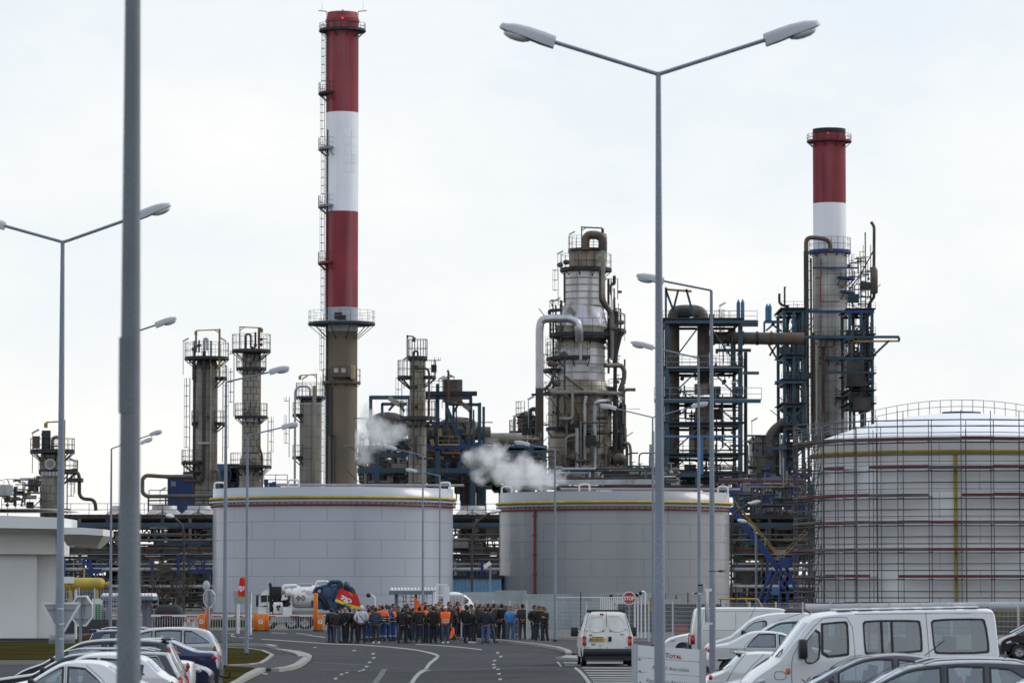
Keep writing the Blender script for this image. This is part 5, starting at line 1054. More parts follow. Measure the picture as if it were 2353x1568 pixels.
# ------------------------------------------------------------------ steam
def steam(label, x0, x1, y0, y1, d, puffs, dens, seed):
    r_ = random.Random(seed); a = W(x0, y1, d); b = W(x1, y0, d); mb = MB()
    mb.box(a.x, d-6, a.z, b.x, d+6, b.z)
    m = bpy.data.materials.new('steam'); m.use_nodes = True; nt = m.node_tree; N = nt.nodes; L = nt.links
    N.remove(N['Principled BSDF']); v = N.new('ShaderNodeVolumePrincipled'); v.inputs['Color'].default_value = (1, 1, 1, 1); v.inputs['Anisotropy'].default_value = .3
    L.new(v.outputs[0], N['Material Output'].inputs['Volume'])
    tc = N.new('ShaderNodeTexCoord'); n = N.new('ShaderNodeTexNoise'); n.inputs['Scale'].default_value = .7; n.inputs['Detail'].default_value = 6; n.inputs['Roughness'].default_value = .66; L.new(tc.outputs['Object'], n.inputs['Vector'])
    ws = N.new('ShaderNodeVectorMath'); ws.operation = 'MULTIPLY_ADD'; ws.inputs[1].default_value = (4.2, 4.2, 4.2)
    nc = N.new('ShaderNodeVectorMath'); nc.operation = 'SUBTRACT'; nc.inputs[1].default_value = (.5, .5, .5); L.new(n.outputs['Color'], nc.inputs[0]); L.new(nc.outputs[0], ws.inputs[0]); L.new(tc.outputs['Object'], ws.inputs[2])
    tot = None
    for (x, y, r) in puffs:
        p = W(x, y, d); sb = N.new('ShaderNodeVectorMath'); sb.operation = 'DISTANCE'; sb.inputs[1].default_value = p; L.new(ws.outputs[0], sb.inputs[0])
        mr = N.new('ShaderNodeMapRange'); rr = px(r, d); mr.inputs[1].default_value = rr; mr.inputs[2].default_value = 0; mr.inputs[3].default_value = 0; mr.inputs[4].default_value = 1; L.new(sb.outputs['Value'], mr.inputs[0])
        if tot is None: tot = mr.outputs[0]
        else:
            ad = N.new('ShaderNodeMath'); ad.operation = 'MAXIMUM'; L.new(tot, ad.inputs[0]); L.new(mr.outputs[0], ad.inputs[1]); tot = ad.outputs[0]
    mu = N.new('ShaderNodeMath'); mu.operation = 'MULTIPLY'; mu.inputs[1].default_value = dens; L.new(tot, mu.inputs[0]); L.new(mu.outputs[0], v.inputs['Density'])
    o = mb.build('steam_plume', m); o['label'] = label; o['category'] = 'steam'; o['group'] = 'steam drifting off the plant'
steam('white steam cloud drifting between the tall chimney and the thin column', 815, 960, 910, 1080, 500, ((832, 1010, 34), (846, 968, 30), (862, 1000, 40), (888, 1003, 34), (910, 994, 28), (834, 1046, 28), (842, 945, 20), (930, 1000, 18), (872, 978, 26)), 1.1, 1)
steam('white steam cloud billowing in front of the fat silver column, above the tank rims', 1050, 1315, 1005, 1135, 430, ((1082, 1052, 24), (1118, 1050, 34), (1142, 1044, 30), (1155, 1080, 38), (1185, 1092, 40), (1208, 1065, 28), (1228, 1088, 38), (1258, 1100, 34), (1180, 1112, 30), (1105, 1088, 26), (1280, 1098, 22)), 1.2, 2)
# ------------------------------------------------------------------ white reception building
def white_building():
    d = 194; t = thing('white_building', 'low white rendered building with a wedge shaped entrance canopy behind the left lawn', 'building', (X(40, 1470, d), d, 0))
    zz = lambda y: Z(y, d); xx = lambda x: X(x, 1400, d)
    xl = xx(-330); mb = MB(); mb.extr([(xl, d, 0), (xx(84), d, 0), (X(84, 1400, d+20), d+20, 0), (xl, d+20, 0)], (0, 0, zz(1273))); mb.build('wall', m_white, t)
    mb = MB(); mb.extr([(xx(70), d+.9, 0), (xx(129), d+.9, 0), (X(127, 1400, d+20), d+20, 0), (X(60, 1400, d+20), d+20, 0)], (0, 0, zz(1272))); mb.build('wall_return', m_white, t)
    for x in (-200, -90): mb = MB(); mb.box(xx(x)-.012, d-.004, .1, xx(x)+.012, d+.01, zz(1275)); mb.build('wall_joint', m_signb, t)
    MB().box(xx(125), d+.85, .1, xx(126), d+.9, zz(1275)).build('wall_joint', m_signb, t)
    # deep fascia: vertical band, sloping soffit, lower band
    def band(x0, x1, y0a, y0b, y1a, y1b, dy, th=3.0, name='fascia'):
        a = [(xx(x0), d-dy, zz(y1a)), (xx(x1), d-dy, zz(y1b)), (xx(x1), d-dy, zz(y0b)), (xx(x0), d-dy, zz(y0a))]
        MB().extr(a, (0, th, 0)).build(name, m_white, t)
    band(-330, 148, 1173, 1190, 1208, 1216, 2.6, 8); band(-330, 130, 1216, 1227, 1271.5, 1272.3, .6, 6, 'lower_band')
    mb = MB(); mb.add([(xl, d-2.55, zz(1211)), (xx(147), d-2.55, zz(1217)), (xx(130), d-.6, zz(1228)), (xl, d-.6, zz(1217))], [(0, 1, 2, 3)]); mb.build('soffit', m_white, t)
    MB().box(xl, d-2.7, zz(1171.5), xx(149), d+6, zz(1170)).build('coping', m_white, t)
    # canopy
    mb = MB(); p = [(148.3, 1212), (200, 1212.5), (246, 1216), (246, 1231), (200, 1228), (148.3, 1228)]
    mb.extr([(xx(x), d-2.2, zz(y)) for x, y in p], (0, 5, 0)); mb.build('canopy', m_white, t)
    mb = MB(); A = [(148.5, 1228.5), (200, 1229), (246, 1231.5)]; B = [(148.5, 1252), (172, 1255), (216, 1258)]
    v = [(xx(x), d-2.1, zz(y)) for x, y in A]+[(xx(x), d+.9, zz(y)) for x, y in B]+[(xx(216), d+3, zz(1258)), (xx(246), d+2.8, zz(1231.5)), (xx(148.5), d+3, zz(1252)), (xx(148.5), d+2.8, zz(1228.5))]
    mb.add(v, [(0, 3, 4, 1), (1, 4, 5, 2), (2, 5, 6, 7), (3, 8, 6, 5, 4), (0, 9, 8, 3)]); mb.build('canopy_soffit', m_white, t)
    MB().beam((xx(165), d-.2, zz(1253)), (xx(165), d-.2, zz(1256)), .25).build('soffit_lamp', m_wht, t)
    MB().box(xl-.2, d-.12, 0, xx(130), d+.05, .18).build('plinth', m_path, t)
white_building()
mb = MB(); a = G(146, 1453); b = G(320, 1453)
t = thing('retaining_wall', 'low grey concrete wall with a thin wire fence on top, beside the white building', 'wall', (a.x, a.y, 0))
mb.box(a.x, a.y, 0, b.x, a.y+.25, .8); mb.build('wall', m_path, t)
mb = MB()
for k in range(30): x = a.x+(b.x-a.x)*k/29; mb.beam((x, a.y+.12, .8), (x, a.y+.12, 2.6), .015)
for k in range(16): mb.beam((a.x, a.y+.12, .85+k*.11), (b.x, a.y+.12, .85+k*.11), .012)
o = mb.build('wire_mesh', m_fence, t); o['kind'] = 'stuff'
for k in range(6): x = a.x+(b.x-a.x)*k/5; MB().beam((x, a.y+.12, .8), (x, a.y+.12, 2.7), .05).build('post', m_fence, t)

# ------------------------------------------------------------------ lamp posts
def lamp_head(mb_h, p, dirx, up, L_=.78):
    "shoebox lantern drawn from its socket p along unit vector dirx"
    dx = Vector(dirx).normalized(); uz = Vector((0, 0, 1)); uz = (uz-dx*uz.dot(dx)).normalized(); uy = uz.cross(dx)
    prof = [(0, .105, .10, -.10), (.03, .11, .11, -.10), (.25, .13, .125, -.09), (.5, .145, .135, -.065), (.75, .14, .12, -.048), (.9, .105, .08, -.038), (.97, .07, .07, -.03), (1.0, .02, .01, -.02)]
    v = []; N = 9
    for (s, w, ht, hb) in prof:
        w *= .93; ht *= .86; hb *= .9
        for j in range(N): a = math.pi*j/(N-1); v.append(p+dx*(s*L_)+uy*(math.cos(a)*w)+uz*(hb+(ht-hb)*math.sin(a)**.6))
    n = len(prof)
    mb_h.add(v, [(i*N+j, (i+1)*N+j, (i+1)*N+j+1, i*N+j+1) for i in range(n-1) for j in range(N-1)], 0, True)
    mb_h.add(v[:N], [tuple(range(N))], 0)
    un = [v[i*N+j] for i in range(n) for j in (0, N-1)]; mb_h.add(un, [(2*i, 2*i+1, 2*i+3, 2*i+2) for i in range(n-1)], 1)
    c = p+dx*(L_*.66)-uz*.065; M3 = Matrix((dx, uy, uz)).transposed(); mb_h.ell(c, (.21, .12, .075), 12, 6, 2, M3)
def lamp_post(label, x, y_top, d, arms, wb=.15, wt=.085, group='grey lamp posts along the road', y_base=None, wy=None, m_galv=m_galv):
    base = Vector((X(x, wy or 1345, d), d, 0)); zt = Z(y_top, d)
    t = thing('street_lamp', label, 'street lamp', base, group)
    mb = MB(); mb.tube([base, base+Vector((0, 0, zt*.27)), base+Vector((0, 0, zt*.275)), base+Vector((0, 0, zt))], [wb/2, wb/2*.97, wb/2*.9, wt/2], 14); mb.build('pole', m_galv, t)
    MB().tube([base, base+Vector((0, 0, .22))], wb/2*1.35, 14).build('base_sleeve', m_plast, t)
    mb = MB(); mb.cbox(base+Vector((0, -wb/2, 1.0)), (wb*.55, .02, .5)); mb.build('door', m_galv, t)
    for (xe, ye, L_) in arms:
        e = W(xe, ye, d); top = base+Vector((0, 0, zt)); dr = (e-top); dr.normalize()
        if len(arms) == 2: pts = [top-Vector((0, 0, .03)), top+Vector((dr.x*.12, 0, .005)), e]
        else: pts = [top, e]
        mb = MB(); mb.tube(pts, wt/2*.8 if len(arms) > 1 else wt/2*.75, 10); mb.build('arm', m_galv, t)
        mb = MB(); lamp_head(mb, e-dr*.03, dr, None, L_); mb.build('lantern', [m_lamp, m_lampd, m_lens], t)
    return t
lamp_post('tall grey lamp post with two arms in a wide V, before the white sign', 1515, 166, 55, ((1270, 96, .83), (1761, 91, .83)), .165, .075)
lamp_post('double armed lamp post carrying the backs of a triangular and a small plate sign', 138, 553, 82, ((8, 518, .75), (322, 494, .72)), .19, .085)
t = lamp_post('blurred thick lamp post nearest the camera, running out of the top of the frame', 296.5, -700, 31, ((240, -760, .75), (352, -760, .75)), .20, .10, m_galv=m_galvd)
MB().tube([(X(296.5, 900, 31), 31, Z(778, 31)-.6), (X(296.5, 900, 31), 31, Z(775, 31))], .085, 16).build('pole_sleeve', m_galvd, t)
lamp_post('single arm lamp post rising beside the dark blue saloon on the left lawn', 517, 877, 126, ((621, 854, .68),), .165, .075)
lamp_post('single arm lamp post standing on the left island in front of the red flag', 567, 1000, 149, ((649, 981, .66),), .155, .075)
lamp_post('single arm lamp post whose stem hides behind the nearest pole, upper lantern', 301, 764, 120, ((359, 746, .70),), .165, .075)
lamp_post('thin lamp post left of the nearest pole, by the retaining wall', 254, 1030, 190, ((346, 998, .62),), .16, .08)
lamp_post('lamp post hidden behind the nearest pole with its lantern just right of it', 290, 1032, 205, ((325, 1017, .68),), .15, .08)
lamp_post('single arm lamp post with an edge on panel, rising from the parked white cars', 1636, 667, 98, ((1522, 645, .72),), .17, .075)
lamp_post('single arm lamp post with two clamped boxes, behind the big white sign', 1606, 822, 134, ((1499, 798, .82),), .145, .075)
lamp_post('farther double armed lamp post seen just left of the tall V lamp', 1500, 957, 170, ((1414, 938, .75), (1590, 934, .75)), .15, .07)
lamp_post('single arm lamp post beside the end of the crowd', 1275, 1033, 187, ((1215, 1021, .75),), .16, .08)
lamp_post('single arm lamp post by the turnstile shelter', 971, 1046, 212, ((910, 1031, .72),), .15, .08)
lamp_post('farthest single arm lamp post right of the turnstile shelter', 1010, 1092, 240, ((957, 1082, .75),), .14, .08)
def cobra(label, x, ytop, pts, xh, yh, d):
    b_ = Vector((X(x, 1345, d), d, 0)); t = thing('old_street_lamp', label, 'street lamp', b_, 'old curved street lamps inside the works')
    P_ = [b_, Vector((b_.x, d, Z(ytop, d)))]+[W(a, b, d) for a, b in pts]; pipe(t, P_, .09, m_brownp if x != 1737 else m_galv, 2.0, 8, 'pole')
    e = P_[-1]; h = W(xh, yh, d); mb = MB(); mb.ell((e+h)/2, ((h-e).length/2+.1, .22, .16), 12, 8, 0, (h-e).to_track_quat('X', 'Z').to_matrix()); mb.build('lantern', m_wht, t)
cobra('old brown curved street lamp in front of the left pipe rack', 422, 1225, ((418, 1205), (398, 1186)), 383, 1183, 300)
cobra('old brown curved street lamp in the gap between the grey tanks', 1084, 1232, ((1092, 1200), (1126, 1177)), 1148, 1172, 300)
cobra('old curved street lamp by the blue stair, head pointing right', 1680, 1205, ((1686, 1178), (1722, 1156)), 1745, 1151, 300)
cobra('old curved street lamp with its lantern over the blue stair', 1737, 1230, ((1732, 1212), (1714, 1198)), 1696, 1194, 300)

# ------------------------------------------------------------------ signs
def ngon_sign(c, r, n, rot, yaw, thick=.04):
    M_ = Matrix.Translation(c) @ Matrix.Rotation(yaw, 4, 'Z'); return [M_ @ Vector((r*math.cos(rot+2*math.pi*i/n), 0, r*math.sin(rot+2*math.pi*i/n))) for i in range(n)]
def sign_back(label, x, yc, d, n, r, rot, yaw, cat, base=True, bars=(.2, -.2)):
    c = W(x, yc, d); t = thing('traffic_sign', label, 'traffic sign', (c.x, d, 0))
    P_ = ngon_sign(c, r, n, rot, yaw); nv = Matrix.Rotation(yaw, 3, 'Z') @ Vector((0, .03, 0)); mb = MB(); mb.extr(P_, nv); mb.build('panel', m_signb, t)
    Q = ngon_sign(c-nv*.6, r*1.02, n, rot, yaw); mb = MB()
    for i in range(n): mb.beam(Q[i], Q[(i+1) % n], .03, .05)
    mb.build('rim', m_sign, t); ux = Matrix.Rotation(yaw, 3, 'Z') @ Vector((1, 0, 0))
    for k in bars: q = c+Vector((0, 0, k))-nv*1.2; w = r*.75 if n > 3 else (r*.62 if k > 0 else r*.3); MB().beam(q-ux*w, q+ux*w, .035, .05).build('rail', m_signb, t)
    if base: q = c-nv*2.6; MB().tube([(q.x, q.y, 0), (q.x, q.y, c.z+r*.9)], .04, 10).build('post', m_galv, t)
    return t, c
sign_back('grey back of an octagonal stop sign on its own post, beside the triangular one', 189.5, 1402, 108, 8, .43, R(22.5), R(-38), 'traffic sign')
sign_back('back of an inverted triangular sign strapped to the left double lamp post', 140, 1410, 82.2, 3, .46, R(-90), R(8), 'traffic sign', False, (.13,))
t = thing('sign_plate', 'small blank plate back strapped to the left lamp post below the triangle', 'sign plate', W(142, 1467, 82.2)); c = W(142, 1467, 82.2)
MB().rbox(c, (.55, .03, .19), .012, R(8)).build('panel', m_signb, t); MB().cbox(c+Vector((0, -.03, 0)), (.45, .02, .04), R(8)).build('rail', m_signb, t)
for z in (1397, 1432, 1466): q = W(138, z, 82); MB().tube([q-Vector((0, 0, .012)), q+Vector((0, 0, .012))], .094, 14).build('strap', m_chrome, t if z == 1466 else [o for o in C.objects if o.name.startswith('traffic_sign.001')][0])
sign_back('small pale back of an octagonal sign beside the first orange barrier', 481, 1373, 209, 8, .48, R(22.5), R(-42), 'traffic sign')
def stop_sign():
    c = W(1445, 1373, 192); d = 192; t = thing('stop_sign', 'red octagonal stop sign facing the road behind the small white van', 'stop sign', (c.x, d, 0))
    P_ = ngon_sign(c, .355, 8, R(22.5), 0); MB().extr(P_, (0, .03, 0)).build('panel', m_sign, t)
    P_ = ngon_sign(c-Vector((0, .012, 0)), .305, 8, R(22.5), 0); MB().extr(P_, (0, .01, 0)).build('red_face', m_red, t)
    mb = MB(); text_mb(mb, 'STOP', .27, c+Vector((0, -.018, -.097)), (.80, 0, 0), (0, 0, 1), 0, align='CENTER', bold=.012); mb.build('lettering', m_sign, t)
    MB().tube([(c.x, d+.06, 0), (c.x, d+.06, c.z+.3)], .04, 10).build('post', m_galv, t)
stop_sign()
def total_logo(mb, c, r, ux):
    "small round emblem of swirling blue, red and grey bands"
    uz = Vector((0, 0, 1))
    for (a0, a1, r0, r1, m) in ((20, 150, .45, 1, 2), (150, 265, .4, 1, 1), (265, 380, .5, 1, 3), (60, 200, .15, .42, 1), (230, 390, .12, .45, 2)):
        n = 8; v = []
        for i in range(n+1):
            a = R(a0+(a1-a0)*i/n); k = math.sin(math.pi*i/n)*.25
            for q in (r0, r1-(.1 if i in (0, n) else 0)): rr = r*(q+(k*.2 if q == r0 else 0)); v.append(c+ux*(rr*math.cos(a))+uz*(rr*math.sin(a)))
        mb.add(v, [(2*i, 2*i+1, 2*i+3, 2*i+2) for i in range(n)], m)
def direction_sign():
    d = 80; k = d/FPX; tilt = math.atan2(-12.5, 167)
    c = W(1535, 1485, d); t = thing('direction_sign', 'white direction sign with red TOTAL heading and grey lines of text, leaning right', 'direction sign', (c.x, d, 0))
    ux = Vector((math.cos(tilt), 0, math.sin(tilt))); uz = Vector((-math.sin(tilt), 0, math.cos(tilt)))
    q = lambda x, y: Vector((X(x, 1500, d), d, Z(y, d)))
    # five boards between two side posts
    ys = (0, 29, 62, 96, 130, 164)
    top = lambda x: 1479+(x-1453)*12.5/167
    for i in range(5):
        a, b = 1464, 1607; v = [q(a, top(a)+ys[i]+.6), q(b, top(b)+ys[i]+.6), q(b, top(b)+ys[i+1]-.6), q(a, top(a)+ys[i+1]-.6)]; MB().extr(v, (0, .05, 0)).build('board', m_sign, t)
    for x0, x1 in ((1451, 1463), (1608, 1621)): v = [q(x0, top(x0)-1), q(x1, top(x1)-1), q(x1, 1680), q(x0, 1680)]; MB().extr([p-Vector((0, .02, 0)) for p in v], (0, .1, 0)).build('post', m_lamp, t)
    S_ = lambda s, x, y, h, m, bold=0, mm=None: text_mb(mm, s, h*k/.72, q(x, y)-Vector((0, .004, 0)), ux, uz, m, bold=bold)
    mb = MB(); S_('T', 1527.5, top(1528)+24, 10.5, 1, .004, mb); S_('OTAL', 1536, top(1537)+24.5, 8.2, 1, .004, mb)
    total_logo(mb, q(1514, top(1514)+19)-Vector((0, .004, 0)), .09, ux); mb.build('heading', [m_ink, m_inkr, m_inkb, m_signb], t)
    for s, x, dy in (('Accueil Astrolabe', 1497, 53), ("Restaurant d'entreprise", 1484, 84), ('Zone Nord', 1511, 113)):
        mb = MB(); S_(s, x, top(x)+dy, 8.6, 0, 0, mb); mb.build('lettering', m_ink, t)
    for (x, y, a) in ((1470, 33, 180), (1471, 61, 135), (1470, 88, 90)):
        mb = MB(); p = q(x, top(x)+y)-Vector((0, .005, 0)); dr = ux*math.cos(R(a))+uz*math.sin(R(a)); nn = ux*-math.sin(R(a))+uz*math.cos(R(a))
        mb.add([p-dr*.035+nn*.006, p-dr*.035-nn*.006, p+dr*.02-nn*.006, p+dr*.02+nn*.006, p+dr*.045, p+dr*.005+nn*.024, p+dr*.005-nn*.024], [(0, 1, 2, 3), (4, 5, 6)]); mb.build('arrow', m_ink, t)
direction_sign()
def small_sign():
    d = 84; k = d/FPX; t = thing('direction_sign', 'small white sign with TOTAL heading low beside the nearest pole', 'direction sign', (X(362, 1540, d), d, 0))
    q = lambda x, y: Vector((X(x, 1540, d), d, Z(y, d)))
    for y0, y1 in ((1531, 1549), (1549.6, 1566)): a = q(300, y1); b = q(395, y0); MB().box(a.x, d, a.z, b.x, d+.04, b.z).build('board', m_sign, t)
    for x in (297, 401): a = q(x-3.5, 1531); MB().box(a.x, d-.02, 0, a.x+.066, d+.06, a.z).build('post', m_lamp, t)
    mb = MB(); text_mb(mb, 'T', 7*k/.72, q(340, 1541)-Vector((0, .004, 0)), (1, 0, 0), (0, 0, 1), 1, bold=.003); text_mb(mb, 'OTAL', 5.4*k/.72, q(345.2, 1541)-Vector((0, .004, 0)), (1, 0, 0), (0, 0, 1), 1, bold=.003)
    total_logo(mb, q(332.5, 1538)-Vector((0, .004, 0)), .047, Vector((1, 0, 0))); mb.build('heading', [m_ink, m_inkr, m_inkb, m_signb], t)
    mb = MB(); text_mb(mb, 'Accueil Astrolabe', 5.4*k/.72, q(317, 1555)-Vector((0, .004, 0)), (1, 0, 0), (0, 0, 1)); mb.build('lettering', m_ink, t)
small_sign()
def edge_panel():
    d = 97; t = thing('edge_on_sign', 'flat panel seen edge on, strapped beside the lamp post above the parked cars', 'sign', W(1626, 1392, d))
    a = W(1624, 1354, d); b = W(1624, 1431, d); c = (a+b)/2; h = a.z-b.z
    MB().rbox((c.x, d+.1, c.z), (.035, .62, h*.92), .015, R(-9)).build('panel', m_signb, t); MB().cbox((c.x+.02, d-.2, b.z), (.22, .05, .05)).build('clamp', m_chrome, t); MB().cbox((c.x+.02, d-.2, a.z), (.18, .05, .07)).build('clamp', m_chrome, t)
    p = W(1637, 1311, d); t = thing('detector_arm', 'short detector aerial sticking right from the lamp post', 'aerial', p)
    MB().beam(p-Vector((.1, .1, 0)), W(1657, 1311, d)-Vector((0, .1, 0)), .02).build('arm', m_plast, t); MB().beam(W(1650, 1311, d)-Vector((0, .1, 0)), W(1659, 1311, d)-Vector((0, .1, 0)), .055).build('grip', m_plast, t); MB().beam(W(1659, 1311, d)-Vector((0, .1, 0)), W(1667, 1311, d)-Vector((0, .1, 0)), .05).build('body', m_ochre, t); MB().cbox(W(1668, 1311, d)-Vector((0, .1, 0)), (.05, .06, .17)).build('head', m_signb, t)
    d = 133; 
    for lab, y, xo, w, h, m in (('upper grey box clamped to the lamp post behind the white sign', 1350, 1608, .2, .3, m_galv), ('lower pale box clamped to the lamp post behind the white sign', 1372, 1598, .12, .42, m_signb)):
        p = W(xo, y, d); t = thing('control_box', lab, 'control box', p, None); MB().cbox(p+Vector((0, -.05, 0)), (w, .14, h)).build('case', m, t); MB().cbox(p+Vector((.02, -.02, h*.35)), (.3, .2, .04)).build('clamp', m_chrome, t)
    d = 169; p = W(1502, 1375, d); t = thing('control_box', 'small box on the farther double lamp beside the tall V lamp', 'control box', p); MB().cbox(W(1502, 1370, d)-Vector((0, .12, 0)), (.2, .15, .35)).build('case', m_galv, t); MB().cbox(W(1494, 1388, d)-Vector((0, .1, 0)), (.09, .12, .62)).build('antenna', m_ochre, t)
edge_panel()

# ------------------------------------------------------------------ gate: barriers, posts, shelter, fences
def barrier(label, x0, x1, d, posts, base_y, seed):
    "lifting barrier: red and white boom with hanging pickets"
    zb = Z(1413, d); a = Vector((X(x0, 1413, d), d, zb)); b = Vector((X(x1, 1413, d), d, zb))
    t = thing('barrier', label, 'barrier', (a.x, d, 0), 'lifting barriers across the gate')
    n = max(3, round((b.x-a.x)/.75)); w = (b.x-a.x)/n
    for i in range(n): MB().cbox((a.x+w*(i+.5), d, zb), (w, .09, .13)).build('boom_segment', m_wht, t)
    for i in range(n):
        if i % 2 == 0: MB().cbox((a.x+w*(i+.5), d-.05, zb-.03), (w*.85, .01, .05)).build('red_stripe', m_red, t)
    m = max(4, round((b.x-a.x)/.155)); me = None
    for i in range(m):
        x = a.x+(b.x-a.x)*(i+.5)/m
        if me is None: me = MB().box(-.014, -.014, .12, .014, .014, zb-.07).mesh('picket', m_fence)
        inst('picket', me, t, (x, d, 0))
    MB().cbox(((a.x+b.x)/2, d, .12), (b.x-a.x, .03, .03)).build('bottom_rail', m_fence, t)
D_G = 240
barrier('red and white lifting barrier at the far left of the gate', 250, 456, D_G, 0, 0, 1)
barrier('red and white lifting barrier between the octagon back and the second orange posts', 486, 636-52, D_G, 0, 0, 2)
barrier('red and white lifting barrier in front of the tanker truck', 607, 719, D_G, 0, 0, 3)
barrier('red and white lifting barrier mostly hidden by the crowd', 743, 800, D_G, 0, 0, 4)
def cabinet(label, x0, x1, ytop, d, disc=True):
    a = Vector((X(x0, 1440, d), d, 0)); b = X(x1, 1440, d); zt = Z(ytop, d); t = thing('barrier_post', label, 'barrier post', ((a.x+b)/2, d, 0), 'orange barrier posts at the gate')
    MB().rbox(((a.x+b)/2, d-.2, zt/2), (b-a.x, .35, zt), .03).build('cabinet', m_orange, t); MB().cbox(((a.x+b)/2, d-.2, .04), (b-a.x+.04, .4, .08)).build('foot', m_plast, t)
    if disc:
        c = Vector(((a.x+b)/2, d-.385, Z(1427, d))); mb = MB(); mb.lathe([(.14, 0), (.14, -.01), (.001, -.01)], None, 20, 0, axis='y', c3=c, smooth=False); mb.build('pictogram_disc', m_sign, t)
        mb = MB(); y = c.y-.016; mb.cbox((c.x-.02, y, c.z-.02), (.035, .004, .11), ry=.6); mb.cbox((c.x+.03, y, c.z+.03), (.05, .004, .05)); mb.add([(c.x-.05, y, c.z+.05), (c.x+.02, y, c.z+.10), (c.x+.01, y, c.z+.02)], [(0, 1, 2)]); mb.build('pictogram', m_ink, t)
cabinet('first orange cabinet with a round pictogram, far left of the gate', 457, 471, 1409, D_G-1); cabinet('narrow tall orange post beside the small octagon back', 471.5, 482, 1396, D_G-.5, False)
cabinet('narrow orange post left of the cabinet in front of the truck cab', 582, 591.5, 1406, D_G-.5, False); cabinet('orange cabinet with a round pictogram in front of the truck cab', 592, 607, 1410, D_G-1.2); cabinet('short orange post right of the cabinet by the truck cab', 607.5, 618, 1409, D_G-.4, False)
cabinet('tallest orange post in front of the blue end of the truck', 720.5, 730, 1361, D_G-.5, False); cabinet('orange cabinet with a round pictogram beside the crowd', 730.5, 742, 1410, D_G-1)
def white_bollard(label, x0, x1, ytop, base):
    d = G(500, base).y; c = Vector((X((x0+x1)/2, 1440, d), d, 0)); zt = Z(ytop, d); t = thing('white_post', label, 'post', c, 'white round posts on the gate island')
    MB().tube([c, c+Vector((0, 0, zt))], px((x1-x0)/2, d), 16).build('column', m_wht, t); MB().ell(c+Vector((0, 0, zt)), (px((x1-x0)/2, d), px((x1-x0)/2, d), .08), 14, 6).build('cap', m_signb, t)
white_bollard('left white round post under the red flag', 543.3, 550.2, 1361, 1454); white_bollard('right white round post beside the red flag', 570.8, 578.2, 1362, 1454)
p = W(557, 1376, 226); t = thing('notice_plate', 'pale plate between the two white round posts', 'notice', p); MB().cbox(p+Vector((0, .1, .1)), (1.0, .03, .75)).build('panel', m_signb, t); MB().beam((p.x-.4, 226.12, 0), (p.x-.4, 226.12, p.z), .05).build('leg', m_galv, t); MB().beam((p.x+.4, 226.12, 0), (p.x+.4, 226.12, p.z), .05).build('leg', m_galv, t)
# small white and red rail behind the first barrier
t = thing('guard_rail', 'low white and red railing behind the far left barrier', 'railing', (X(430, 1430, 255), 255, 0))
for y in (1424, 1440): MB().beam(W(402, y, 255), W(458, y, 255), .12).build('rail', m_wht, t)
for x in (404, 424, 444): MB().beam((X(x, 1430, 255), 255, 0), W(x, 1422, 255), .14).build('post', m_wht, t)
for x in (425, 441, 456): MB().beam(W(x-5, 1424, 254.9), W(x+4, 1424, 254.9), .06, .13).build('red_band', m_red, t)
def shelter(label, x0, x1, ytop, d, legs, nr):
    z = Z(ytop, d); a = X(x0, ytop, d); b = X(x1, ytop, d); t = thing('turnstile_shelter', label, 'shelter', ((a+b)/2, d, 0))
    n = nr; w = (b-a)/n
    for i in range(n):
        mb = MB(); x = a+w*i; mb.extr([(x, d-1.3, z-.12), (x+w*.45, d-1.3, z+.06), (x+w*.6, d-1.3, z+.06), (x+w, d-1.3, z-.12)], (0, 3, 0)); mb.build('roof_rib', m_wht, t)
    MB().box(a, d-1.32, z-.34, b, d+1.7, z-.13).build('roof_frame', mat('blue grey steel', (.14, .18, .23), .5, .2, var=.1), t)
    for x in legs:
        xx_ = X(x, 1400, d); MB().box(xx_-.07, d-.07, 0, xx_+.07, d+.07, z-.34).build('leg', m_galv, t); MB().box(xx_-.06, d+1.2, 0, xx_+.06, d+1.32, z-.34).build('leg', m_galv, t)
    return t, z
t, z = shelter('grey turnstile shelter with a white ribbed roof behind the crowd', 895, 1002, 1351, 232, (909, 955, 996), 14)
for x in (932, 944, 980):
    c = X(x, 1400, 232); mb = MB(); mb.tube([(c, 232.4, 0), (c, 232.4, 2.3)], .05, 8)
    for k in range(9):
        for a in (0, 2.09, 4.19): mb.beam((c, 232.4, .35+k*.22), (c+.5*math.cos(a), 232.4+.5*math.sin(a), .35+k*.22), .04)
    mb.build('turnstile', m_chrome, t)
for x in (913, 926, 962): c = X(x, 1400, 232); MB().box(c, 232.1, .1, c+.04, 232.15, 2.3).build('frame_post', m_galv, t)
mb = MB()
for k in range(6): mb.box(X(913, 1400, 232), 232.1, .4+k*.36, X(926, 1400, 232), 232.14, .44+k*.36)
mb.build('grille', m_galv, t)
MB().box(X(909, 1400, 232), 232.6, 2.5, X(996, 1400, 232), 232.7, z-.34).build('header_panel', mat('blue grey steel', (.14, .18, .23)), t)
MB().box(X(968, 1400, 232), 233, .2, X(974, 1400, 232), 233.4, 2.4).build('reader_column', m_black, t)
shelter('grey shelter with a white ribbed roof half hidden by the nearest pole', 237, 356, 1364, 232, (246, 330, 340), 16)
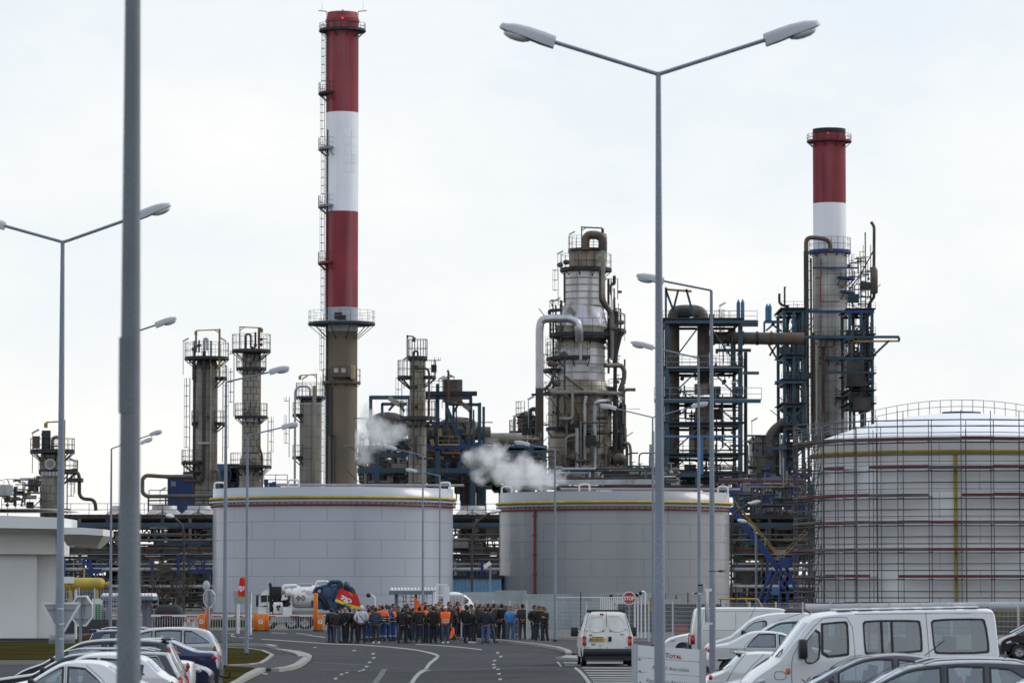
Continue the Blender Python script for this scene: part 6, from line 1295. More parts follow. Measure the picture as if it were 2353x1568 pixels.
# tall white mesh gate beside the shelter
def mesh_panel(t, a, b, z0, z1, sx=.06, sz=.2, m=None, th=.006):
    a = Vector(a); b = Vector(b); n = max(2, round((b-a).length/sx)); mb = MB()
    for i in range(n+1): p = a.lerp(b, i/n); mb.beam((p.x, p.y, z0), (p.x, p.y, z1), th)
    k = max(2, round((z1-z0)/sz))
    for j in range(k+1): z = z0+(z1-z0)*j/k; mb.beam((a.x, a.y, z), (b.x, b.y, z), th*1.5)
    o = mb.build('wire_mesh', m or m_fence, t); o['kind'] = 'stuff'; return o
d = 225; t = thing('mesh_gate', 'tall white mesh gate leaf right of the turnstile shelter', 'gate', (X(1015, 1400, d), d, 0))
for x, y in ((1004, 1338), (1022, 1341), (1029, 1346)): c = X(x, 1400, d); MB().box(c-.09, d-.05, 0, c+.09, d+.05, Z(y, d)).build('post', m_wht, t)
mesh_panel(t, (X(1004, 1400, d), d, 0), (X(1029, 1400, d), d, 0), .1, Z(1342, d), .07, .2, m_wht, .014)
for y in (1342, 1366, 1400): MB().box(X(1004, 1400, d), d-.03, Z(y, d)-.05, X(1066 if y == 1366 else 1029, 1400, d), d+.03, Z(y, d)+.05).build('rail', m_wht, t)
for k in range(12): c = X(1030+k*3.2, 1400, d); MB().box(c-.02, d-.02, .1, c+.02, d+.02, Z(1368, d)).build('bar', m_wht, t)
t = thing('white_post', 'white post with an orange cap at the edge of the shelter', 'post', (X(998, 1400, 222), 222, 0)); c = Vector((X(998, 1400, 222), 222, 0)); MB().tube([c, c+Vector((0, 0, Z(1359, 222)))], .09, 12).build('column', m_wht, t); MB().tube([c+Vector((0, 0, Z(1359, 222))), c+Vector((0, 0, Z(1356, 222)))], .09, 12).build('cap', m_orange, t)
def white_fence(label, pts, h, posts_step, group=None, z0=.1):
    t = thing('mesh_fence', label, 'fence', pts[0], group)
    for j, (a, b) in enumerate(zip(pts[:-1], pts[1:])):
        a = Vector((a[0], a[1], 0)); b = Vector((b[0], b[1], 0)); n = max(1, round((b-a).length/posts_step))
        for i in range(1 if j else 0, n+1): p = a.lerp(b, i/n); MB().box(p.x-.04, p.y-.04, 0, p.x+.04, p.y+.04, h+.06).build('post', m_fence, t)
        mesh_panel(t, a, b, z0+.05, h, .11, .2, None, .0075)
    return t
white_fence('white wire mesh fence along the pavement behind the crowd', [(X(1060, 1400, 205), 205), (X(1210, 1400, 196), 196), (X(1490, 1400, 187), 187), (X(1660, 1400, 180), 180)], 2.0, 2.6, 'white mesh fences')
white_fence('white wire mesh fence behind the parked vans and minibus', [(X(1664, 1400, 180), 180), (X(2420, 1400, 150), 150)], 2.02, 2.9, 'white mesh fences')
def sheet_fence(label, x0, x1, ytop, ybot, d, m, seed):
    r_ = random.Random(seed); a = X(x0, 1380, d); b = X(x1, 1380, d); t = thing('corrugated_fence', label, 'fence', (a, d, 0), 'corrugated sheet hoardings behind the mesh fence')
    n = max(2, round((b-a)/2.0)); w = (b-a)/n
    for i in range(n):
        z = Z(ytop, d)+r_.uniform(-.08, .08); P_ = []; k = 20
        for j in range(k+1): P_.append((a+w*(i+j/k*.995), d+(.05 if j % 4 in (1, 2) else 0)))
        mb = MB(); mb.add([(x, y, 0) for x, y in P_]+[(x, y, z) for x, y in P_], [(j, j+1, k+2+j, k+1+j) for j in range(k)]); mb.build('sheet', m, t)
    return t
sheet_fence('galvanised corrugated hoarding right of the pale blue shed', 1064, 1210, 1357, 1400, 262, m_sheet, 1); sheet_fence('galvanised corrugated hoarding in front of the darker tank', 1200, 1375, 1366, 1410, 255, m_sheet, 2); sheet_fence('galvanised corrugated hoarding behind the stop sign', 1320, 1500, 1360, 1400, 270, m_sheet, 3)
t = thing('striped_hoarding', 'white ribbed hoarding panel between the lamp post and the stop sign', 'hoarding', (X(1400, 1380, 250), 250, 0))
MB().box(X(1280, 1380, 250), 250, Z(1372, 250), X(1440, 1380, 250), 250.1, Z(1370, 250)).build('rail', m_wht, t)
for k in range(13): x = 1378+k*5; MB().box(X(x, 1380, 250), 250, 0, X(x+2.6, 1380, 250), 250.06, Z(1372, 250)).build('slat', m_wht, t)
for x, y in ((1343, 1363), (1365, 1362), (1451, 1357), (1508, 1358)): pass
t = thing('concrete_wall', 'long grey concrete wall behind the mesh fence right of the stop sign', 'wall', (X(1550, 1400, 235), 235, 0)); MB().box(X(1415, 1400, 235), 235, 0, X(1668, 1400, 235), 235.3, Z(1388, 235)).build('wall', m_path, t); MB().box(X(1412, 1400, 235), 234.9, Z(1389, 235), X(1668, 1400, 235), 235.4, Z(1386, 235)).build('coping', m_concr, t)
t = thing('metal_offcut', 'pale metal sheet lying on top of the concrete wall', 'metal sheet', W(1538, 1385, 235)); p = W(1538, 1383, 235.1); mb = MB(); mb.extr([p+Vector((-.7, 0, -.05)), p+Vector((.6, 0, -.05)), p+Vector((.75, 0, .2)), p+Vector((-.2, 0, .2))], (0, .2, 0)); mb.build('sheet', m_signb, t)
for (x, y0, y1, lb) in ((1528, 1410, 1362, 'left of three rusty stakes above the concrete wall right of the stop sign'), (1553, 1410, 1366, 'middle one of three rusty stakes above the concrete wall'), (1580, 1410, 1360, 'rusty stake on the concrete wall nearest the boxed lamp post'), (1334, 1400, 1358, 'rusty stake left of the boards on the hoarding'), (1690, 1400, 1345, 'rusty stake behind the yellow rail by the big panel van')):
    t = thing('iron_stake', lb, 'stake', (X(x, 1400, 236), 236, 0), 'rusty stakes along the walls'); MB().beam((X(x, 1400, 236), 236, 0), W(x, y1, 236), .07).build('stake', m_brownp, t)
for (x, w, y, lb) in ((1383, 12, 1365, 'rusty brown board in the middle of three on the hoarding top'), (1400, 22, 1365, 'longest rusty board on the hoarding top, left of the stop sign'), (1342, 8, 1369, 'smallest rusty board on the hoarding top, farthest from the stop sign')): t = thing('plank', lb, 'board', W(x, y, 251), 'boards on the hoarding top'); p = W(x, y, 251); MB().box(p.x, 251, p.z-.3, p.x+px(w*2, 251), 251.15, p.z).build('board', m_stain, t)
for (x, y, lb) in ((1467, 1366, 'second highest'), (1476, 1361, 'highest, rightmost'), (1459, 1376, 'third highest'), (1452, 1383, 'lowest, leftmost')):
    d = 200; p = W(x+6, y, d); t = thing('vent_pipe', lb+' of the white goose neck vents stepping up beside the stop sign', 'vent pipe', (p.x, d, 0), 'white goose neck vent pipes'); pipe(t, [(p.x, d, 0), (p.x, d, p.z), (p.x-.13, d-.09, p.z+.1), (p.x-.24, d-.16, p.z+.0)], .05, m_wht, .12, 10, 'tube'); MB().ell((p.x-.25, d-.17, p.z+.0), (.10, .10, .10), 10, 8).build('mouth', m_black, t)
for (x, y, w, lb) in ((1552, 1440, 30, 'faded red crate behind the fence left of the big panel van'), (1378, 1440, 22, 'faded red crate behind the fence, hidden by the small white van')): p = G(x, 1475); t = thing('pallet_stack', lb, 'crate', p, 'crates behind the fence'); MB().box(p.x, 192, 0, p.x+px(w, 192), 192.8, .95).build('crate', mat('faded red crate', (.22, .07, .06), .7), t); MB().box(p.x-.03, 191.95, .95, p.x+px(w, 192)+.03, 192.85, 1.02).build('lid', m_path, t)
p = W(1035, 1360, 236); t = thing('parked_car', 'white car roof just showing behind the mesh gate', 'car', (p.x, 236, 0)); mb = MB(); mb.ell((X(1043, 1370, 236), 236, .9), (1.4, .8, 1.55), 20, 12); mb.build('body', m_wht, t); mb = MB(); mb.ell((X(1040, 1365, 235.7), 235.6, 1.9), (1.0, .6, .35), 16, 8); mb.build('windscreen', m_plast, t)
# yellow rail and blue gear behind the vans
t = thing('yellow_rail', 'yellow handrail behind the white van, in front of the dark pipework', 'railing', (X(1690, 1385, 240), 240, 0)); d = 240
for pts in (((1650, 1375), (1712, 1374), (1722, 1395)), ((1712, 1374), (1740, 1375), (1752, 1395))): pipe(t, [W(x, y, d) for x, y in pts], .06, m_yellow, .1, 6, 'handrail')
for x in (1655, 1680, 1700): MB().beam((X(x, 1385, d), d, 0), W(x, 1376, d), .06).build('post', m_blue, t)
# grass bank behind the right fence
mb = MB(); mb.extr([(X(2000, 1400, 230), 0, 0), (X(2600, 1400, 230), 0, 0), (X(2600, 1400, 230), 0, Z(1408, 230)), (X(2300, 1400, 230), 0, Z(1410, 230)), (X(2060, 1400, 230), 0, .3)], (0, 40, 0)); o = mb.build('grass_bank', m_grass, kind='structure'); o.location.y = 222
t = thing('long_pipe', 'fat grey pipe lying along the foot of the scaffolded tank', 'pipe', (X(2100, 1395, 262), 262, 0)); pipe(t, [W(1850, 1398, 262), W(2420, 1392, 262)], .35, m_pipe, None, 12, 'run')
for x in (1900, 2050, 2200, 2340): MB().box(X(x, 1400, 262), 261.7, 0, X(x, 1400, 262)+.4, 262.3, Z(1410, 262)).build('sleeper', m_concr, t)
mb = MB(); a = G(500, 1440); mb.extr([(X(484, 1420, 262), 262, 0), (X(600, 1420, 262), 262, 0), (X(600, 1420, 262), 262, Z(1424, 262)), (X(484, 1420, 262), 262, Z(1422, 262))], (0, 30, 0)); mb.build('grass_bank', mat('greener bank grass', (.045, .06, .02), .95, var=.5, scale=.5, fine=.3), kind='structure')
# things lying inside the works on the left
t = thing('hose_heap', 'dark ribbed hoses heaped behind the sign backs', 'hose', (X(225, 1420, 250), 250, 0))
for k, pts in enumerate((((212, 1395), (230, 1398), (245, 1415), (250, 1440)), ((205, 1405), (225, 1405), (240, 1420), (246, 1440)), ((215, 1410), (232, 1420), (240, 1440)))): pipe(t, [W(x, y, 250+k*.3) for x, y in pts], .28, m_brownp, 1, 10, 'hose')
t = thing('green_bin', 'green plastic tub behind the low wall', 'tub', (X(220, 1430, 248), 248, 0)); MB().rbox((X(219, 1430, 248), 248, 1.0), (.8, .8, 1.3), .08).build('tub', mat('green plastic', (.02, .14, .05), .5), t)
t = thing('dark_skip', 'black skip like mass behind the far left barrier', 'skip', (X(385, 1430, 250), 250, 0)); MB().rbox((X(388, 1430, 250), 250, .8), (1.9, 1.2, 1.6), .5).build('body', m_black, t); MB().cbox((X(388, 1430, 250), 249.35, .5), (1.5, .05, .3)).build('rib', m_plast, t)
t = thing('grey_kiosk', 'pale notice board behind the hoses on the left', 'board', (X(222, 1390, 255), 255, 0)); MB().cbox(W(223, 1383, 255), (.7, .05, .5)).build('panel', m_sign, t); MB().beam((X(223, 1383, 255), 255.05, 0), W(223, 1383, 255.05), .05).build('post', m_galv, t)
for lab, x, y0 in (('thin white marker post on the lawn behind the octagon back', 174.5, 1353), ('thin white marker pole inside the works behind the far left barrier', 392, 1385)):
    d = 196 if x < 200 else 258; t = thing('marker_post', lab, 'post', (X(x, 1400, d), d, 0)); MB().tube([(X(x, 1400, d), d, 0), W(x, y0, d)], .06, 8).build('post', m_wht, t); MB().ell(W(x, y0, d), (.07, .07, .05), 8, 6).build('cap', m_signb, t)
p = G(478, 1470); t = thing('convex_mirror', 'round white backed mirror above the small octagon back', 'mirror', W(474, 1344, 212)); q = W(474, 1345, 212); MB().ell(q, (.2, .1, .3), 14, 8).build('dome', m_lamp, t); MB().beam(q, (q.x+.1, 212, 0), .06).build('post', m_galv, t)
t = thing('camera_mast', 'black round camera on a thin white mast right of the red flag', 'camera', (X(853, 1430, 236), 236, 0)); q = W(850, 1370, 236); pipe(t, [(q.x+.3, 236, 0), (q.x+.3, 236, q.z), (q.x+.05, 236, q.z+.12)], .05, m_wht, .2, 8, 'mast'); MB().ell(q+Vector((-.1, 0, .1)), (.14, .14, .14), 10, 8).build('camera', m_black, t)
t = thing('camera_mast', 'white tilted camera on a pole in the gap between the grey tanks', 'camera', (X(1126, 1350, 280), 280, 0)); q = W(1126, 1292, 280); MB().tube([(q.x, 280, 0), q], .07, 8).build('mast', m_galv, t); MB().beam(W(1112, 1302, 279.8), W(1127, 1291, 279.8), .28).build('camera', m_wht, t)
# bare trees in front of the left rack
def bare_tree(label, x, d, h, seed):
    r_ = random.Random(seed); b = Vector((X(x, 1400, d), d, 0)); t = thing('bare_tree', label, 'tree', b, 'leafless trees before the pipe rack')
    tr = MB(); cr = MB()
    def grow(p, dr, L_, r, lev):
        n = 4; pts = [p]; q = p
        for i in range(n): dr = (dr+Vector((r_.uniform(-.16, .16), r_.uniform(-.16, .16), r_.uniform(-.02, .14)))).normalized(); q = q+dr*(L_/n); pts.append(q)
        (tr if lev == 0 else cr).tube(pts, [r*(1-.12*i) for i in range(n+1)], 6 if lev < 2 else 4, caps=False)
        if lev < 5:
            for k in range(r_.choice((2, 3, 3)) if lev else 5):
                i = r_.randint(2, n); a = r_.uniform(0, 6.28); tilt = r_.uniform(.35, .85); u = dr.orthogonal().normalized(); v = dr.cross(u)
                nd = (dr*math.cos(tilt)+(u*math.cos(a)+v*math.sin(a))*math.sin(tilt)).normalized(); nd.z = abs(nd.z)*.8+.15; grow(pts[i], nd.normalized(), L_*r_.uniform(.55, .8), r*.55, lev+1)
    grow(b, Vector((0, 0, 1)), h*.42, .11, 0); tr.build('trunk', m_bark, t); cr.build('crown', m_bark, t)
bare_tree('leafless tree just right of the nearest pole, before the pipe rack', 352, 262, 5.2, 3); bare_tree('leafless tree near the pale tank, left of the octagon back', 402, 266, 5.4, 5); bare_tree('small leafless tree between the two other bare ones', 377, 264, 4.2, 8)
# ------------------------------------------------------------------ wheels shared by the vehicles
WHEELS = {}
def wheel_meshes(r, w, style='alloy'):
    k = (round(r, 2), round(w, 2), style)
    if k not in WHEELS:
        tb = MB(); tb.lathe([(r*.62, -w*.45), (r*.93, -w*.5), (r, -w*.36), (r, w*.36), (r*.93, w*.5), (r*.62, w*.45)], None, 24, 0, axis='y', c3=(0, 0, 0))
        rb = MB(); rb.lathe([(r*.63, -w*.44), (r*.58, -w*.40), (r*.55, -w*.2), (r*.2, -w*.25), (.001, -w*.33)], None, 20, 0, axis='y', c3=(0, 0, 0)); rb.lathe([(r*.63, w*.44), (r*.58, w*.40), (r*.55, w*.2), (.001, w*.2)], None, 20, 0, axis='y', c3=(0, 0, 0))
        for i in range(5):
            a = 2*math.pi*i/5; rb.beam((r*.15*math.cos(a), -w*.36, r*.15*math.sin(a)), (r*.58*math.cos(a), -w*.42, r*.58*math.sin(a)), r*.16, .02)
        WHEELS[k] = (tb.mesh('tyre', m_black), rb.mesh('rim', mat('wheel alloy', (.33, .34, .36), .35, .7, var=.1)))
    return WHEELS[k]
def wheel(root, x, y, r, w=.2, flip=False):
    tm, rm = wheel_meshes(r, w); t = bpy.data.objects.new('wheel', tm); link(t, root); t.location = (x, y, r); t.rotation_euler = (0, 0, math.pi if flip else 0)
    o = bpy.data.objects.new('rim', rm); link(o, t); return t
# ------------------------------------------------------------------ vacuum tanker behind the barrier
def tanker():
    d = 247; k = d/FPX
    t = thing('tanker_truck', 'white vacuum tanker truck with a blue rear end and hose reel behind the barriers', 'truck', (0, 0, 0))
    x0 = X(470.4+590*.207, 1400, d)
    q = lambda zx, zy, y=0: Vector((X(470.4+zx*.207, 1400, d+y), d+y, Z(1243.3+zy*.207, d+y)))
    m_tr = mat('truck white paint', (.78, .78, .77), .45, var=.08, scale=2, streak=.3, coat=.2)
    m_tb = mat('truck blue paint', (.014, .042, .105), .5, var=.35, scale=2, streak=.3)
    P_ = [(592, 800), (592, 700), (600, 640), (628, 575), (650, 545), (690, 530), (722, 532), (722, 800)]
    mb = MB(); mb.extr([q(x, y) for x, y in P_], (0, 2.3, 0)); mb.build('cab', m_tr, t)
    c = [o for o in t.children][-1]
    mb = MB(); mb.poly([q(x, y, -.02) for x, y in ((622, 595), (690, 590), (690, 668), (622, 672))]); mb.build('side_window', m_plast, t); mb = MB(); mb.poly([q(x, y, -.02) for x, y in ((698, 592), (714, 592), (714, 668), (698, 668))]); mb.build('rear_side_window', m_plast, t)
    a = q(594, 655); b = q(625, 580); MB().beam((a.x+.03, d+.2, a.z), (b.x+.02, d+.2, b.z), .03).build('windscreen_pillar', m_plast, t); mb = MB(); mb.add([(a.x-.01, d+.2, a.z), (a.x-.01, d+2.1, a.z), (b.x-.03, d+2.1, b.z), (b.x-.03, d+.2, b.z)], [(0, 1, 2, 3)]); mb.build('windscreen', m_plast, t)
    MB().beam(q(690, 680, -.02), q(690, 800, -.02), .025, .02).build('door_gap', m_plast, t); mb = MB(); text_mb(mb, 'VEOLIA', .12, q(614, 722, -.03), (1, 0, 0), (0, 0, 1)); mb.build('door_lettering', m_inkr, t); MB().cbox(q(672, 712, -.04), (.18, .04, .06)).build('handle', m_plast, t)
    MB().rbox(q(582, 655, -.35), (.16, .22, .75), .05).build('mirror', m_plast, t); MB().beam(q(600, 590, -.05), q(580, 625, -.3), .04).build('mirror_arm', m_plast, t)
    MB().ell(q(757, 525, .2), (.1, .1, .14), 10, 6).build('beacon', m_orl, t)
    pipe(t, [q(735, 780, -.1), q(730, 500, -.1), q(724, 470, -.1), q(716, 462, -.1)], .1, m_black, .15, 10, 'exhaust_stack')
    # pump gear behind the cab
    clutterbox = random.Random(4); mb = MB()
    for i in range(70):
        x = clutterbox.uniform(770, 960); y = clutterbox.uniform(540, 800); s = clutterbox.uniform(.06, .22); kk = clutterbox.random(); mi = clutterbox.choice((0, 0, 1, 2))
        p = q(x, y, clutterbox.uniform(-.1, .9))
        if kk < .4: mb.tube([p, p+Vector((clutterbox.uniform(-.6, .6), 0, clutterbox.uniform(-.4, .4)))], s*.4, 7, mi)
        elif kk < .7: mb.cbox(p, (s*1.6, s*2, s*1.4), clutterbox.uniform(0, 1), mi)
        else: mb.ell(p, (s, s, s), 8, 6, mi)
    mb.build('pump_gear', [m_black, m_clad, m_tr], t)['kind'] = 'stuff'
    MB().rbox(q(800, 570, .3), (.65, 1.2, .85), .1).build('air_filter', m_black, t); pipe(t, [q(870, 640, -.1), q(865, 520, -.1), q(885, 492, -.1), q(1020, 490, -.1)], .13, m_tr, .3, 10, 'suction_pipe'); pipe(t, [q(845, 640, -.15), q(905, 632, -.15), q(915, 620, -.15)], .09, m_tr, .2, 8, 'suction_pipe'); MB().ell(q(930, 560, 0), (.3, .4, .3), 12, 8).build('pump_dome', m_tr, t)
    MB().rbox(q(815, 735, -.05), (.6, .6, .75), .06).build('gearbox_case', m_tr, t); MB().cbox(q(918, 768, -.15), (.58, .6, .52)).build('tool_locker', m_tr, t); pipe(t, [q(920, 560, -.2), q(940, 650, -.2), q(915, 690, -.2), q(880, 720, -.2)], .06, m_black, .3, 8, 'hose')
    for (x, y) in ((805, 720), (830, 718), (815, 750)): MB().ell(q(x, y, -.4), (.07, .03, .09), 8, 6).build('gauge', m_black, t)
    # tank
    a = q(968, 610, 1.0); b = q(1290, 610, 1.0); r = px(125*.207, d)/1.0
    mb = MB(); mb.lathe([(.01, 0), (r*.6, .02), (r*.9, .1), (r, .26), (r, b.x-a.x)], None, 36, 0, axis='x', c3=(a.x, d+1.0, a.z)); mb.build('tank', m_tr, t)
    fy = lambda y: d+1.0-math.sqrt(max(0, (r*1.008)**2-(Z(1243.3+y*.207, d)-a.z)**2))
    mb = MB(); p = q(1108, 575); p.y = fy(575)-.01; text_mb(mb, 'VEOLIA', .24, p, (1, 0, 0), (0, .12, 1)); p = q(1110, 592); p.y = fy(592)-.01; text_mb(mb, 'PROPRETE', .085, p, (1, 0, 0), (0, 0, 1), 1); total = q(1097, 560); mb.lathe([(.1, 0), (.14, 0)], None, 18, 0, a0=.6, a1=5.9, axis='y', c3=(total.x, fy(555)-.02, total.z)); mb.build('lettering', [m_inkr, m_ink], t)
    for (x, m) in ((1034, m_redl), (1088, m_signb)):
        p = q(x, 625); y = fy(625)-.02; s = .17; mb = MB(); mb.add([(p.x-s, y, p.z), (p.x, y, p.z-s*1.2), (p.x+s, y, p.z), (p.x, y, p.z+s*1.2)], [(0, 1, 2, 3)]); mb.add([(p.x-s*.7, y-.004, p.z), (p.x, y-.004, p.z-s*.8), (p.x+s*.7, y-.004, p.z), (p.x, y-.004, p.z+s*.8)], [(0, 1, 2, 3)], 1); mb.build('hazard_diamond', [m_ink, m if x == 1088 else mat('faded pink label', (.4, .16, .16), .6)], t)
    p = q(1045, 675); MB().box(p.x-.19, fy(675)-.03, p.z-.12, p.x+.19, fy(675)-.01, p.z+.12).build('data_plate', m_signb, t)
    pipe(t, [q(1232, 500, .6), q(1236, 442, .6), q(1365, 442, .6), q(1370, 480, .6)], .07, m_tr, .2, 8, 'grab_rail'); MB().rbox(q(1120, 478, 1), (.8, .6, .25), .05).build('manhole_cover', m_signb, t)
    # blue rear, boom and reel
    a2 = q(1290, 620, 1.0); mb = MB(); mb.lathe([(r*1.03, 0), (r*1.03, 1.5), (r*.7, 1.75), (.01, 1.8)], None, 30, 0, axis='x', c3=(a2.x-.35, d+1.0, a2.z)); mb.build('rear_tank', m_tb, t)
    mb = MB(); pts = [q(x, y, -.03) for x, y in ((1180, 650), (1300, 660), (1300, 745), (1180, 715))]; 
    for p in pts: p.y = d-.02
    mb.poly(pts); mb.build('blue_panel', m_tb, t)
    pipe(t, [q(1215, 580, .1), q(1230, 520, .1), q(1370, 490, .1), q(1395, 445, .1), q(1500, 445, .1), q(1530, 480, .1)], .13, m_tb, .3, 10, 'boom'); pipe(t, [q(1225, 540, .2), q(1260, 600, .2), q(1340, 680, .2), q(1360, 760, .2)], .12, m_tb, .4, 10, 'hose_arm')
    mb = MB()
    r_ = random.Random(9)
    for i in range(80):
        p = q(r_.uniform(1340, 1600), r_.uniform(460, 740), r_.uniform(-.2, 1.2)); s = r_.uniform(.06, .2); mb.cbox(p, (s*1.5, s, s*1.6), r_.uniform(0, 1), r_.choice((0, 0, 1))) if r_.random() < .5 else mb.ell(p, (s, s, s*1.2), 8, 6, r_.choice((0, 1)))
    mb.build('boom_gear', [m_tb, m_plast], t)['kind'] = 'stuff'
    MB().rbox(q(1440, 620, .6), (1.7, 1.4, 1.6), .3).build('rear_housing', m_tb, t); MB().beam(q(1380, 640, -.1), q(1440, 780, -.1), .45, .3).build('support_leg', m_tb, t); MB().beam(q(1470, 660, -.1), q(1400, 760, -.1), .4, .3).build('support_leg', m_tb, t)
    c = q(1592, 570, .2); mb = MB()
    mb.lathe([(.15, -.1), (.47, -.1), (.47, -.16), (.15, -.16)], None, 30, 0, axis='y', c3=c); mb.lathe([(.47, -.1), (.47, .5)], None, 30, 0, axis='y', c3=c); mb.build('hose_reel', mat('brown reel hose', (.07, .055, .04), .8, var=.4, scale=6), t); MB().lathe([(.01, -.18), (.2, -.18), (.2, -.1)], None, 20, 0, axis='y', c3=c, smooth=False).build('reel_hub', m_tb, t)
    pipe(t, [q(1255, 600, -.2), q(1310, 640, -.2), q(1350, 700, -.2), q(1400, 760, -.2)], .11, m_black, .4, 8, 'suction_hose')
    # chassis and wheels
    a = q(600, 815); b = q(1560, 835); MB().box(a.x, d+.6, b.z, b.x, d+1.6, a.z+.08).build('chassis', m_plast, t); MB().box(q(960, 740).x, d+.2, q(0, 815).z, q(1220, 740).x, d+1.8, q(0, 765).z).build('side_locker', m_clad, t); MB().box(q(592, 800).x, d+.1, q(0, 880).z, q(640, 800).x, d+2.2, q(0, 800).z).build('bumper', m_tr, t); MB().box(q(640, 800).x, d+.05, q(0, 850).z, q(725, 800).x, d+2.2, q(0, 800).z).build('wheel_arch', m_plast, t)
    for x in (700, 965, 1110, 1430):
        for y in (.15, 1.95): wheel(t, q(x, 900).x, d+y, .48, .3)
    MB().cbox(q(850, 850, .3), (1.3, .6, .5)).build('fuel_tank', m_signb, t)
tanker()

# ------------------------------------------------------------------ flags
m_forange = mat('orange flag cloth', (.85, .13, .02), .8, var=.08); m_fred = mat('red flag cloth', (.62, .02, .02), .8, var=.08); m_fyel = mat('yellow flag cloth', (.75, .55, .02), .8, var=.06); m_fwht = mat('white flag print', (.75, .75, .75), .8, var=0); m_fblk = mat('black flag print', (.03, .02, .01), .8, var=0)
def flag_surface(c00, c10, c01, c11, wave, d):
    c = [Vector(W(*p, d)) for p in (c00, c10, c01, c11)]
    def f(u, v):
        p = c[0].lerp(c[1], u).lerp(c[2].lerp(c[3], u), v); return p+Vector((0, wave*math.sin(u*7+v*2.0), wave*.4*math.sin(u*5+1+v)))
    return f
def cloth(t, name, f, m, u0=0, u1=1, v0=0, v1=1, n=14, k=8, th=.006):
    mb = MB(); g = [[f(u0+(u1-u0)*i/n, v0+(v1-v0)*j/k) for i in range(n+1)] for j in range(k+1)]
    for off in (0, th):
        v = [p+Vector((0, off, 0)) for r in g for p in r]; mb.add(v, [(j*(n+1)+i, j*(n+1)+i+1, (j+1)*(n+1)+i+1, (j+1)*(n+1)+i) for j in range(k) for i in range(n)], 0, True)
    return mb.build(name, m, t)
def flag_text(t, f, body, u0, v0, size, mirror, m, asp, off=-.02, slant=0, bold=0):
    tm = MB(); text_mb(tm, body, 1.0, (0, 0, 0), (1, 0, 0), (0, 0, 1), bold=bold); mb = MB(); w = max(v[0] for v in tm.v)
    vs = []
    for (x, y, z) in tm.v: x = (w-x if mirror else x); vs.append(f(u0+x*size/asp, v0-(z+x*slant)*size)+Vector((0, off, 0)))
    mb.add(vs, tm.f); return mb.build('print', m, t)
def union_flag(label, cs, d, pole, words, asp, sz, uv, ry0):
    b = W(*pole[1], d); t = thing('union_flag', label, 'flag', (b.x, d, 0), 'red union flags'); f = flag_surface(*cs, .05, d)
    cloth(t, 'cloth', f, m_fred, 0, 1, 0, ry0); cloth(t, 'yellow_band', f, m_fyel, 0, 1, ry0, 1, 14, 3)
    flag_text(t, f, 'cgt', uv[0], uv[1], sz, True, m_fwht, asp, -.03, 0, .03); flag_text(t, f, words, uv[2], .985, .13, True, m_fblk, asp, -.03, 0, .02)
    for k in range(5): # rays in the corner
        g = lambda u, v: f(min(1, max(0, u)), v)+Vector((0, -.03, 0)); a = k*.35+.2; mb = MB(); p = (uv[4], uv[5]); L_ = .16
        mb.add([g(p[0]+math.cos(a)*.05/asp, p[1]-math.sin(a)*.05), g(p[0]+math.cos(a-.08)*L_/asp*1.4, p[1]-math.sin(a-.08)*L_*1.4), g(p[0]+math.cos(a+.08)*L_/asp*1.4, p[1]-math.sin(a+.08)*L_*1.4)], [(0, 1, 2)]); mb.build('ray', m_fyel, t)
    MB().tube([W(*pole[0], d+.05), W(*pole[1], d+.05)], .018, 8).build('stick', m_ochre, t)
union_flag('red flag with mirrored white letters and a yellow band held above the crowd', ((781, 1351), (821, 1364), (769, 1381), (834, 1402)), 189, ((820, 1362), (842, 1440)), 'TOTAL', 1.35, .52, (.16, .68, .3, 0, .55, .22), .80)
union_flag('narrow red flag hanging by the left white post, partly behind the lamp post', ((551, 1328), (566, 1320), (545, 1371), (566, 1374)), 224, ((566, 1318), (566, 1450)), 'TOTAL', .5, .34, (-.05, .6, 0, 0, .5, .15), .9)
def plain_flag(label, cs, d, pole):
    b = W(*pole[1], d); t = thing('orange_flag', label, 'flag', (b.x, d, 0), 'orange flags in the crowd'); f = flag_surface(*cs, .07, d); cloth(t, 'cloth', f, m_forange); MB().tube([W(*pole[0], d+.03), W(*pole[1], d+.03)], .014, 8).build('stick', m_ochre, t); flag_text(t, f, 'c', .35, .55, .22, True, m_fwht, 1.0, -.02)
plain_flag('orange flag blowing to a point above the middle of the crowd', ((952, 1369), (972, 1392), (951, 1404), (975, 1412)), 189.5, ((951, 1367), (957, 1440)))
plain_flag('orange flag drooping beside the man in the orange vest', ((1037, 1440), (1043, 1440), (1032, 1466), (1045, 1458)), 187.3, ((1034, 1436), (1053, 1473)))
# ------------------------------------------------------------------ cars, built from a roofline, windows and a plan taper
def paint(name, col, metal=0., rough=.32): return mat('car paint '+name, col, rough, metal, var=.04, scale=1.2, coat=.8, streak=.08)
p_white = paint('white', (.74, .74, .75)); p_white2 = paint('off white', (.66, .66, .64)); p_navy = paint('navy', (.010, .014, .06), .3); p_dark = paint('dark slate', (.022, .026, .034), .4); p_blue = paint('deep blue', (.012, .018, .075), .3)
p_silver = paint('silver', (.36, .38, .41), .6); p_violet = paint('grey violet', (.085, .078, .10), .5); p_slate = paint('dark grey violet', (.040, .040, .055), .5); p_black = paint('black', (.008, .008, .009)); p_pale = paint('pale blue silver', (.42, .46, .54), .5); p_wag = paint('dark grey', (.026, .030, .036), .4)
m_cabin = mat('cabin trim', (.022, .024, .030), .85, var=.3, scale=4); m_seat = mat('seat cloth', (.035, .04, .06), .9, var=.3, scale=6); m_seal = mat('window seal', (.010, .010, .011), .5, var=0)
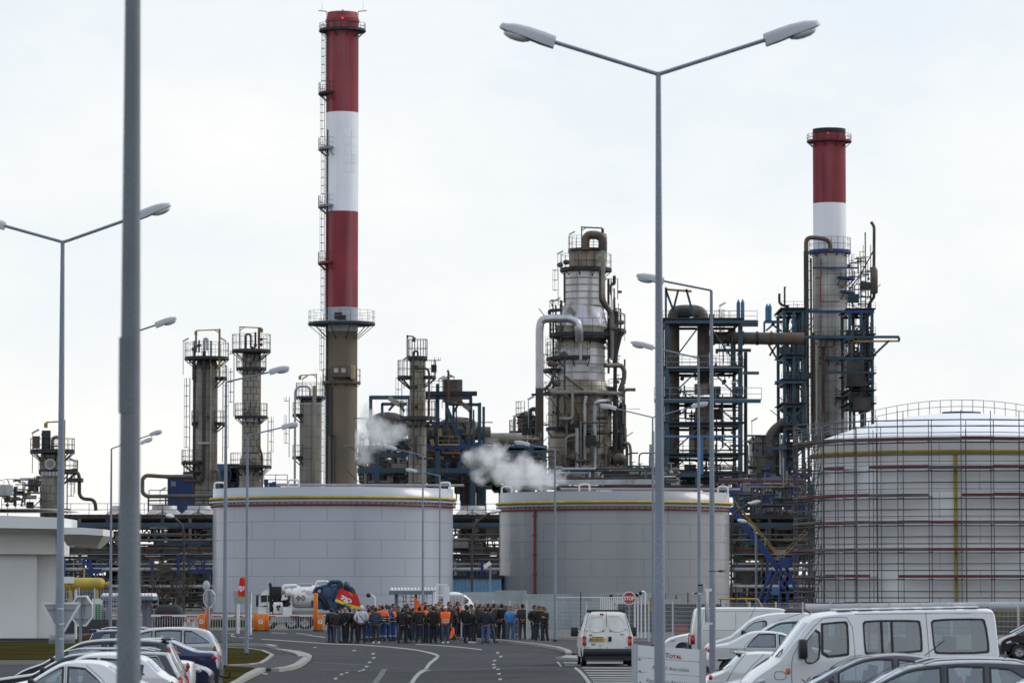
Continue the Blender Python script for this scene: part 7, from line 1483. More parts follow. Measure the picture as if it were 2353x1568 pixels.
def chaikin(p, it=2):
    for _ in range(it):
        q = [p[0]]
        for a, b in zip(p[:-1], p[1:]): q += [(a[0]*.75+b[0]*.25, a[1]*.75+b[1]*.25), (a[0]*.25+b[0]*.75, a[1]*.25+b[1]*.75)]
        p = q+[p[-1]]
    return p
def flat_mesh(mb, polys, yf, side, mi=0, xs=(), zs=(), smooth=True):
    "fill a 2-D outline (with holes), cut it finely and bend it onto the body side y = yf(x, z)"
    pts = [q for p in polys for q in p]; tri = tessellate_polygon([[Vector((x, z, 0)) for x, z in p] for p in polys])
    bm = bmesh.new(); vs = [bm.verts.new((x, 0, z)) for x, z in pts]
    for t in tri:
        try: bm.faces.new([vs[i] for i in t])
        except ValueError: pass
    for x in xs: bmesh.ops.bisect_plane(bm, geom=bm.verts[:]+bm.edges[:]+bm.faces[:], plane_co=(x, 0, 0), plane_no=(1, 0, 0))
    for z in zs: bmesh.ops.bisect_plane(bm, geom=bm.verts[:]+bm.edges[:]+bm.faces[:], plane_co=(0, 0, z), plane_no=(0, 0, 1))
    bm.verts.index_update(); V = [(v.co.x, side*yf(v.co.x, v.co.z), v.co.z) for v in bm.verts]; F = []
    for f in bm.faces:
        ids = [v.index for v in f.verts]; a, b, c = (Vector(V[i]) for i in ids[:3]); n = (b-a).cross(c-a)
        F.append(tuple(ids) if n.y*side >= 0 else tuple(ids[::-1]))
    bm.free(); mb.add(V, F, mi, smooth)
def splits(xa, zb, xf, xr, xd, zt, pil, zb2=None, zt2=None, bulge=.03, gap=.08, n=12):
    "side windows: front foot xa, top front xf, top rear xr, rear foot xd, cut at the pillars"
    zb2 = zb if zb2 is None else zb2; zt2 = zt if zt2 is None else zt2; out = []; ed = [xa]+[e for p in pil for e in (p-gap/2, p+gap/2)]+[xd]
    bot = lambda x: zb+(zb2-zb)*(x-xa)/(xd-xa)
    def top(x):
        u = min(1, max(0, (x-xf)/(xr-xf))); z = zt+(zt2-zt)*u+bulge*4*u*(1-u)
        if x < xf: z = min(z, zb+(zt-zb)*(x-xa)/(xf-xa))
        if x > xr: z = min(z, zb2+(zt2-zb2)*max(0, (xd-x)/(xd-xr))**.8)
        return z
    for a, b in zip(ed[::2], ed[1::2]):
        X_ = sorted(set([a+(b-a)*i/n for i in range(n+1)]+[q for q in (xf, xr) if a < q < b])); B = [(x, bot(x)) for x in X_]; T = [(x, top(x)) for x in X_ if top(x)-bot(x) > .012]; out.append(B+T[::-1])
    return out
def make_car(name, label, cat, pm, L_, W_, keys, fg, rg, wins, whx=(.75, None), wr=.30, zb=.85, tumble=.34, crown=.05, group='cars parked either side of the road', seats=((1.9, 4), (2.75, 4)), lamps=True, head=(.16, .66), tail=None, gaps=(), strip=None, rails=None, mirror=(1.35, .98), handles=(), taper=.11, roofbars=None, iz=.45, spoiler=None, floor=.25):
    t = thing(name, label, cat, (0, 0, 0), group); H_ = max(z for x, z in keys); pr = chaikin(keys, 2); hw = W_/2
    def yf(x, z):
        u = min(1, abs(2*x/L_-1)); y = hw*(1-taper*u**4)
        if z > zb: y -= (z-zb)*tumble
        else: y -= .05*((zb-z)/zb)**2
        return y
    n = len(pr); nr = []
    for i in range(n):
        a = pr[max(0, i-1)]; b = pr[min(n-1, i+1)]; dx, dz = b[0]-a[0], b[1]-a[1]; l = math.hypot(dx, dz) or 1; nr.append((-dz/l, dx/l))
    side_p = [(p[0]-crown*q[0], p[1]-crown*q[1]) for p, q in zip(pr, nr)]
    ss = [-1, -.985, -.95, -.88, -.7, -.35, 0, .35, .7, .88, .95, .985, 1]; body = MB(); panes = {0: MB(), 1: MB()}
    V = []
    for i in range(n):
        w = yf(*side_p[i])
        for s in ss: f = 1-(1-abs(s)**4)**.9 if abs(s) < 1 else 1; V.append((pr[i][0]-crown*nr[i][0]*f, s*w, pr[i][1]-crown*nr[i][1]*f))
    def roof(x):
        z = [a[1]+(b[1]-a[1])*(x-a[0])/(b[0]-a[0]) for a, b in zip(side_p[:-1], side_p[1:]) if min(a[0], b[0]) <= x <= max(a[0], b[0]) and abs(b[0]-a[0]) > 1e-6]
        return max(z) if z else 1
    wins = [[(x, min(z, roof(x)-.035)) for x, z in w] for w in wins]
    k = len(ss)
    def inseg(i, g):
        if not g: return False
        mx = (pr[i][0]+pr[i+1][0])/2; mz = (pr[i][1]+pr[i+1][1])/2; lo, hi = sorted((g[0][0], g[1][0])); return lo < mx < hi and min(g[0][1], g[1][1])-.03 < mz < max(g[0][1], g[1][1])+.03
    FS = {0: [], 1: [], None: []}
    for i in range(n-1):
        g = 0 if inseg(i, fg) else 1 if inseg(i, rg) else None
        for j in range(k-1): FS[g if 2 <= j <= k-4 else None].append((i*k+j, (i+1)*k+j, (i+1)*k+j+1, i*k+j+1))
    for g, m_ in ((0, panes[0]), (1, panes[1]), (None, body)):
        ids = sorted({q for f in FS[g] for q in f}); mp = {q: i for i, q in enumerate(ids)}; m_.add([V[q] for q in ids], [tuple(mp[q] for q in f) for f in FS[g]], 0, True)
    # side outline with wheel arches along the sill
    whx = (whx[0], whx[1] or L_-.72); ar = wr+.05; low = .22; sill = []
    for wx in (whx[1], whx[0]): sill += [(wx+ar*math.cos(a), low+max(0, ar*math.sin(a)+wr-low)) for a in [math.pi*i/10 for i in range(11)]]
    outer = side_p+sill; xs = [L_*i/10 for i in range(1, 10)]; zs = [.4, .6, .75, zb-.03, zb+.05, (zb+H_)/2, H_-.15]
    for s in (-1, 1): flat_mesh(body, [outer]+wins, yf, s, 0, xs, zs)
    bmat = [pm]; bo = body.build('body', bmat, t)
    for g, nm, m in ((0, 'windscreen', m_wind), (1, 'rear_window', m_wind)):
        if panes[g].v: panes[g].build(nm, m, t)
    for s in (-1, 1):
        for w in wins:
            mb = MB(); flat_mesh(mb, [w], lambda x, z: yf(x, z)-.012, s, 0, (), zs); mb.build('side_window', m_glass, t)
            cx = sum(p[0] for p in w)/len(w); cz = sum(p[1] for p in w)/len(w); mb = MB(); m_ = len(w); hx = max(.05, max(p[0] for p in w)-cx); hz = max(.05, max(p[1] for p in w)-cz)
            I_ = [(cx+(p[0]-cx)*max(.5, 1-.03/hx), cz+(p[1]-cz)*max(.5, 1-.028/hz)) for p in w]; O = [(cx+(p[0]-cx)*(1+.012/hx), cz+(p[1]-cz)*(1+.012/hz)) for p in w]
            v = [(x, s*(yf(x, z)+.004), z) for x, z in O]+[(x, s*(yf(x, z)+.002), z) for x, z in I_]; mb.add(v, [(i, (i+1) % m_, m_+(i+1) % m_, m_+i) if s > 0 else (m_+i, m_+(i+1) % m_, (i+1) % m_, i) for i in range(m_)]); mb.build('window_seal', m_seal, t)
        for g in gaps:
            mb = MB(); P_ = chaikin(g, 1) if len(g) > 2 else g; P_ = [q for a, b in zip(P_[:-1], P_[1:]) for q in [(a[0]+(b[0]-a[0])*i/4, a[1]+(b[1]-a[1])*i/4) for i in range(4)]]+[P_[-1]]
            mb.tube([(x, s*(yf(x, z)), z) for x, z in P_], .0055, 4); mb.build('panel_gap', m_seal, t)
        if strip: mb = MB(); mb.tube([(x, s*(yf(x, strip[2])+.004), strip[2]) for x in [strip[0]+(strip[1]-strip[0])*i/8 for i in range(9)]], .035, 6); mb.build('rub_strip', m_plast, t)
        for (x, z) in handles: MB().cbox((x, s*(yf(x, z)+.012), z), (.18, .03, .035)).build('door_handle', m_plast if pm in (p_white, p_white2) else pm, t)
        if mirror:
            x, z = mirror[:2]; big = mirror[2] if len(mirror) > 2 else 1
            mb = MB(); mb.rbox((x, s*(yf(x, z)+.13*big), z+.02), (.11*big, .2*big, .14*big*(1.9 if big > 1.2 else 1)), .04); mb.beam((x+.02, s*(yf(x, z)-.01), z-.02), (x, s*(yf(x, z)+.08), z), .05); mb.build('mirror', m_plast, t)
        if rails: mb = MB(); P_ = [(x, rails[2](x)) for x in [rails[0]+(rails[1]-rails[0])*i/8 for i in range(9)]]; mb.tube([(x, s*(yf(x, z-.06)-.07), z+(.045 if 0 < i < 8 else 0)) for i, (x, z) in enumerate(P_)], .022, 8); mb.build('roof_rail', m_chrome, t)
        for wx in whx: wheel(t, wx, s*(hw-.11), wr, .19, s > 0); 
        if lamps:
            mb = MB(); mb.ell((head[0]+.14, s*(yf(head[0]+.14, head[1])-.07), head[1]-.03), (.2, .08, .075), 14, 8, 0, Matrix.Rotation(s*.45, 3, 'Z') @ Matrix.Rotation(-.3, 3, 'Y')); mb.build('headlamp', m_headl, t)
        if tail:
            for q in (tail if isinstance(tail[0], tuple) else (tail,)): x, z, dx, dz = q[:4]; mb = MB(); mb.ell((x-.02, s*(yf(x, z)-.022), z), (dx, .036, dz*.92), 14, 10); mb.build('tail_lamp', m_redl, t)
    # cabin
    mb = MB(); mb.box(.6, -hw+.1, floor, L_-.25, hw-.1, iz); x0 = fg[0][0] if fg else 1; mb.cbox((x0+.38, 0, zb-.08), (.55, W_-.28, .22)); mb.build('cabin_floor', m_cabin, t)
    for (x, q) in seats:
        for y in ((-.38, .38) if q != 3 else (-.45, 0, .45)):
            mb = MB(); mb.rbox((x, y*hw/.82, .58+iz-.45), (.5, .46, .22), .08); mb.cbox((x+.26, y*hw/.82, .92+iz-.45), (.14, .46, .58), ry=.22); mb.cbox((x+.36, y*hw/.82, 1.24+iz-.45), (.09, .24, .16), ry=.15); mb.build('seat', m_seat, t)
    if fg: mb = MB(); a = x0+.62; z = zb+.0; mb.tube([(a+.05*math.sin(u)*.4, .36*hw/.82*-1+.18*math.cos(u), z+.18*math.sin(u)) for u in [2*math.pi*i/16 for i in range(17)]], .014, 6); mb.tube([(a, -.36*hw/.82, z), (a-.3, -.36*hw/.82, z-.12)], .03, 6); mb.build('steering_wheel', m_cabin, t)
    mb = MB(); mb.box(.02, -hw*.86, .2, .2, hw*.86, .40); mb.box(L_-.2, -hw*.86, .2, L_-.02, hw*.86, .40); mb.build('bumper', m_plast, t)
    if spoiler: x, z = spoiler; mb = MB(); mb.rbox((x, 0, z), (.24, W_*.62, .05), .02); mb.build('roof_spoiler', pm, t)
    t['yf'] = 0; del t['yf']; return t, yf
def place(t, xpx, d, yaw=0, z=0, roll=0):
    "front of the car at frame column xpx, distance d; yaw 180 turns it to face right"
    t.location = (X(xpx, 1500, d), d, z); t.rotation_euler = (0, roll, R(yaw)); return t
# ---- left lot, nearest first
t, _ = make_car('parked_car', 'white five door hatchback nearest on the left, cut by the frame and the nearest pole', 'car', p_white, 3.72, 1.62, [(.06, .3), (.0, .5), (.05, .66), (.4, .80), (.93, .93), (1.0, .955), (1.5, 1.27), (1.75, 1.40), (2.1, 1.425), (2.45, 1.40), (2.62, 1.34), (3.15, 1.0), (3.5, .93), (3.66, .8), (3.72, .5), (3.66, .3)], ((1.0, .97), (1.62, 1.35)), ((2.64, 1.33), (3.1, 1.03)), splits(1.08, .96, 1.52, 2.18, 2.5, 1.29, (1.82,), .97, 1.27, .02), gaps=(((1.82, 1.34), (1.82, .95), (1.80, .4)), ((1.05, .93), (1.0, .6), (1.05, .4)), ((2.2, 1.33), (2.62, .98), (2.55, .7)), ((1.0, .93), (2.7, .95))), handles=((1.68, .88), (2.4, .88)), mirror=(1.2, 1.0), zb=.93, tail=(3.62, .78, .06, .14))
place(t, -61, 72.5)
t, _ = make_car('parked_car', 'second white hatchback, its roof showing above the nearest white one', 'car', p_white, 3.95, 1.66, [(.06, .3), (.0, .5), (.05, .68), (.45, .82), (1.3, 1.0), (1.36, 1.02), (1.85, 1.35), (2.1, 1.45), (2.5, 1.48), (2.95, 1.45), (3.3, 1.39), (3.62, 1.05), (3.85, .95), (3.92, .8), (3.95, .5), (3.9, .3)], ((1.36, 1.04), (1.9, 1.37)), ((3.32, 1.37), (3.6, 1.08)), splits(1.6, 1.02, 2.0, 2.95, 3.3, 1.36, (2.38,), 1.04, 1.32, .02), gaps=(((2.38, 1.38), (2.38, 1.0), (2.36, .4)),), zb=.98, tail=((3.86, .80, .07, .12),), mirror=(1.75, 1.06))
place(t, -36, 77.5)
t, _ = make_car('parked_car', 'dark grey estate with a chrome framed rear side window, behind the small direction sign', 'estate car', p_wag, 4.6, 1.7, [(.06, .3), (.0, .5), (.05, .68), (.4, .82), (1.3, .94), (1.36, .96), (1.95, 1.3), (2.2, 1.37), (2.8, 1.41), (3.6, 1.41), (4.15, 1.385), (4.22, 1.36), (4.42, .98), (4.5, .85), (4.58, .7), (4.6, .5), (4.55, .3)], ((1.36, .98), (1.95, 1.31)), ((4.22, 1.35), (4.42, 1.0)), splits(1.5, .96, 2.0, 4.0, 4.22, 1.30, (2.5, 3.3), .98, 1.31, .02), gaps=(((2.5, 1.33), (2.5, .95), (2.48, .4)), ((3.3, 1.33), (3.35, .9), (3.2, .6))), zb=.95, tail=((4.52, .72, .06, .19),), rails=(2.1, 3.95, lambda x: 1.42), mirror=(1.6, 1.0))
w = MB(); P_ = [(3.35, .975), (3.36, 1.315), (4.0, 1.315), (4.21, .985)]
for s in (-1, 1): w.tube([(x, s*(_(x, z)+.012), z) for x, z in P_+[P_[0]]], .012, 6)
w.build('window_surround', m_chrome, t); place(t, -61, 82.5)
t, _ = make_car('parked_car', 'dark slate people carrier with a pale roof sheen and high red lamps', 'people carrier', p_dark, 3.98, 1.72, [(.06, .3), (.0, .5), (.04, .72), (.3, .92), (.78, 1.08), (.84, 1.12), (1.5, 1.5), (1.75, 1.58), (2.3, 1.62), (3.0, 1.61), (3.5, 1.57), (3.62, 1.50), (3.8, 1.1), (3.9, .95), (3.96, .7), (3.98, .5), (3.92, .3)], ((.84, 1.13), (1.55, 1.52)), ((3.63, 1.48), (3.8, 1.12)), splits(.95, 1.10, 1.55, 3.35, 3.58, 1.52, (1.3, 2.18, 2.95), 1.13, 1.47, .02), gaps=(((2.18, 1.55), (2.18, 1.05), (2.16, .4)), ((2.95, 1.5), (3.0, 1.0), (2.9, .6)), ((.9, 1.06), (3.6, 1.09))), zb=1.06, tail=((3.66, 1.25, .05, .2),), spoiler=(3.55, 1.60), mirror=(1.05, 1.12), handles=((2.02, 1.0), (2.85, 1.02)))
place(t, 27, 87.5)
t, _ = make_car('parked_car', 'white saloon whose lamp and boot peep out right of the dark grey estate', 'car', p_white, 4.4, 1.68, [(.06, .3), (.0, .5), (.05, .66), (.4, .8), (1.3, .93), (1.36, .95), (2.0, 1.3), (2.3, 1.38), (2.8, 1.39), (3.1, 1.34), (3.75, 1.02), (4.1, 1.0), (4.34, .96), (4.38, .8), (4.4, .5), (4.35, .3)], ((1.36, .96), (2.0, 1.31)), ((3.12, 1.33), (3.7, 1.05)), splits(1.5, .95, 2.05, 2.9, 3.5, 1.28, (2.45,), .97, 1.26), zb=.94, tail=((4.30, .86, .06, .1), (4.28, .78, .05, .07))); place(t, 34, 94)
t, _ = make_car('parked_car', 'dark blue car facing right with a clear headlamp, right of the white saloon', 'car', p_navy, 4.2, 1.7, [(.06, .3), (.0, .5), (.03, .66), (.35, .82), (1.15, .95), (1.2, .97), (1.8, 1.3), (2.1, 1.4), (2.7, 1.42), (3.3, 1.36), (3.8, 1.05), (4.1, .9), (4.18, .7), (4.2, .5), (4.15, .3)], ((1.2, .98), (1.85, 1.33)), ((3.32, 1.34), (3.8, 1.06)), splits(1.35, .96, 1.9, 3.0, 3.55, 1.31, (2.4,), .98, 1.27), zb=.95, head=(.14, .70), tail=((4.1, .8, .06, .1),)); place(t, 490, 98, 180)
t, _ = make_car('parked_car', 'deep blue saloon with a tow bar at the right end of the left lot', 'car', p_blue, 4.5, 1.74, [(.06, .3), (.0, .5), (.05, .68), (.4, .84), (1.3, .98), (1.36, 1.0), (2.1, 1.35), (2.4, 1.42), (2.9, 1.43), (3.2, 1.38), (3.8, 1.10), (4.05, 1.075), (4.38, 1.07), (4.44, .9), (4.5, .6), (4.45, .3)], ((1.36, 1.01), (2.1, 1.36)), ((3.2, 1.37), (3.78, 1.13)), splits(1.5, .98, 2.15, 2.95, 3.55, 1.33, (2.55, 3.1), 1.0, 1.30), zb=.97, tail=((4.36, .90, .1, .075),), gaps=(((2.55, 1.35), (2.55, .95), (2.5, .4)),), handles=((3.35, .92),), mirror=(1.6, 1.02), strip=(.9, 3.7, .62))
mb = MB(); mb.tube(fil([(4.4, 0, .42), (4.62, 0, .36), (4.72, 0, .38), (4.74, 0, .5)], .08), .025, 8); mb.build('tow_bar', m_black, t); mb = MB(); mb.box(4.2, -.75, .42, 4.515, .75, .6); mb.build('rear_bumper', m_plast, t); place(t, 122, 103)
t, _ = make_car('parked_car', 'silver grey people carrier with a teardrop rear side window, back row of the left lot', 'people carrier', p_silver, 3.95, 1.74, [(.06, .3), (.0, .5), (.04, .74), (.35, .95), (.9, 1.12), (.96, 1.15), (1.55, 1.5), (1.85, 1.58), (2.4, 1.62), (3.0, 1.61), (3.45, 1.55), (3.65, 1.42), (3.82, 1.1), (3.92, .9), (3.95, .5), (3.9, .3)], ((.96, 1.16), (1.55, 1.51)), ((3.5, 1.52), (3.8, 1.14)), splits(1.05, 1.10, 1.65, 3.1, 3.62, 1.52, (2.0, 2.85), 1.16, 1.50, .02), zb=1.06, tail=((3.78, .98, .06, .13),), gaps=(((2.0, 1.55), (2.0, 1.05)), ((2.85, 1.5), (2.95, 1.0)))); place(t, 200, 112)
t, _ = make_car('parked_car', 'dark navy hatchback facing right with a tailgate spoiler, behind the dark people carrier', 'car', p_navy, 3.95, 1.66, [(.06, .3), (.0, .5), (.05, .68), (.4, .84), (1.05, .97), (1.1, 1.0), (1.75, 1.36), (2.05, 1.44), (2.6, 1.47), (3.3, 1.46), (3.62, 1.43), (3.7, 1.36), (3.85, 1.0), (3.93, .8), (3.95, .5), (3.9, .3)], ((1.1, 1.01), (1.75, 1.37)), ((3.68, 1.37), (3.86, 1.02)), splits(1.2, .98, 1.8, 3.3, 3.6, 1.37, (2.35, 3.05), 1.0, 1.36), zb=.96, spoiler=(3.68, 1.44), rails=(2.0, 3.4, lambda x: 1.475)); mb = MB(); mb.tube([(3.3, .2, 1.45), (3.55, .2, 1.75)], .008, 5); mb.build('aerial', m_black, t); place(t, 490, 119, 180)
# ---- right lot
DUC = [(.06, .35), (.0, .55), (.02, .8), (.18, 1.02), (.62, 1.30), (.70, 1.35), (1.30, 2.10), (1.45, 2.20), (1.75, 2.26), (2.4, 2.28), (3.6, 2.29), (4.9, 2.28), (5.08, 2.24), (5.13, 2.0), (5.18, 1.0), (5.2, .6), (5.15, .35)]
dw = lambda *p: [((1747.3+x*.2571-1697)/114.5, 2.8-(1243.3+y*.2571-1345)/114.5+(1747.3+x*.2571-1900)/114.5*-.026) for x, y in p]
DW = [chaikin(dw((345, 930), (495, 750), (492, 1035), (440, 1085), (385, 1098), (352, 1075), (345, 930)), 1)[:-1], chaikin(dw((512, 742), (700, 722), (735, 725), (745, 760), (745, 1000), (730, 1018), (505, 1040), (508, 900), (512, 742)), 1)[:-1], chaikin(dw((880, 740), (905, 712), (1360, 706), (1390, 725), (1398, 960), (1380, 985), (900, 1010), (885, 985), (880, 740)), 1)[:-1], chaikin(dw((1485, 730), (1510, 698), (1930, 688), (1968, 705), (1995, 960), (1970, 992), (1530, 1000), (1500, 980), (1485, 730)), 1)[:-1]]
t, yd = make_car('minibus', 'white minibus with large side windows and a dark mirror, biggest vehicle on the right', 'minibus', p_white, 5.2, 1.98, DUC, ((.72, 1.36), (1.32, 2.11)), ((5.09, 2.05), (5.16, 1.5)), DW, whx=(.9, 4.1), wr=.32, zb=1.30, tumble=.13, taper=.07, crown=.07, seats=((1.75, 4), (2.9, 3), (3.9, 3)), head=(.14, .92), mirror=(1.18, 1.52, 1.45), iz=.85, floor=.5, gaps=(dw((235, 1263), (232, 1100), (260, 990), (500, 700), (600, 686), (780, 684), (800, 1020), (800, 1263)), dw((1440, 640), (1455, 1030)), dw((810, 655), (2080, 640)), chaikin(dw((85, 1180), (95, 1163), (165, 1163), (185, 1190), (180, 1232), (95, 1235), (85, 1215), (85, 1180)), 1)), tail=((5.14, 1.1, .05, .25),))
x, z = dw((203, 1160))[0]
for s in (-1, 1): MB().ell((x, s*(yd(x, z)+.005), z), (.05, .02, .065), 10, 8).build('side_repeater', m_orl, t)
for s in (-1, 1):
    a, b = dw((1042, 712), (1042, 1000)); c, e = dw((1132, 708), (1132, 995))
    for q, r in ((a, b), (c, e)): MB().beam((q[0], s*(yd(*q)-.006), q[1]), (r[0], s*(yd(*r)-.006), r[1]), .05, .02).build('window_bar', m_seal, t)
for k in range(7): MB().rbox((2.1+k*.42, 0, 2.295), (.30, 1.3, .03), .012).build('roof_rib', p_white, t)
MB().box(1.9, -.80, 2.262, 4.95, -.785, 2.285).build('roof_gutter', m_seal, t)
mb = MB(); mb.tube([(.74, -.5, 1.40), (.86, .1, 1.46)], .012, 5); mb.tube([(.74, .2, 1.40), (.86, .7, 1.44)], .012, 5); mb.tube([(.70, -.55, 1.38), (.78, -.62, 1.48), (.9, -.4, 1.56)], .014, 5); mb.build('wiper', m_black, t)
mb = MB(); mb.tube([(1.55, .5, 2.22), (1.42, .52, 2.30)], .02, 6); mb.build('aerial', m_black, t)
place(t, 1697, 77, 2.5, 0, R(-1.1))
t, _ = make_car('parked_car', 'grey violet hatchback with a high arched roof, in front of the minibus', 'car', p_violet, 3.95, 1.74, [(.06, .3), (.0, .5), (.04, .7), (.35, .85), (.98, .99), (1.03, 1.02), (1.85, 1.44), (2.15, 1.52), (2.7, 1.565), (3.25, 1.50), (3.62, 1.38), (3.8, 1.27), (3.9, .95), (3.95, .5), (3.9, .3)], ((1.03, 1.03), (1.88, 1.45)), ((3.66, 1.34), (3.88, .98)), splits(1.2, .98, 1.95, 3.1, 3.66, 1.42, (1.5, 2.62), 1.02, 1.38, .045, .09), zb=.97, gaps=(((1.1, .97), (1.85, 1.46), (2.2, 1.50)), ((2.62, 1.50), (2.6, .95))), spoiler=(3.74, 1.37), mirror=(1.4, 1.0), tail=((3.85, 1.0, .05, .15),))
mb = MB(); mb.tube([(3.25, 0, 1.5), (3.62, .02, 1.78)], .009, 5); mb.build('aerial', m_black, t); mb = MB(); mb.tube([(1.0, -.3, 1.03), (1.1, .2, 1.09)], .012, 5); mb.tube([(.96, -.6, 1.0), (.9, -.4, 1.06)], .012, 5); mb.build('wiper', m_black, t); place(t, 1728, 72.5)
t, _ = make_car('parked_car', 'dark grey estate with silver roof rails, bottom right in front of the violet hatchback', 'estate car', p_slate, 4.6, 1.76, [(.06, .3), (.0, .5), (.04, .7), (.35, .85), (.96, .98), (1.02, 1.01), (1.7, 1.36), (2.0, 1.44), (2.6, 1.50), (3.3, 1.51), (3.9, 1.47), (4.2, 1.4), (4.45, 1.0), (4.55, .8), (4.6, .5), (4.55, .3)], ((1.02, 1.02), (1.7, 1.37)), ((4.2, 1.38), (4.44, 1.03)), splits(1.15, .97, 1.85, 3.6, 4.1, 1.38, (2.45, 3.2), 1.0, 1.36, .04, .1), zb=.96, rails=(2.1, 3.95, lambda x: 1.49-.05*((x-3)/1)**2), gaps=(((2.45, 1.45), (2.43, .95)), ((1.02, .98), (1.75, 1.41), (2.1, 1.46))), mirror=(1.35, 1.0))
mb = MB(); mb.tube([(3.55, 0, 1.5), (3.75, .02, 1.62)], .01, 5); mb.build('aerial', m_black, t); place(t, 1838, 68)
t, _ = make_car('parked_car', 'white car of which only the sloping windscreen edge shows in the bottom right corner', 'car', p_white, 4.0, 1.7, [(.06, .3), (.0, .5), (.05, .68), (.4, .85), (1.1, 1.0), (1.16, 1.03), (1.85, 1.32), (2.2, 1.4), (2.8, 1.43), (3.4, 1.38), (3.8, 1.0), (3.95, .8), (4.0, .5), (3.95, .3)], ((1.16, 1.04), (1.85, 1.33)), ((3.42, 1.36), (3.8, 1.02)), splits(1.3, 1.0, 1.9, 3.1, 3.55, 1.29, (2.4,), 1.02, 1.27), zb=.98); place(t, 2120, 64)
t, _ = make_car('parked_car', 'white hatchback with a black trimmed tailgate glass facing away right, left of the minibus', 'car', p_white2, 3.95, 1.68, [(.06, .3), (.0, .5), (.05, .66), (.4, .8), (1.15, .93), (1.2, .95), (1.8, 1.27), (2.1, 1.35), (2.6, 1.37), (3.0, 1.355), (3.12, 1.33), (3.48, .96), (3.72, .88), (3.9, .78), (3.95, .5), (3.9, .3)], ((1.2, .96), (1.8, 1.28)), ((3.14, 1.31), (3.47, .98)), splits(1.35, .94, 1.85, 2.5, 2.9, 1.27, (2.2,), .96, 1.25), zb=.92, spoiler=(3.1, 1.35), tail=((3.80, .80, .05, .07),), gaps=(((2.2, 1.3), (2.2, .9)), ((2.6, 1.32), (3.0, .95), (3.1, .7)), ((3.0, 1.34), (3.3, .98), (3.5, .6))), mirror=(1.45, .98))
mb = MB(); mb.tube([(3.52, 0, .97), (3.5, .25, 1.0), (3.38, .5, 1.12)], .012, 5); mb.ell((3.5, 0, .96), (.08, .12, .04), 10, 6); mb.build('rear_wiper', m_black, t); place(t, 1612+.0+3.95*8820/85, 85, 180)
t, _ = make_car('parked_car', 'pale blue silver car nose showing low between the white hatchback and the minibus', 'car', p_pale, 4.1, 1.7, [(.06, .3), (.0, .45), (.04, .6), (.3, .76), (1.1, .93), (1.16, .95), (1.8, 1.25), (2.1, 1.33), (2.7, 1.35), (3.3, 1.3), (3.8, 1.0), (4.05, .8), (4.1, .5), (4.05, .3)], ((1.16, .96), (1.8, 1.26)), ((3.3, 1.29), (3.8, 1.02)), splits(1.3, .93, 1.85, 3.0, 3.5, 1.23, (2.4,), .95, 1.21), zb=.92, head=(.16, .62)); place(t, 1619, 80.8)
t, _ = make_car('parked_car', 'silver white saloon facing right with its fuel flap towards us, behind the lamp post', 'car', mat('car paint silver white', (.56, .57, .59), .3, .25, var=.04, coat=.8), 4.55, 1.76, [(.06, .3), (.0, .5), (.05, .66), (.4, .8), (1.35, .97), (1.42, 1.0), (2.1, 1.37), (2.4, 1.45), (2.9, 1.47), (3.15, 1.44), (3.3, 1.39), (3.86, 1.10), (4.1, 1.07), (4.42, 1.02), (4.5, .85), (4.55, .55), (4.5, .3)], ((1.42, 1.01), (2.1, 1.38)), ((3.28, 1.39), (3.85, 1.12)), splits(1.55, .97, 2.15, 2.98, 3.34, 1.38, (2.42, ), .98, 1.36, .02, .1), zb=.96, tail=((4.47, .88, .07, .07),), gaps=(((2.42, 1.42), (2.42, .95), (2.4, .4)), ((2.9, 1.42), (3.4, 1.05), (3.42, .9), (3.2, .6)), chaikin([(3.62, .88), (3.63, .80), (3.82, .80), (3.83, .92), (3.64, .92), (3.62, .88)], 1)), handles=((3.12, .86), (2.25, .86)), strip=(.6, 4.2, .60), mirror=(1.6, 1.02))
place(t, 1620+4.55*8820/116, 116, 180)
t, _ = make_car('parked_car', 'tall dark blue people carrier, only windscreen and roof visible above the silver white saloon', 'people carrier', paint('steel blue', (.06, .075, .12), .5), 4.5, 1.82, [(.06, .35), (.0, .55), (.04, .8), (.3, .98), (.85, 1.18), (.92, 1.22), (1.55, 1.62), (1.8, 1.70), (2.4, 1.745), (3.4, 1.74), (4.1, 1.68), (4.3, 1.5), (4.45, 1.0), (4.5, .6), (4.45, .35)], ((.92, 1.23), (1.6, 1.65)), ((4.28, 1.55), (4.44, 1.1)), splits(1.0, 1.15, 1.6, 3.9, 4.2, 1.62, (1.32, 2.3, 3.2), 1.18, 1.60, .02), zb=1.12, tumble=.26, mirror=(1.2, 1.2)); mb = MB(); mb.tube([(1.75, 0, 1.7), (2.6, .05, 1.95)], .008, 5); mb.build('aerial', m_black, t)
place(t, 1664, 124)
t, _ = make_car('small_van', 'small white panel van facing left with a round roofline, before the big panel van', 'van', p_white, 4.05, 1.72, [(.06, .35), (.0, .55), (.04, .74), (.3, .9), (.86, 1.04), (.92, 1.08), (1.55, 1.60), (1.8, 1.75), (2.3, 1.86), (2.9, 1.90), (3.6, 1.89), (3.95, 1.84), (4.02, 1.6), (4.05, .6), (4.0, .35)], ((.92, 1.09), (1.56, 1.62)), None, [chaikin([(1.28, 1.17), (1.62, 1.52), (1.95, 1.60), (2.12, 1.60), (2.15, 1.54), (2.1, 1.17), (1.28, 1.17)], 1)[:-1]], zb=1.12, tumble=.14, taper=.07, seats=((1.9, 4),), gaps=(((1.15, .6), (1.2, 1.15), (1.65, 1.62), (2.15, 1.68), (2.2, 1.1), (2.2, .5)), ((.9, 1.03), (.3, .9))), mirror=(1.32, 1.18, 1.2), group='vans parked on the right')
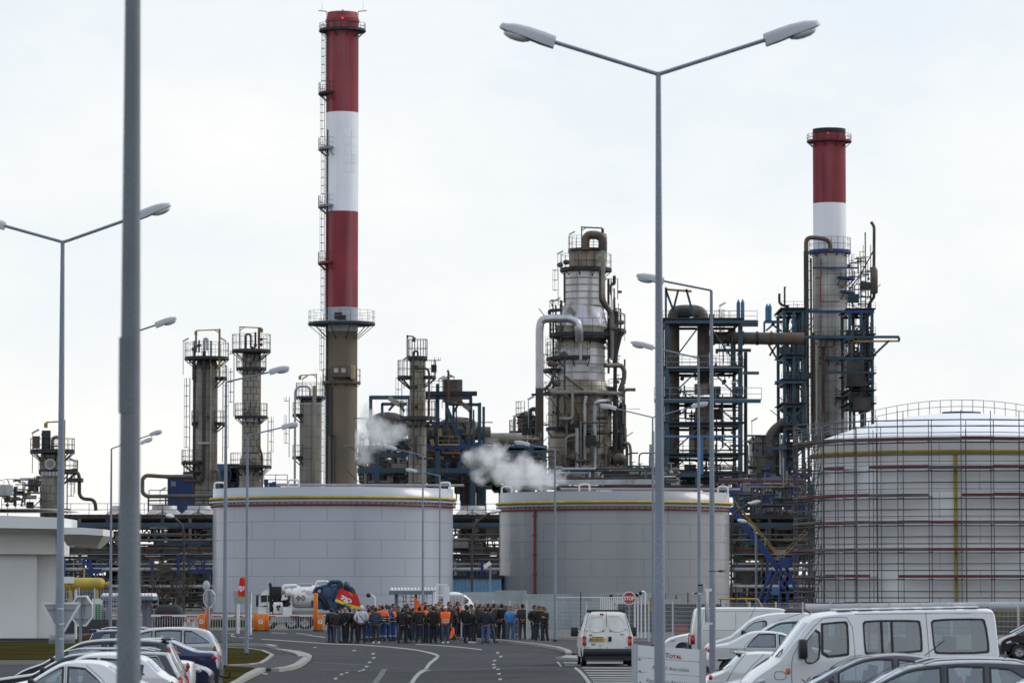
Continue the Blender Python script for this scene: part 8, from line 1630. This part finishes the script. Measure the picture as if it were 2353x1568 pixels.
mb = MB(); mb.tube([(1.62, 0, 1.68), (1.85, .1, 2.15)], .008, 5); mb.build('aerial', m_black, t); MB().rbox((3.1, -.3, 1.91), (.6, .5, .1), .04).build('roof_vent', m_black, t); place(t, 1616, 134)
t, yv = make_car('panel_van', 'big white panel van seen from its left side, rear lamp at the left end', 'van', p_white2, 4.95, 1.95, [(.06, .35), (.0, .55), (.04, .85), (.2, 1.0), (.7, 1.2), (.76, 1.24), (1.25, 1.82), (1.5, 1.97), (1.9, 2.02), (3, 2.03), (4.5, 2.03), (4.72, 2.0), (4.80, 1.88), (4.92, 1.1), (4.95, .6), (4.9, .35)], ((.76, 1.25), (1.27, 1.84)), None, [chaikin([(1.0, 1.3), (1.35, 1.7), (1.9, 1.72), (1.9, 1.28), (1.0, 1.3)], 1)[:-1]], whx=(.85, 4.0), zb=1.2, tumble=.10, taper=.05, seats=((1.6, 4),), gaps=(((2.0, 1.85), (2.0, .5)), ((3.3, 1.85), (3.3, .5)), ((4.45, 1.9), (4.55, 1.4), (4.6, .55)), ((2.05, 1.88), (4.4, 1.88)), ((2.05, 1.2), (4.5, 1.2))), tail=None, lamps=True, mirror=(1.1, 1.35, 1.2), group='vans parked on the right')
for s in (-1, 1):
    MB().rbox((4.87, s*(yv(4.87, .9)-.05), .82), (.16, .16, .26), .03).build('tail_lamp', m_redl, t); MB().rbox((4.87, s*(yv(4.87, .9)-.05), 1.0), (.16, .16, .09), .03).build('indicator_lamp', m_orl, t)
MB().box(4.8, -.8, .45, 5.02, .8, .68).build('rear_bumper', m_plast, t); place(t, 1583+4.97*8820/141, 141, 180)
t, _ = make_car('parked_car', 'white car nose and headlamp showing left of the big panel van', 'car', p_white, 4.0, 1.7, [(.06, .3), (.0, .5), (.03, .68), (.35, .86), (1.1, .98), (1.16, 1.0), (1.8, 1.3), (2.1, 1.38), (2.7, 1.4), (3.3, 1.35), (3.8, 1.0), (3.95, .8), (4.0, .5), (3.95, .3)], ((1.16, 1.01), (1.8, 1.31)), ((3.3, 1.33), (3.8, 1.02)), splits(1.3, .98, 1.85, 3.0, 3.5, 1.28, (2.4,), 1.0, 1.26), zb=.96, head=(.14, .72)); place(t, 1524, 150)
t, _ = make_car('parked_car', 'black car with a silver windscreen pillar at the right edge behind the minibus', 'car', p_black, 4.3, 1.75, [(.06, .3), (.0, .5), (.04, .72), (.3, .88), (.55, .95), (.62, .98), (1.35, 1.36), (1.7, 1.42), (2.6, 1.45), (3.4, 1.4), (3.9, 1.05), (4.2, .9), (4.3, .5), (4.25, .3)], ((.62, .99), (1.35, 1.37)), ((3.4, 1.39), (3.9, 1.07)), splits(.85, .96, 1.45, 3.1, 3.6, 1.32, (2.1,), .98, 1.3), zb=.94, mirror=(1.0, 1.0)); w = MB()
for s in (-1, 1): w.tube([(.6, s*(_(.6, .98)-.1), 1.0), (1.35, s*(_(1.35, 1.36)-.02), 1.385)], .04, 6)
w.build('windscreen_pillar', m_chrome, t); place(t, 2290, 148)
# ---- white van seen from behind
t, yv = make_car('white_van', 'small white van seen from behind with dirty rear doors and a yellow number plate', 'van', mat('car paint dirty white', (.66, .65, .62), .4, var=.10, scale=2.5, streak=.25, dark=(.40, .38, .33), coat=.3), 4.44, 1.86, [(.06, .3), (.0, .55), (.04, .8), (.3, .98), (.95, 1.16), (1.0, 1.2), (1.6, 1.70), (1.9, 1.84), (2.6, 1.90), (3.7, 1.90), (4.0, 1.87), (4.12, 1.80), (4.30, 1.20), (4.38, .95), (4.42, .6), (4.40, .42)], ((1.0, 1.21), (1.62, 1.72)), None, [chaikin([(1.2, 1.22), (1.65, 1.6), (2.1, 1.62), (2.15, 1.22), (1.2, 1.22)], 1)[:-1]], whx=(.85, 3.65), wr=.31, zb=1.02, tumble=.33, taper=.06, seats=((1.8, 4),), mirror=(1.3, 1.15, 1.25), group=None, lamps=True)
xr = lambda z: (4.42-(max(0, z-.6)*.06) if z < .95 else 4.395-(z-.95)*.33 if z < 1.2 else 4.31-(z-1.2)*.29)
sc = 2.8-1243.3/65.3
def rv(zx, zy): z = 2.8-(1243.3+zy*.2571-1345)/65.3; return (xr(z)+.012, -(zx-705)*.2571/65.3*-1, z)
# rear doors: gap, panels, lamps, plate, bumper
for a, b in (((692, 625), (700, 968)), ((540, 625), (492, 800)), ((492, 800), (500, 968)), ((855, 620), (900, 800)), ((900, 800), (905, 966)), ((540, 622), (855, 618))): MB().beam(rv(*a), rv(*b), .014).build('door_gap', m_seal, t)
for P_ in ([(555, 668), (680, 662), (684, 800), (535, 806)], [(712, 662), (838, 660), (868, 800), (712, 800)]):
    P_ = P_+[P_[0]]; mb = MB()
    mb.tube([Vector(rv(*p))+Vector((.0, 0, 0)) for p in chaikin(P_, 2)], .012, 6); mb.build('door_pressing', mat('car paint dirty white', (.66, .65, .62)), t)
for a, b in ((478, 510), (884, 917)):
    y0, y1 = rv(a, 880)[1], rv(b, 880)[1]
    for (z0, z1, m) in ((838, 868, m_redl), (868, 884, m_orl), (884, 920, m_redl)): p = rv(a, z1); q = rv(b, z0); MB().rbox(((p[0]+q[0])/2-.02, (p[1]+q[1])/2, (p[2]+q[2])/2), (.09, abs(q[1]-p[1]), abs(q[2]-p[2])*.97), .015).build('tail_lamp', m, t)
p = rv(540, 886); q = rv(678, 855); MB().box(p[0]-.02, p[1], p[2], p[0]+.015, q[1], q[2]).build('number_plate', mat('yellow plate', (.62, .38, .03), .4), t)
MB().box(p[0]-.02, p[1], p[2]+.002, p[0]+.017, p[1]+.05, q[2]-.002).build('plate_band', m_inkb, t); mb = MB(); text_mb(mb, '891 BCS 44', .105, (p[0]+.02, p[1]+.06, p[2]+.022), (.78, 0, 0), (0, 0, 1), bold=.003); mb.v = [(p[0]+.02, p[1]+.06+(v[0]-p[0]-.02), v[2]) for v in mb.v]; o = mb.build('plate_lettering', m_ink, t); o['kind'] = 'stuff'
for zx, zy, w, h, m in ((652, 646, .13, .06, m_redl), (722, 865, .11, .17, m_black), (663, 791, .08, .08, m_signb), (730, 789, .08, .08, m_signb), (515, 785, .08, .05, m_white), (872, 775, .08, .05, m_white), (530, 930, .09, .05, m_white), (870, 930, .09, .05, m_white), (550, 829, .1, .03, m_plast), (832, 821, .16, .03, m_signb), (612, 848, .42, .02, m_plast)): p = rv(zx, zy); MB().rbox(p, (.04, w, h), .01).build('door_fitting', m, t)
mb = MB(); p = rv(575, 910); mb.ell(p, (.012, .08, .035), 12, 6); p = rv(640, 925); mb.beam(rv(618, 920), rv(655, 916), .012); mb.beam(rv(630, 945), rv(640, 932), .012); mb.build('dent', m_signb, t)
MB().rbox((4.40, 0, .50), (.24, 1.74, .23), .06).build('rear_bumper', m_plast, t); MB().box(.4, -.75, .26, 4.3, .75, .42).build('underbody', m_black, t)
for x in (2.0, 3.8): MB().beam((x, -.62, 1.93), (x, .62, 1.93), .05).build('roof_bar', m_black, t); MB().cbox((x, .6, 1.9), (.1, .08, .08)).build('bar_foot', m_black, t); MB().cbox((x, -.6, 1.9), (.1, .08, .08)).build('bar_foot', m_black, t)
d = 134.8; t.location = (X(1389, 1500, d), d+4.42, 0); t.rotation_euler = (0, 0, R(-88.5))
# ------------------------------------------------------------------ people
def skin_mesh(name, J, E, root=0, sub=1):
    me = bpy.data.meshes.new(name); me.from_pydata([j[:3] for j in J], E, []); o = bpy.data.objects.new(name, me); C.objects.link(o)
    md = o.modifiers.new('s', 'SKIN'); md.use_smooth_shade = True
    sv = me.skin_vertices[0].data
    for i, j in enumerate(J): r = j[3]; sv[i].radius = (r if isinstance(r, tuple) else (r, r)); sv[i].use_root = (i == root)
    sb = o.modifiers.new('u', 'SUBSURF'); sb.levels = sub; sb.render_levels = sub
    dg = bpy.context.evaluated_depsgraph_get(); dg.update(); out = bpy.data.meshes.new_from_object(o.evaluated_get(dg)); bpy.data.objects.remove(o); out.name = name; return out
m_skin = mat('skin', (.36, .20, .13), .6, var=.08, scale=4); m_shoe = mat('dark shoes', (.015, .013, .012), .6, var=.2); m_shoew = mat('white trainers', (.55, .55, .55), .6, var=.1)
CL = {}
def cl(n, c): CL[n] = mat('cloth '+n, c, .85, var=.18, scale=5, bump=.25); return CL[n]
for n, c in (('black', (.010, .010, .011)), ('soot', (.016, .016, .018)), ('brown black', (.020, .015, .012)), ('navy', (.012, .016, .032)), ('dark brown', (.030, .022, .016)), ('white', (.52, .53, .60)), ('denim', (.03, .05, .085)), ('dark denim', (.016, .022, .038)), ('mid denim', (.045, .065, .115)), ('pale denim', (.075, .11, .20)), ('grey', (.045, .045, .05)), ('work blue', (.014, .05, .17)), ('sky blue', (.05, .20, .50)), ('grey brown', (.035, .03, .026)), ('moss', (.022, .026, .022)), ('teal', (.03, .14, .18)), ('orange', (.85, .14, .02))): cl(n, c)
h_dark = mat('dark hair', (.012, .009, .007), .7, var=.2); h_brown = mat('brown hair', (.04, .024, .014), .7, var=.2); h_grey = mat('grey hair', (.16, .15, .14), .7, var=.2)
OR, DK, SV, BL = (.85, .14, .02), (.012, .013, .018), (.45, .46, .45), (.014, .05, .17)
CL['hivis jacket'] = band_mat('hi vis jacket', [(0, DK), (.98, SV), (1.02, DK), (1.08, SV), (1.12, DK), (1.19, OR)]); CL['hivis vest'] = band_mat('orange vest', [(0, OR), (.98, SV), (1.025, OR), (1.10, SV), (1.145, OR), (1.9, OR)]); CL['coverall legs'] = band_mat('work trousers', [(0, BL), (.24, SV), (.275, BL)]); CL['coverall top'] = band_mat('work jacket', [(0, BL), (1.08, SV), (1.115, BL), (1.9, BL)])
CL['track top'] = band_mat('track jacket', [(0, (.05, .20, .50)), (1.0, (.05, .20, .50)), (1.28, (.10, .28, .55))]); CL['stripe jacket'] = band_mat('striped dark jacket', [(0, (.022, .026, .022)), (1.26, (.07, .07, .055)), (1.275, (.022, .026, .022))])
POSES = {}
def pose(k, stance, al, ar, lean=0., hd=(0, 0), coat=0., bulk=1.):
    "joint tables for one stance; al / ar = elbow and hand of each arm. Figure faces -Y, height 1.75"
    hipw = .095; fx, fy = stance; lz = .06
    hip = Vector((0, 0, .92)); ch = Vector((0, -lean*.35, 1.32)); nk = Vector((0, -lean*.5, 1.48)); hdc = Vector((hd[0]*.02, -lean*.62-.015, 1.615))
    L = {}
    for s in (-1, 1):
        f = Vector((s*fx, s*fy, 0)); L[s] = [Vector((s*hipw, 0, .86)), Vector((s*(hipw+fx)/2, s*fy*.5-.03, .48)), Vector((f.x, f.y+.02, .09)), Vector((f.x*1.1, f.y-.14, .035))]
    A = {}
    for s, (e, h) in ((-1, al), (1, ar)):
        sh = Vector((s*.185, ch.y, 1.41)); A[s] = [sh, Vector((s*e[0], e[1]+ch.y, e[2])), Vector((s*h[0], h[1]+ch.y, h[2]))]
    J = [(0, 0, .95, (.085, .07)), (0, ch.y*.5, 1.13, (.09, .065)), (*ch, (.095, .065)), (*nk, .055), (0, nk.y-.01, 1.54, .052)]; E = [(0, 1), (1, 2), (2, 3), (3, 4)]
    for s in (-1, 1):
        b = len(J); J += [(*L[s][0], .06), (*L[s][1], .045), (*L[s][2], .034), (*L[s][3], (.042, .03))]; E += [(0, b), (b, b+1), (b+1, b+2), (b+2, b+3)]
        b = len(J); hand = A[s][2]; dr = (hand-A[s][1]).normalized(); J += [(*A[s][0], .04), (*A[s][1], .034), (*(hand-dr*.03), .027), (*(hand+dr*.05), (.036, .018))]; E += [(2, b), (b, b+1), (b+1, b+2), (b+2, b+3)]
    body = skin_mesh('body', J, E)
    # head with face, ears and five fingers a side, grown into the same mesh
    mb = MB(); Hc = hdc
    def hp(a, b):  # a polar from top, b around, b=0 at the face (-Y)
        x, y, z = math.sin(a)*math.sin(b), -math.sin(a)*math.cos(b), math.cos(a); r = Vector((x*.077, y*.098+.008, z*.122)); face = max(0, math.cos(b))**3*math.sin(a)
        if z < 0: r.x *= 1+.30*z; r.y *= 1+.12*z
        r.y -= face*.012*math.exp(-((z+.15)/.2)**2); r.y -= .028*math.exp(-(math.sin(b)/.16)**2-((z+.14)/.17)**2)*(math.cos(b) > 0); r.y += .010*math.exp(-((abs(math.sin(b))-.36)/.14)**2-((z-.06)/.12)**2)*(math.cos(b) > 0); r.y -= .006*math.exp(-(math.sin(b)/.3)**2-((z+.52)/.10)**2)*(math.cos(b) > 0); r.y -= .008*math.exp(-(math.sin(b)/.3)**2-((z+.85)/.16)**2)*(math.cos(b) > 0); return r
    M3 = Matrix.Rotation(hd[0], 3, 'Z') @ Matrix.Rotation(hd[1], 3, 'X'); n, kk = 20, 14; v = [Hc+M3 @ hp(math.pi*i/kk, 2*math.pi*j/n) for i in range(kk+1) for j in range(n)]
    mb.add(v, [(i*n+j, (i+1)*n+j, (i+1)*n+(j+1) % n, i*n+(j+1) % n) for i in range(kk) for j in range(n)], 0, True)
    for s in (-1, 1):
        mb.ell(Hc+M3 @ Vector((s*.079, .012, -.01)), (.012, .022, .034), 8, 6); mb.ell(Hc+M3 @ Vector((s*.030, -.083, .012)), (.011, .008, .008), 8, 5, 1)
        hand = A[s][2]; dr = (hand-A[s][1]).normalized(); sd = dr.cross(Vector((0, 1, 0))).normalized() if abs(dr.y) < .9 else Vector((1, 0, 0)); inn = sd.cross(dr)
        for i, l in enumerate((.066, .075, .07, .055)): p = hand+dr*.06+inn*((i-1.5)*.018); mb.tube([p, p+dr*l*.5+sd*.006*s, p+dr*l*.8+sd*.03*s], [.009, .0085, .007], 6)
        p = hand+dr*.02+inn*-.03; mb.tube([p, p+dr*.03-inn*.022, p+dr*.06-inn*.026], [.011, .010, .008], 6)
    mb.beam(Hc+M3 @ Vector((-.022, -.094, -.062)), Hc+M3 @ Vector((.022, -.094, -.062)), .006, .007, 1)
    hm = mb.mesh('head', [m_skin]); bm = bmesh.new(); bm.from_mesh(body); bm.from_mesh(hm); body2 = bpy.data.meshes.new('body'); bm.to_mesh(body2); bm.free(); body2.materials.append(m_skin); body2.materials.append(mat('lips and eyes', (.10, .05, .045), .5))
    # clothes follow the same joints
    c = coat; J = [(0, .0, .90-c*.3, (.180*bulk, .150*bulk)), (0, ch.y*.5, 1.12, (.178*bulk, .142*bulk)), (*ch, (.19*bulk, .145*bulk)), (0, nk.y+.005, 1.475, (.085, .08))]; E = [(0, 1), (1, 2), (2, 3)]
    if c: J.append((0, .0, .72, (.175*bulk, .14*bulk))); E.append((0, 4))
    for s in (-1, 1):
        b = len(J); hand = A[s][2]; dr = (hand-A[s][1]).normalized(); J += [(*A[s][0], .082*bulk), (*A[s][1], .070*bulk), (*(hand-dr*.045), .047)]; E += [(2, b), (b, b+1), (b+1, b+2)]
    jacket = skin_mesh('jacket', J, E, 1)
    J = [(0, 0, .96, (.142, .112))]; E = []
    for s in (-1, 1): b = len(J); J += [(*L[s][0], .102), (*L[s][1], .074), (*(L[s][2]+Vector((0, 0, -.02))), .062)]; E += [(0, b), (b, b+1), (b+1, b+2)]
    trousers = skin_mesh('trousers', J, E)
    mb = MB()
    for s in (-1, 1):
        a = L[s][2]; t_ = L[s][3]; mb.ell((a.x*.5+t_.x*.5, (a.y+t_.y)/2-.01, .05), (.052, .145, .052), 12, 8); mb.box(min(a.x, t_.x)-.03, t_.y-.03, 0.0, max(a.x, t_.x)+.03, a.y+.06, .022)
    shoes = mb.mesh('shoes', m_shoe)
    mb = MB()
    for i in range(8):
        for j in range(n):
            pass
    rows = 8; vv = []
    for i in range(rows+1):
        for j in range(n):
            b = 2*math.pi*j/n; amax = 2.05-.95*max(0, math.cos(b))**.6 if math.cos(b) > 0 else 2.05+.25*(-math.cos(b)); r = hp(amax*i/rows, b); vv.append(Hc+M3 @ (r*1.07+Vector((0, .004, .004))))
    mb.add(vv, [(i*n+j, (i+1)*n+j, (i+1)*n+(j+1) % n, i*n+(j+1) % n) for i in range(rows) for j in range(n)], 0, True); hair = mb.mesh('hair', h_dark)
    mb = MB(); vv = [Hc+M3 @ (hp(2.3*i/rows, 2*math.pi*j/n)*Vector((1.22, 1.2, 1.12)).x if False else M3 @ Vector((hp(2.25*i/rows, 2*math.pi*j/n).x*1.28, hp(2.25*i/rows, 2*math.pi*j/n).y*1.22+.012, hp(2.25*i/rows, 2*math.pi*j/n).z*1.14))) for i in range(rows+1) for j in range(n)]
    F = [(i*n+j, (i+1)*n+j, (i+1)*n+(j+1) % n, i*n+(j+1) % n) for i in range(rows) for j in range(n) if not (i > 3 and (j < 4 or j > n-4))]; mb.add(vv, F, 0, True); hood = mb.mesh('hood', CL['white'])
    POSES[k] = dict(body=body2, jacket=jacket, trousers=trousers, shoes=shoes, hair=hair, hood=hood, A=A, Hc=Hc, ch=ch)
down = ((.25, .03, 1.13), (.26, -.05, .88)); pocket = ((.29, .06, 1.16), (.19, -.08, .95)); fold = ((.25, -.05, 1.15), (.02, -.24, 1.17)); gest = ((.24, -.06, 1.14), (.20, -.30, 1.25)); phone = ((.25, -.10, 1.15), (.11, -.14, 1.53)); lift = ((.27, -.12, 1.25), (.23, -.28, 1.48)); back = ((.25, .08, 1.14), (.05, .17, .98))
pose('stand', (.10, .03), down, down); pose('pockets', (.13, -.03), pocket, pocket, .04); pose('folded', (.11, .02), fold, fold, .0, (.3, 0)); pose('talk', (.12, .07), pocket, gest, .06, (-.45, .05)); pose('coat', (.10, .02), pocket, pocket, .02, (.5, .05), .35, 1.06); pose('phone', (.10, -.06), down, phone, .03, (.2, .12)); pose('step', (.13, .16), down, pocket, .08, (-.2, 0)); pose('behind', (.12, .0), back, back, .02, (.6, 0), 0, 1.05); pose('lift', (.13, .05), pocket, lift, .02, (.35, 0), 0, 1.04)
def person(label, zx, head, feet, ps, jk, tr, face, hair='dark', extra=(), sc=None, shoes='dark'):
    x = 672+zx*.2571; y = 1276.9+feet*.2571; p = G(x, y); hpx = (feet-head)*.2571; s = min(1.09, max(.93, px(hpx, p.y)/1.735)) if sc is None else sc
    t = thing('person', label, 'person', (0, 0, 0), 'people gathered at the gate'); P_ = POSES[ps]
    def ch(nm, me, m=None):
        o = bpy.data.objects.new(nm, me); link(o, t)
        if m:
            if not me.materials: me.materials.append(m)
            o.material_slots[0].link = 'OBJECT'; o.material_slots[0].material = m
        return o
    ch('body', P_['body']); j = ch('jacket', P_['jacket'], CL[jk]); ch('trousers', P_['trousers'], CL[tr]); ch('shoes', P_['shoes'], m_shoe if shoes == 'dark' else m_shoew)
    if 'hood' in extra: ch('hood', P_['hood'], CL[jk])
    elif hair != 'bald': ch('hair', P_['hair'], {'dark': h_dark, 'brown': h_brown, 'grey': h_grey, 'cap': CL['white'], 'beanie': CL['black'], 'khaki': CL['grey brown']}[hair])
    if hair in ('cap', 'khaki'): h = P_['Hc']; MB().rbox(h+Vector((0, -.12, .045)), (.13, .1, .02), .01).build('cap_peak', CL['white'] if hair == 'cap' else CL['grey brown'], t)
    if 'vest' in extra:
        o = ch('vest', P_['vest_me'] if 'vest_me' in P_ else vest(P_), CL['hivis vest'])
    if 'bag' in extra: c = P_['ch']; mb = MB(); mb.tube([(.17, c.y+.02, 1.42), (0, c.y+.155, 1.2), (-.17, c.y+.12, 1.0)], .014, 6); mb.tube([(.17, c.y+.02, 1.44), (0, c.y-.13, 1.2), (-.17, c.y-.06, 1.0)], .014, 6); mb.rbox((-.24, c.y+.06, .92), (.08, .24, .22), .03); mb.build('shoulder_bag', CL['black'], t)
    if 'scarf' in extra: h = P_['Hc']; MB().ell((0, P_['ch'].y-.03, 1.455), (.095, .09, .05), 14, 8).build('scarf', CL['teal'] if jk == 'soot' else mat('red scarf', (.20, .02, .02), .9), t)
    t.location = p; t.rotation_euler = (0, 0, R(face)); t.scale = (s*1.10, s*1.10, s*1.02); return t
def vest(P_):
    bm = bmesh.new(); bm.from_mesh(P_['jacket']); bm.verts.ensure_lookup_table()
    bmesh.ops.delete(bm, geom=[f for f in bm.faces if abs(f.calc_center_median().x) > .215 or f.calc_center_median().z < .84], context='FACES')
    for v in bm.verts: v.co += v.normal*.014
    me = bpy.data.meshes.new('vest'); bm.to_mesh(me); bm.free(); me.materials.clear(); P_['vest_me'] = me; return me
# label, x, head, feet, pose, jacket, trousers, facing (0 = towards us, 180 = away), hair
CROWD = [
 ('man in black and dark jeans at the far left end, half behind another', 342, 470, 770, 'stand', 'black', 'dark denim', -150, 'dark'),
 ('man with back turned, black jacket and grey blue jeans, second from the left', 395, 485, 775, 'pockets', 'soot', 'mid denim', 170, 'dark'),
 ('bald man in a long black coat standing under the red flag', 472, 462, 775, 'coat', 'black', 'soot', -60, 'bald'),
 ('man in a dark brown jacket between the bald man and the white hoodie', 552, 475, 775, 'lift', 'dark brown', 'dark denim', -30, 'brown'),
 ('person in a white hoodie with the hood up and a black shoulder strap', 615, 448, 776, 'pockets', 'white', 'soot', 175, 'dark', ('hood', 'bag')),
 ('man in black seen over the shoulder of the white hoodie', 672, 443, 750, 'stand', 'black', 'dark denim', 40, 'dark'),
 ('worker in orange and navy half hidden right of the white hoodie', 684, 470, 766, 'folded', 'hivis jacket', 'coverall legs', 150, 'dark'),
 ('man in a denim jacket and brown trousers with white shoes, back to us', 742, 462, 776, 'pockets', 'denim', 'grey brown', 165, 'dark', (), None, 'white'),
 ('dark haired man just left of the denim jacket, face in profile', 712, 452, 764, 'talk', 'soot', 'dark denim', -80, 'dark'),
 ('worker from behind in bright orange top, black waist and blue trousers', 803, 443, 760, 'stand', 'hivis jacket', 'coverall legs', 180, 'brown'),
 ('bald man behind the orange topped worker', 778, 427, 735, 'stand', 'navy', 'dark denim', 20, 'bald'),
 ('worker in plain blue overalls beside the orange topped worker', 842, 438, 758, 'pockets', 'coverall top', 'coverall legs', 200, 'brown'),
 ('worker in orange and black jacket turned left, by the turnstile', 902, 458, 756, 'folded', 'hivis jacket', 'coverall legs', -70, 'brown'),
 ('dark haired man behind the worker by the turnstile', 897, 432, 735, 'stand', 'grey', 'dark denim', 60, 'dark'),
 ('man in a black jacket and black trousers stepping left, before the turnstile', 982, 468, 778, 'step', 'black', 'soot', 160, 'dark'),
 ('man in a khaki cap with a teal scarf', 1032, 448, 772, 'talk', 'soot', 'dark denim', -20, 'khaki', ('scarf',)),
 ('man in black mostly behind the khaki cap', 1028, 430, 740, 'stand', 'black', 'dark denim', 30, 'dark'),
 ('man in dark clothes left of the orange flag', 1074, 466, 742, 'pockets', 'soot', 'dark denim', 120, 'dark'),
 ('man in a hooded brown jacket, back turned, in front of the orange flag', 1133, 456, 778, 'pockets', 'brown black', 'dark denim', 180, 'beanie'),
 ('worker in orange behind the hooded brown jacket', 1192, 444, 770, 'stand', 'hivis jacket', 'dark denim', 110, 'dark'),
 ('man in a dark top seen above the orange flag', 1186, 418, 730, 'stand', 'navy', 'dark denim', 10, 'dark'),
 ('man with dark hair right of the orange flag, far row', 1217, 440, 738, 'folded', 'grey', 'grey', 30, 'dark'),
 ('man in a thick brown black coat left of the orange vest, back to us', 1258, 452, 776, 'coat', 'brown black', 'soot', 165, 'dark'),
 ('bald man in black facing us left of the orange vest', 1300, 454, 764, 'pockets', 'black', 'soot', 15, 'bald'),
 ('man facing us in an orange safety vest and white cap', 1364, 456, 778, 'stand', 'navy', 'mid denim', 5, 'cap', ('vest',), None, 'white'),
 ('man in navy standing higher behind the bald man', 1310, 404, 722, 'stand', 'navy', 'dark denim', 15, 'dark'),
 ('bald man peering between the vest and the man in navy', 1342, 424, 726, 'stand', 'soot', 'dark denim', -15, 'bald'),
 ('man with a dark parting standing tall behind the orange vest', 1393, 403, 722, 'pockets', 'soot', 'dark denim', 50, 'dark'),
 ('man in brown facing us just right of the orange vest', 1412, 440, 745, 'talk', 'dark brown', 'dark denim', 10, 'dark'),
 ('man in a long navy coat with hands low, standing apart on the kerb', 1470, 405, 716, 'coat', 'navy', 'dark denim', 60, 'brown'),
 ('bald man in an orange top behind the navy coat', 1502, 415, 716, 'stand', 'hivis jacket', 'soot', 100, 'bald'),
 ('slim man in black with his back to us right of the small orange flag', 1562, 448, 773, 'stand', 'black', 'dark denim', 150, 'dark'),
 ('grey haired man in black with white shoes looking down', 1618, 472, 776, 'phone', 'black', 'soot', -90, 'grey', (), None, 'white'),
 ('man in dark brown behind the grey haired man', 1632, 428, 745, 'pockets', 'dark brown', 'grey', 20, 'brown'),
 ('man in black with blond brown hair, middle of the right group', 1676, 432, 742, 'stand', 'black', 'dark denim', 80, 'brown'),
 ('man with back to us in a navy jacket and pale jeans', 1724, 462, 779, 'pockets', 'navy', 'pale denim', 180, 'dark'),
 ('man in glasses facing us over the navy jacket', 1700, 456, 748, 'folded', 'soot', 'dark denim', -10, 'brown'),
 ('tall man in black behind the pale jeans man', 1746, 428, 748, 'coat', 'black', 'soot', 90, 'brown'),
 ('man in a black jacket and navy trousers stepping right', 1765, 500, 772, 'step', 'navy', 'mid denim', 130, 'dark', (), 1.0),
 ('man in a black coat with straight dark hair, right group', 1798, 428, 752, 'coat', 'soot', 'soot', 110, 'dark'),
 ('man in dark brown in the tight row right of the black coat', 1836, 436, 744, 'stand', 'brown black', 'soot', -100, 'brown'),
 ('man in near black with his back to us in the tight row', 1868, 430, 752, 'behind', 'black', 'dark denim', 170, 'dark'),
 ('man leaning left in a black jacket beside the blue track top', 1908, 442, 750, 'talk', 'black', 'soot', 140, 'dark'),
 ('man in a light blue track jacket and pale jeans with white shoes', 1950, 452, 754, 'pockets', 'track top', 'pale denim', -15, 'brown', (), None, 'white'),
 ('worker in blue overalls with an orange front behind the track jacket', 2012, 438, 745, 'stand', 'hivis jacket', 'coverall legs', -60, 'brown'),
 ('broad man seen from behind in a dark jacket with a pale stripe', 2056, 432, 757, 'behind', 'stripe jacket', 'grey', 180, 'dark'),
 ('man in a long black coat, left one of the last three at the fence', 2158, 444, 762, 'coat', 'black', 'dark denim', 40, 'dark'),
 ('man in black with a red scarf and pale cap, middle of the last three', 2208, 448, 770, 'step', 'black', 'dark denim', -20, 'khaki', ('scarf',)),
 ('man in black at the right end of the crowd, by the fence', 2254, 462, 772, 'talk', 'soot', 'dark denim', -40, 'brown'),
]
for c_ in CROWD: person(*c_)
# the back rows, only heads and shoulders of which show
r_ = random.Random(12); used_by = set()
for i, (zx, zh, zf) in enumerate(((430, 468, 752), (512, 470, 750), (590, 462, 748), (720, 445, 742), (862, 446, 742), (940, 452, 746), (1002, 440, 736), (1100, 440, 738), (1158, 432, 732), (1238, 436, 736), (1282, 430, 730), (1440, 446, 742), (1548, 440, 742), (1600, 436, 742), (1655, 440, 744), (1715, 436, 742), (1780, 438, 744), (1818, 436, 744), (1885, 440, 746), (1930, 446, 748), (1985, 440, 744), (2180, 452, 756), (2236, 452, 758))):
    near = min(CROWD[:-1], key=lambda c: abs(c[1]-zx)+(99 if c[0] in used_by else 0)); used_by.add(near[0]); w_ = near[0].split(',')[0].split()[:9]
    while w_[-1] in ('a', 'the', 'and', 'in', 'of', 'to', 'with', 'his', 'at', 'by', 'left', 'right', 'an', 'his', 'behind', 'just', 'far', 'black', 'bright', 'dark', 'back', 'light', 'orange', 'from'): w_.pop()
    person('dark figure mostly hidden behind the '+' '.join(w_), zx, zh, zf, r_.choice(list(POSES)), r_.choice(('black', 'soot', 'navy', 'brown black', 'dark brown')), r_.choice(('dark denim', 'soot', 'mid denim')), r_.uniform(-180, 180), r_.choice(('dark', 'dark', 'brown')))
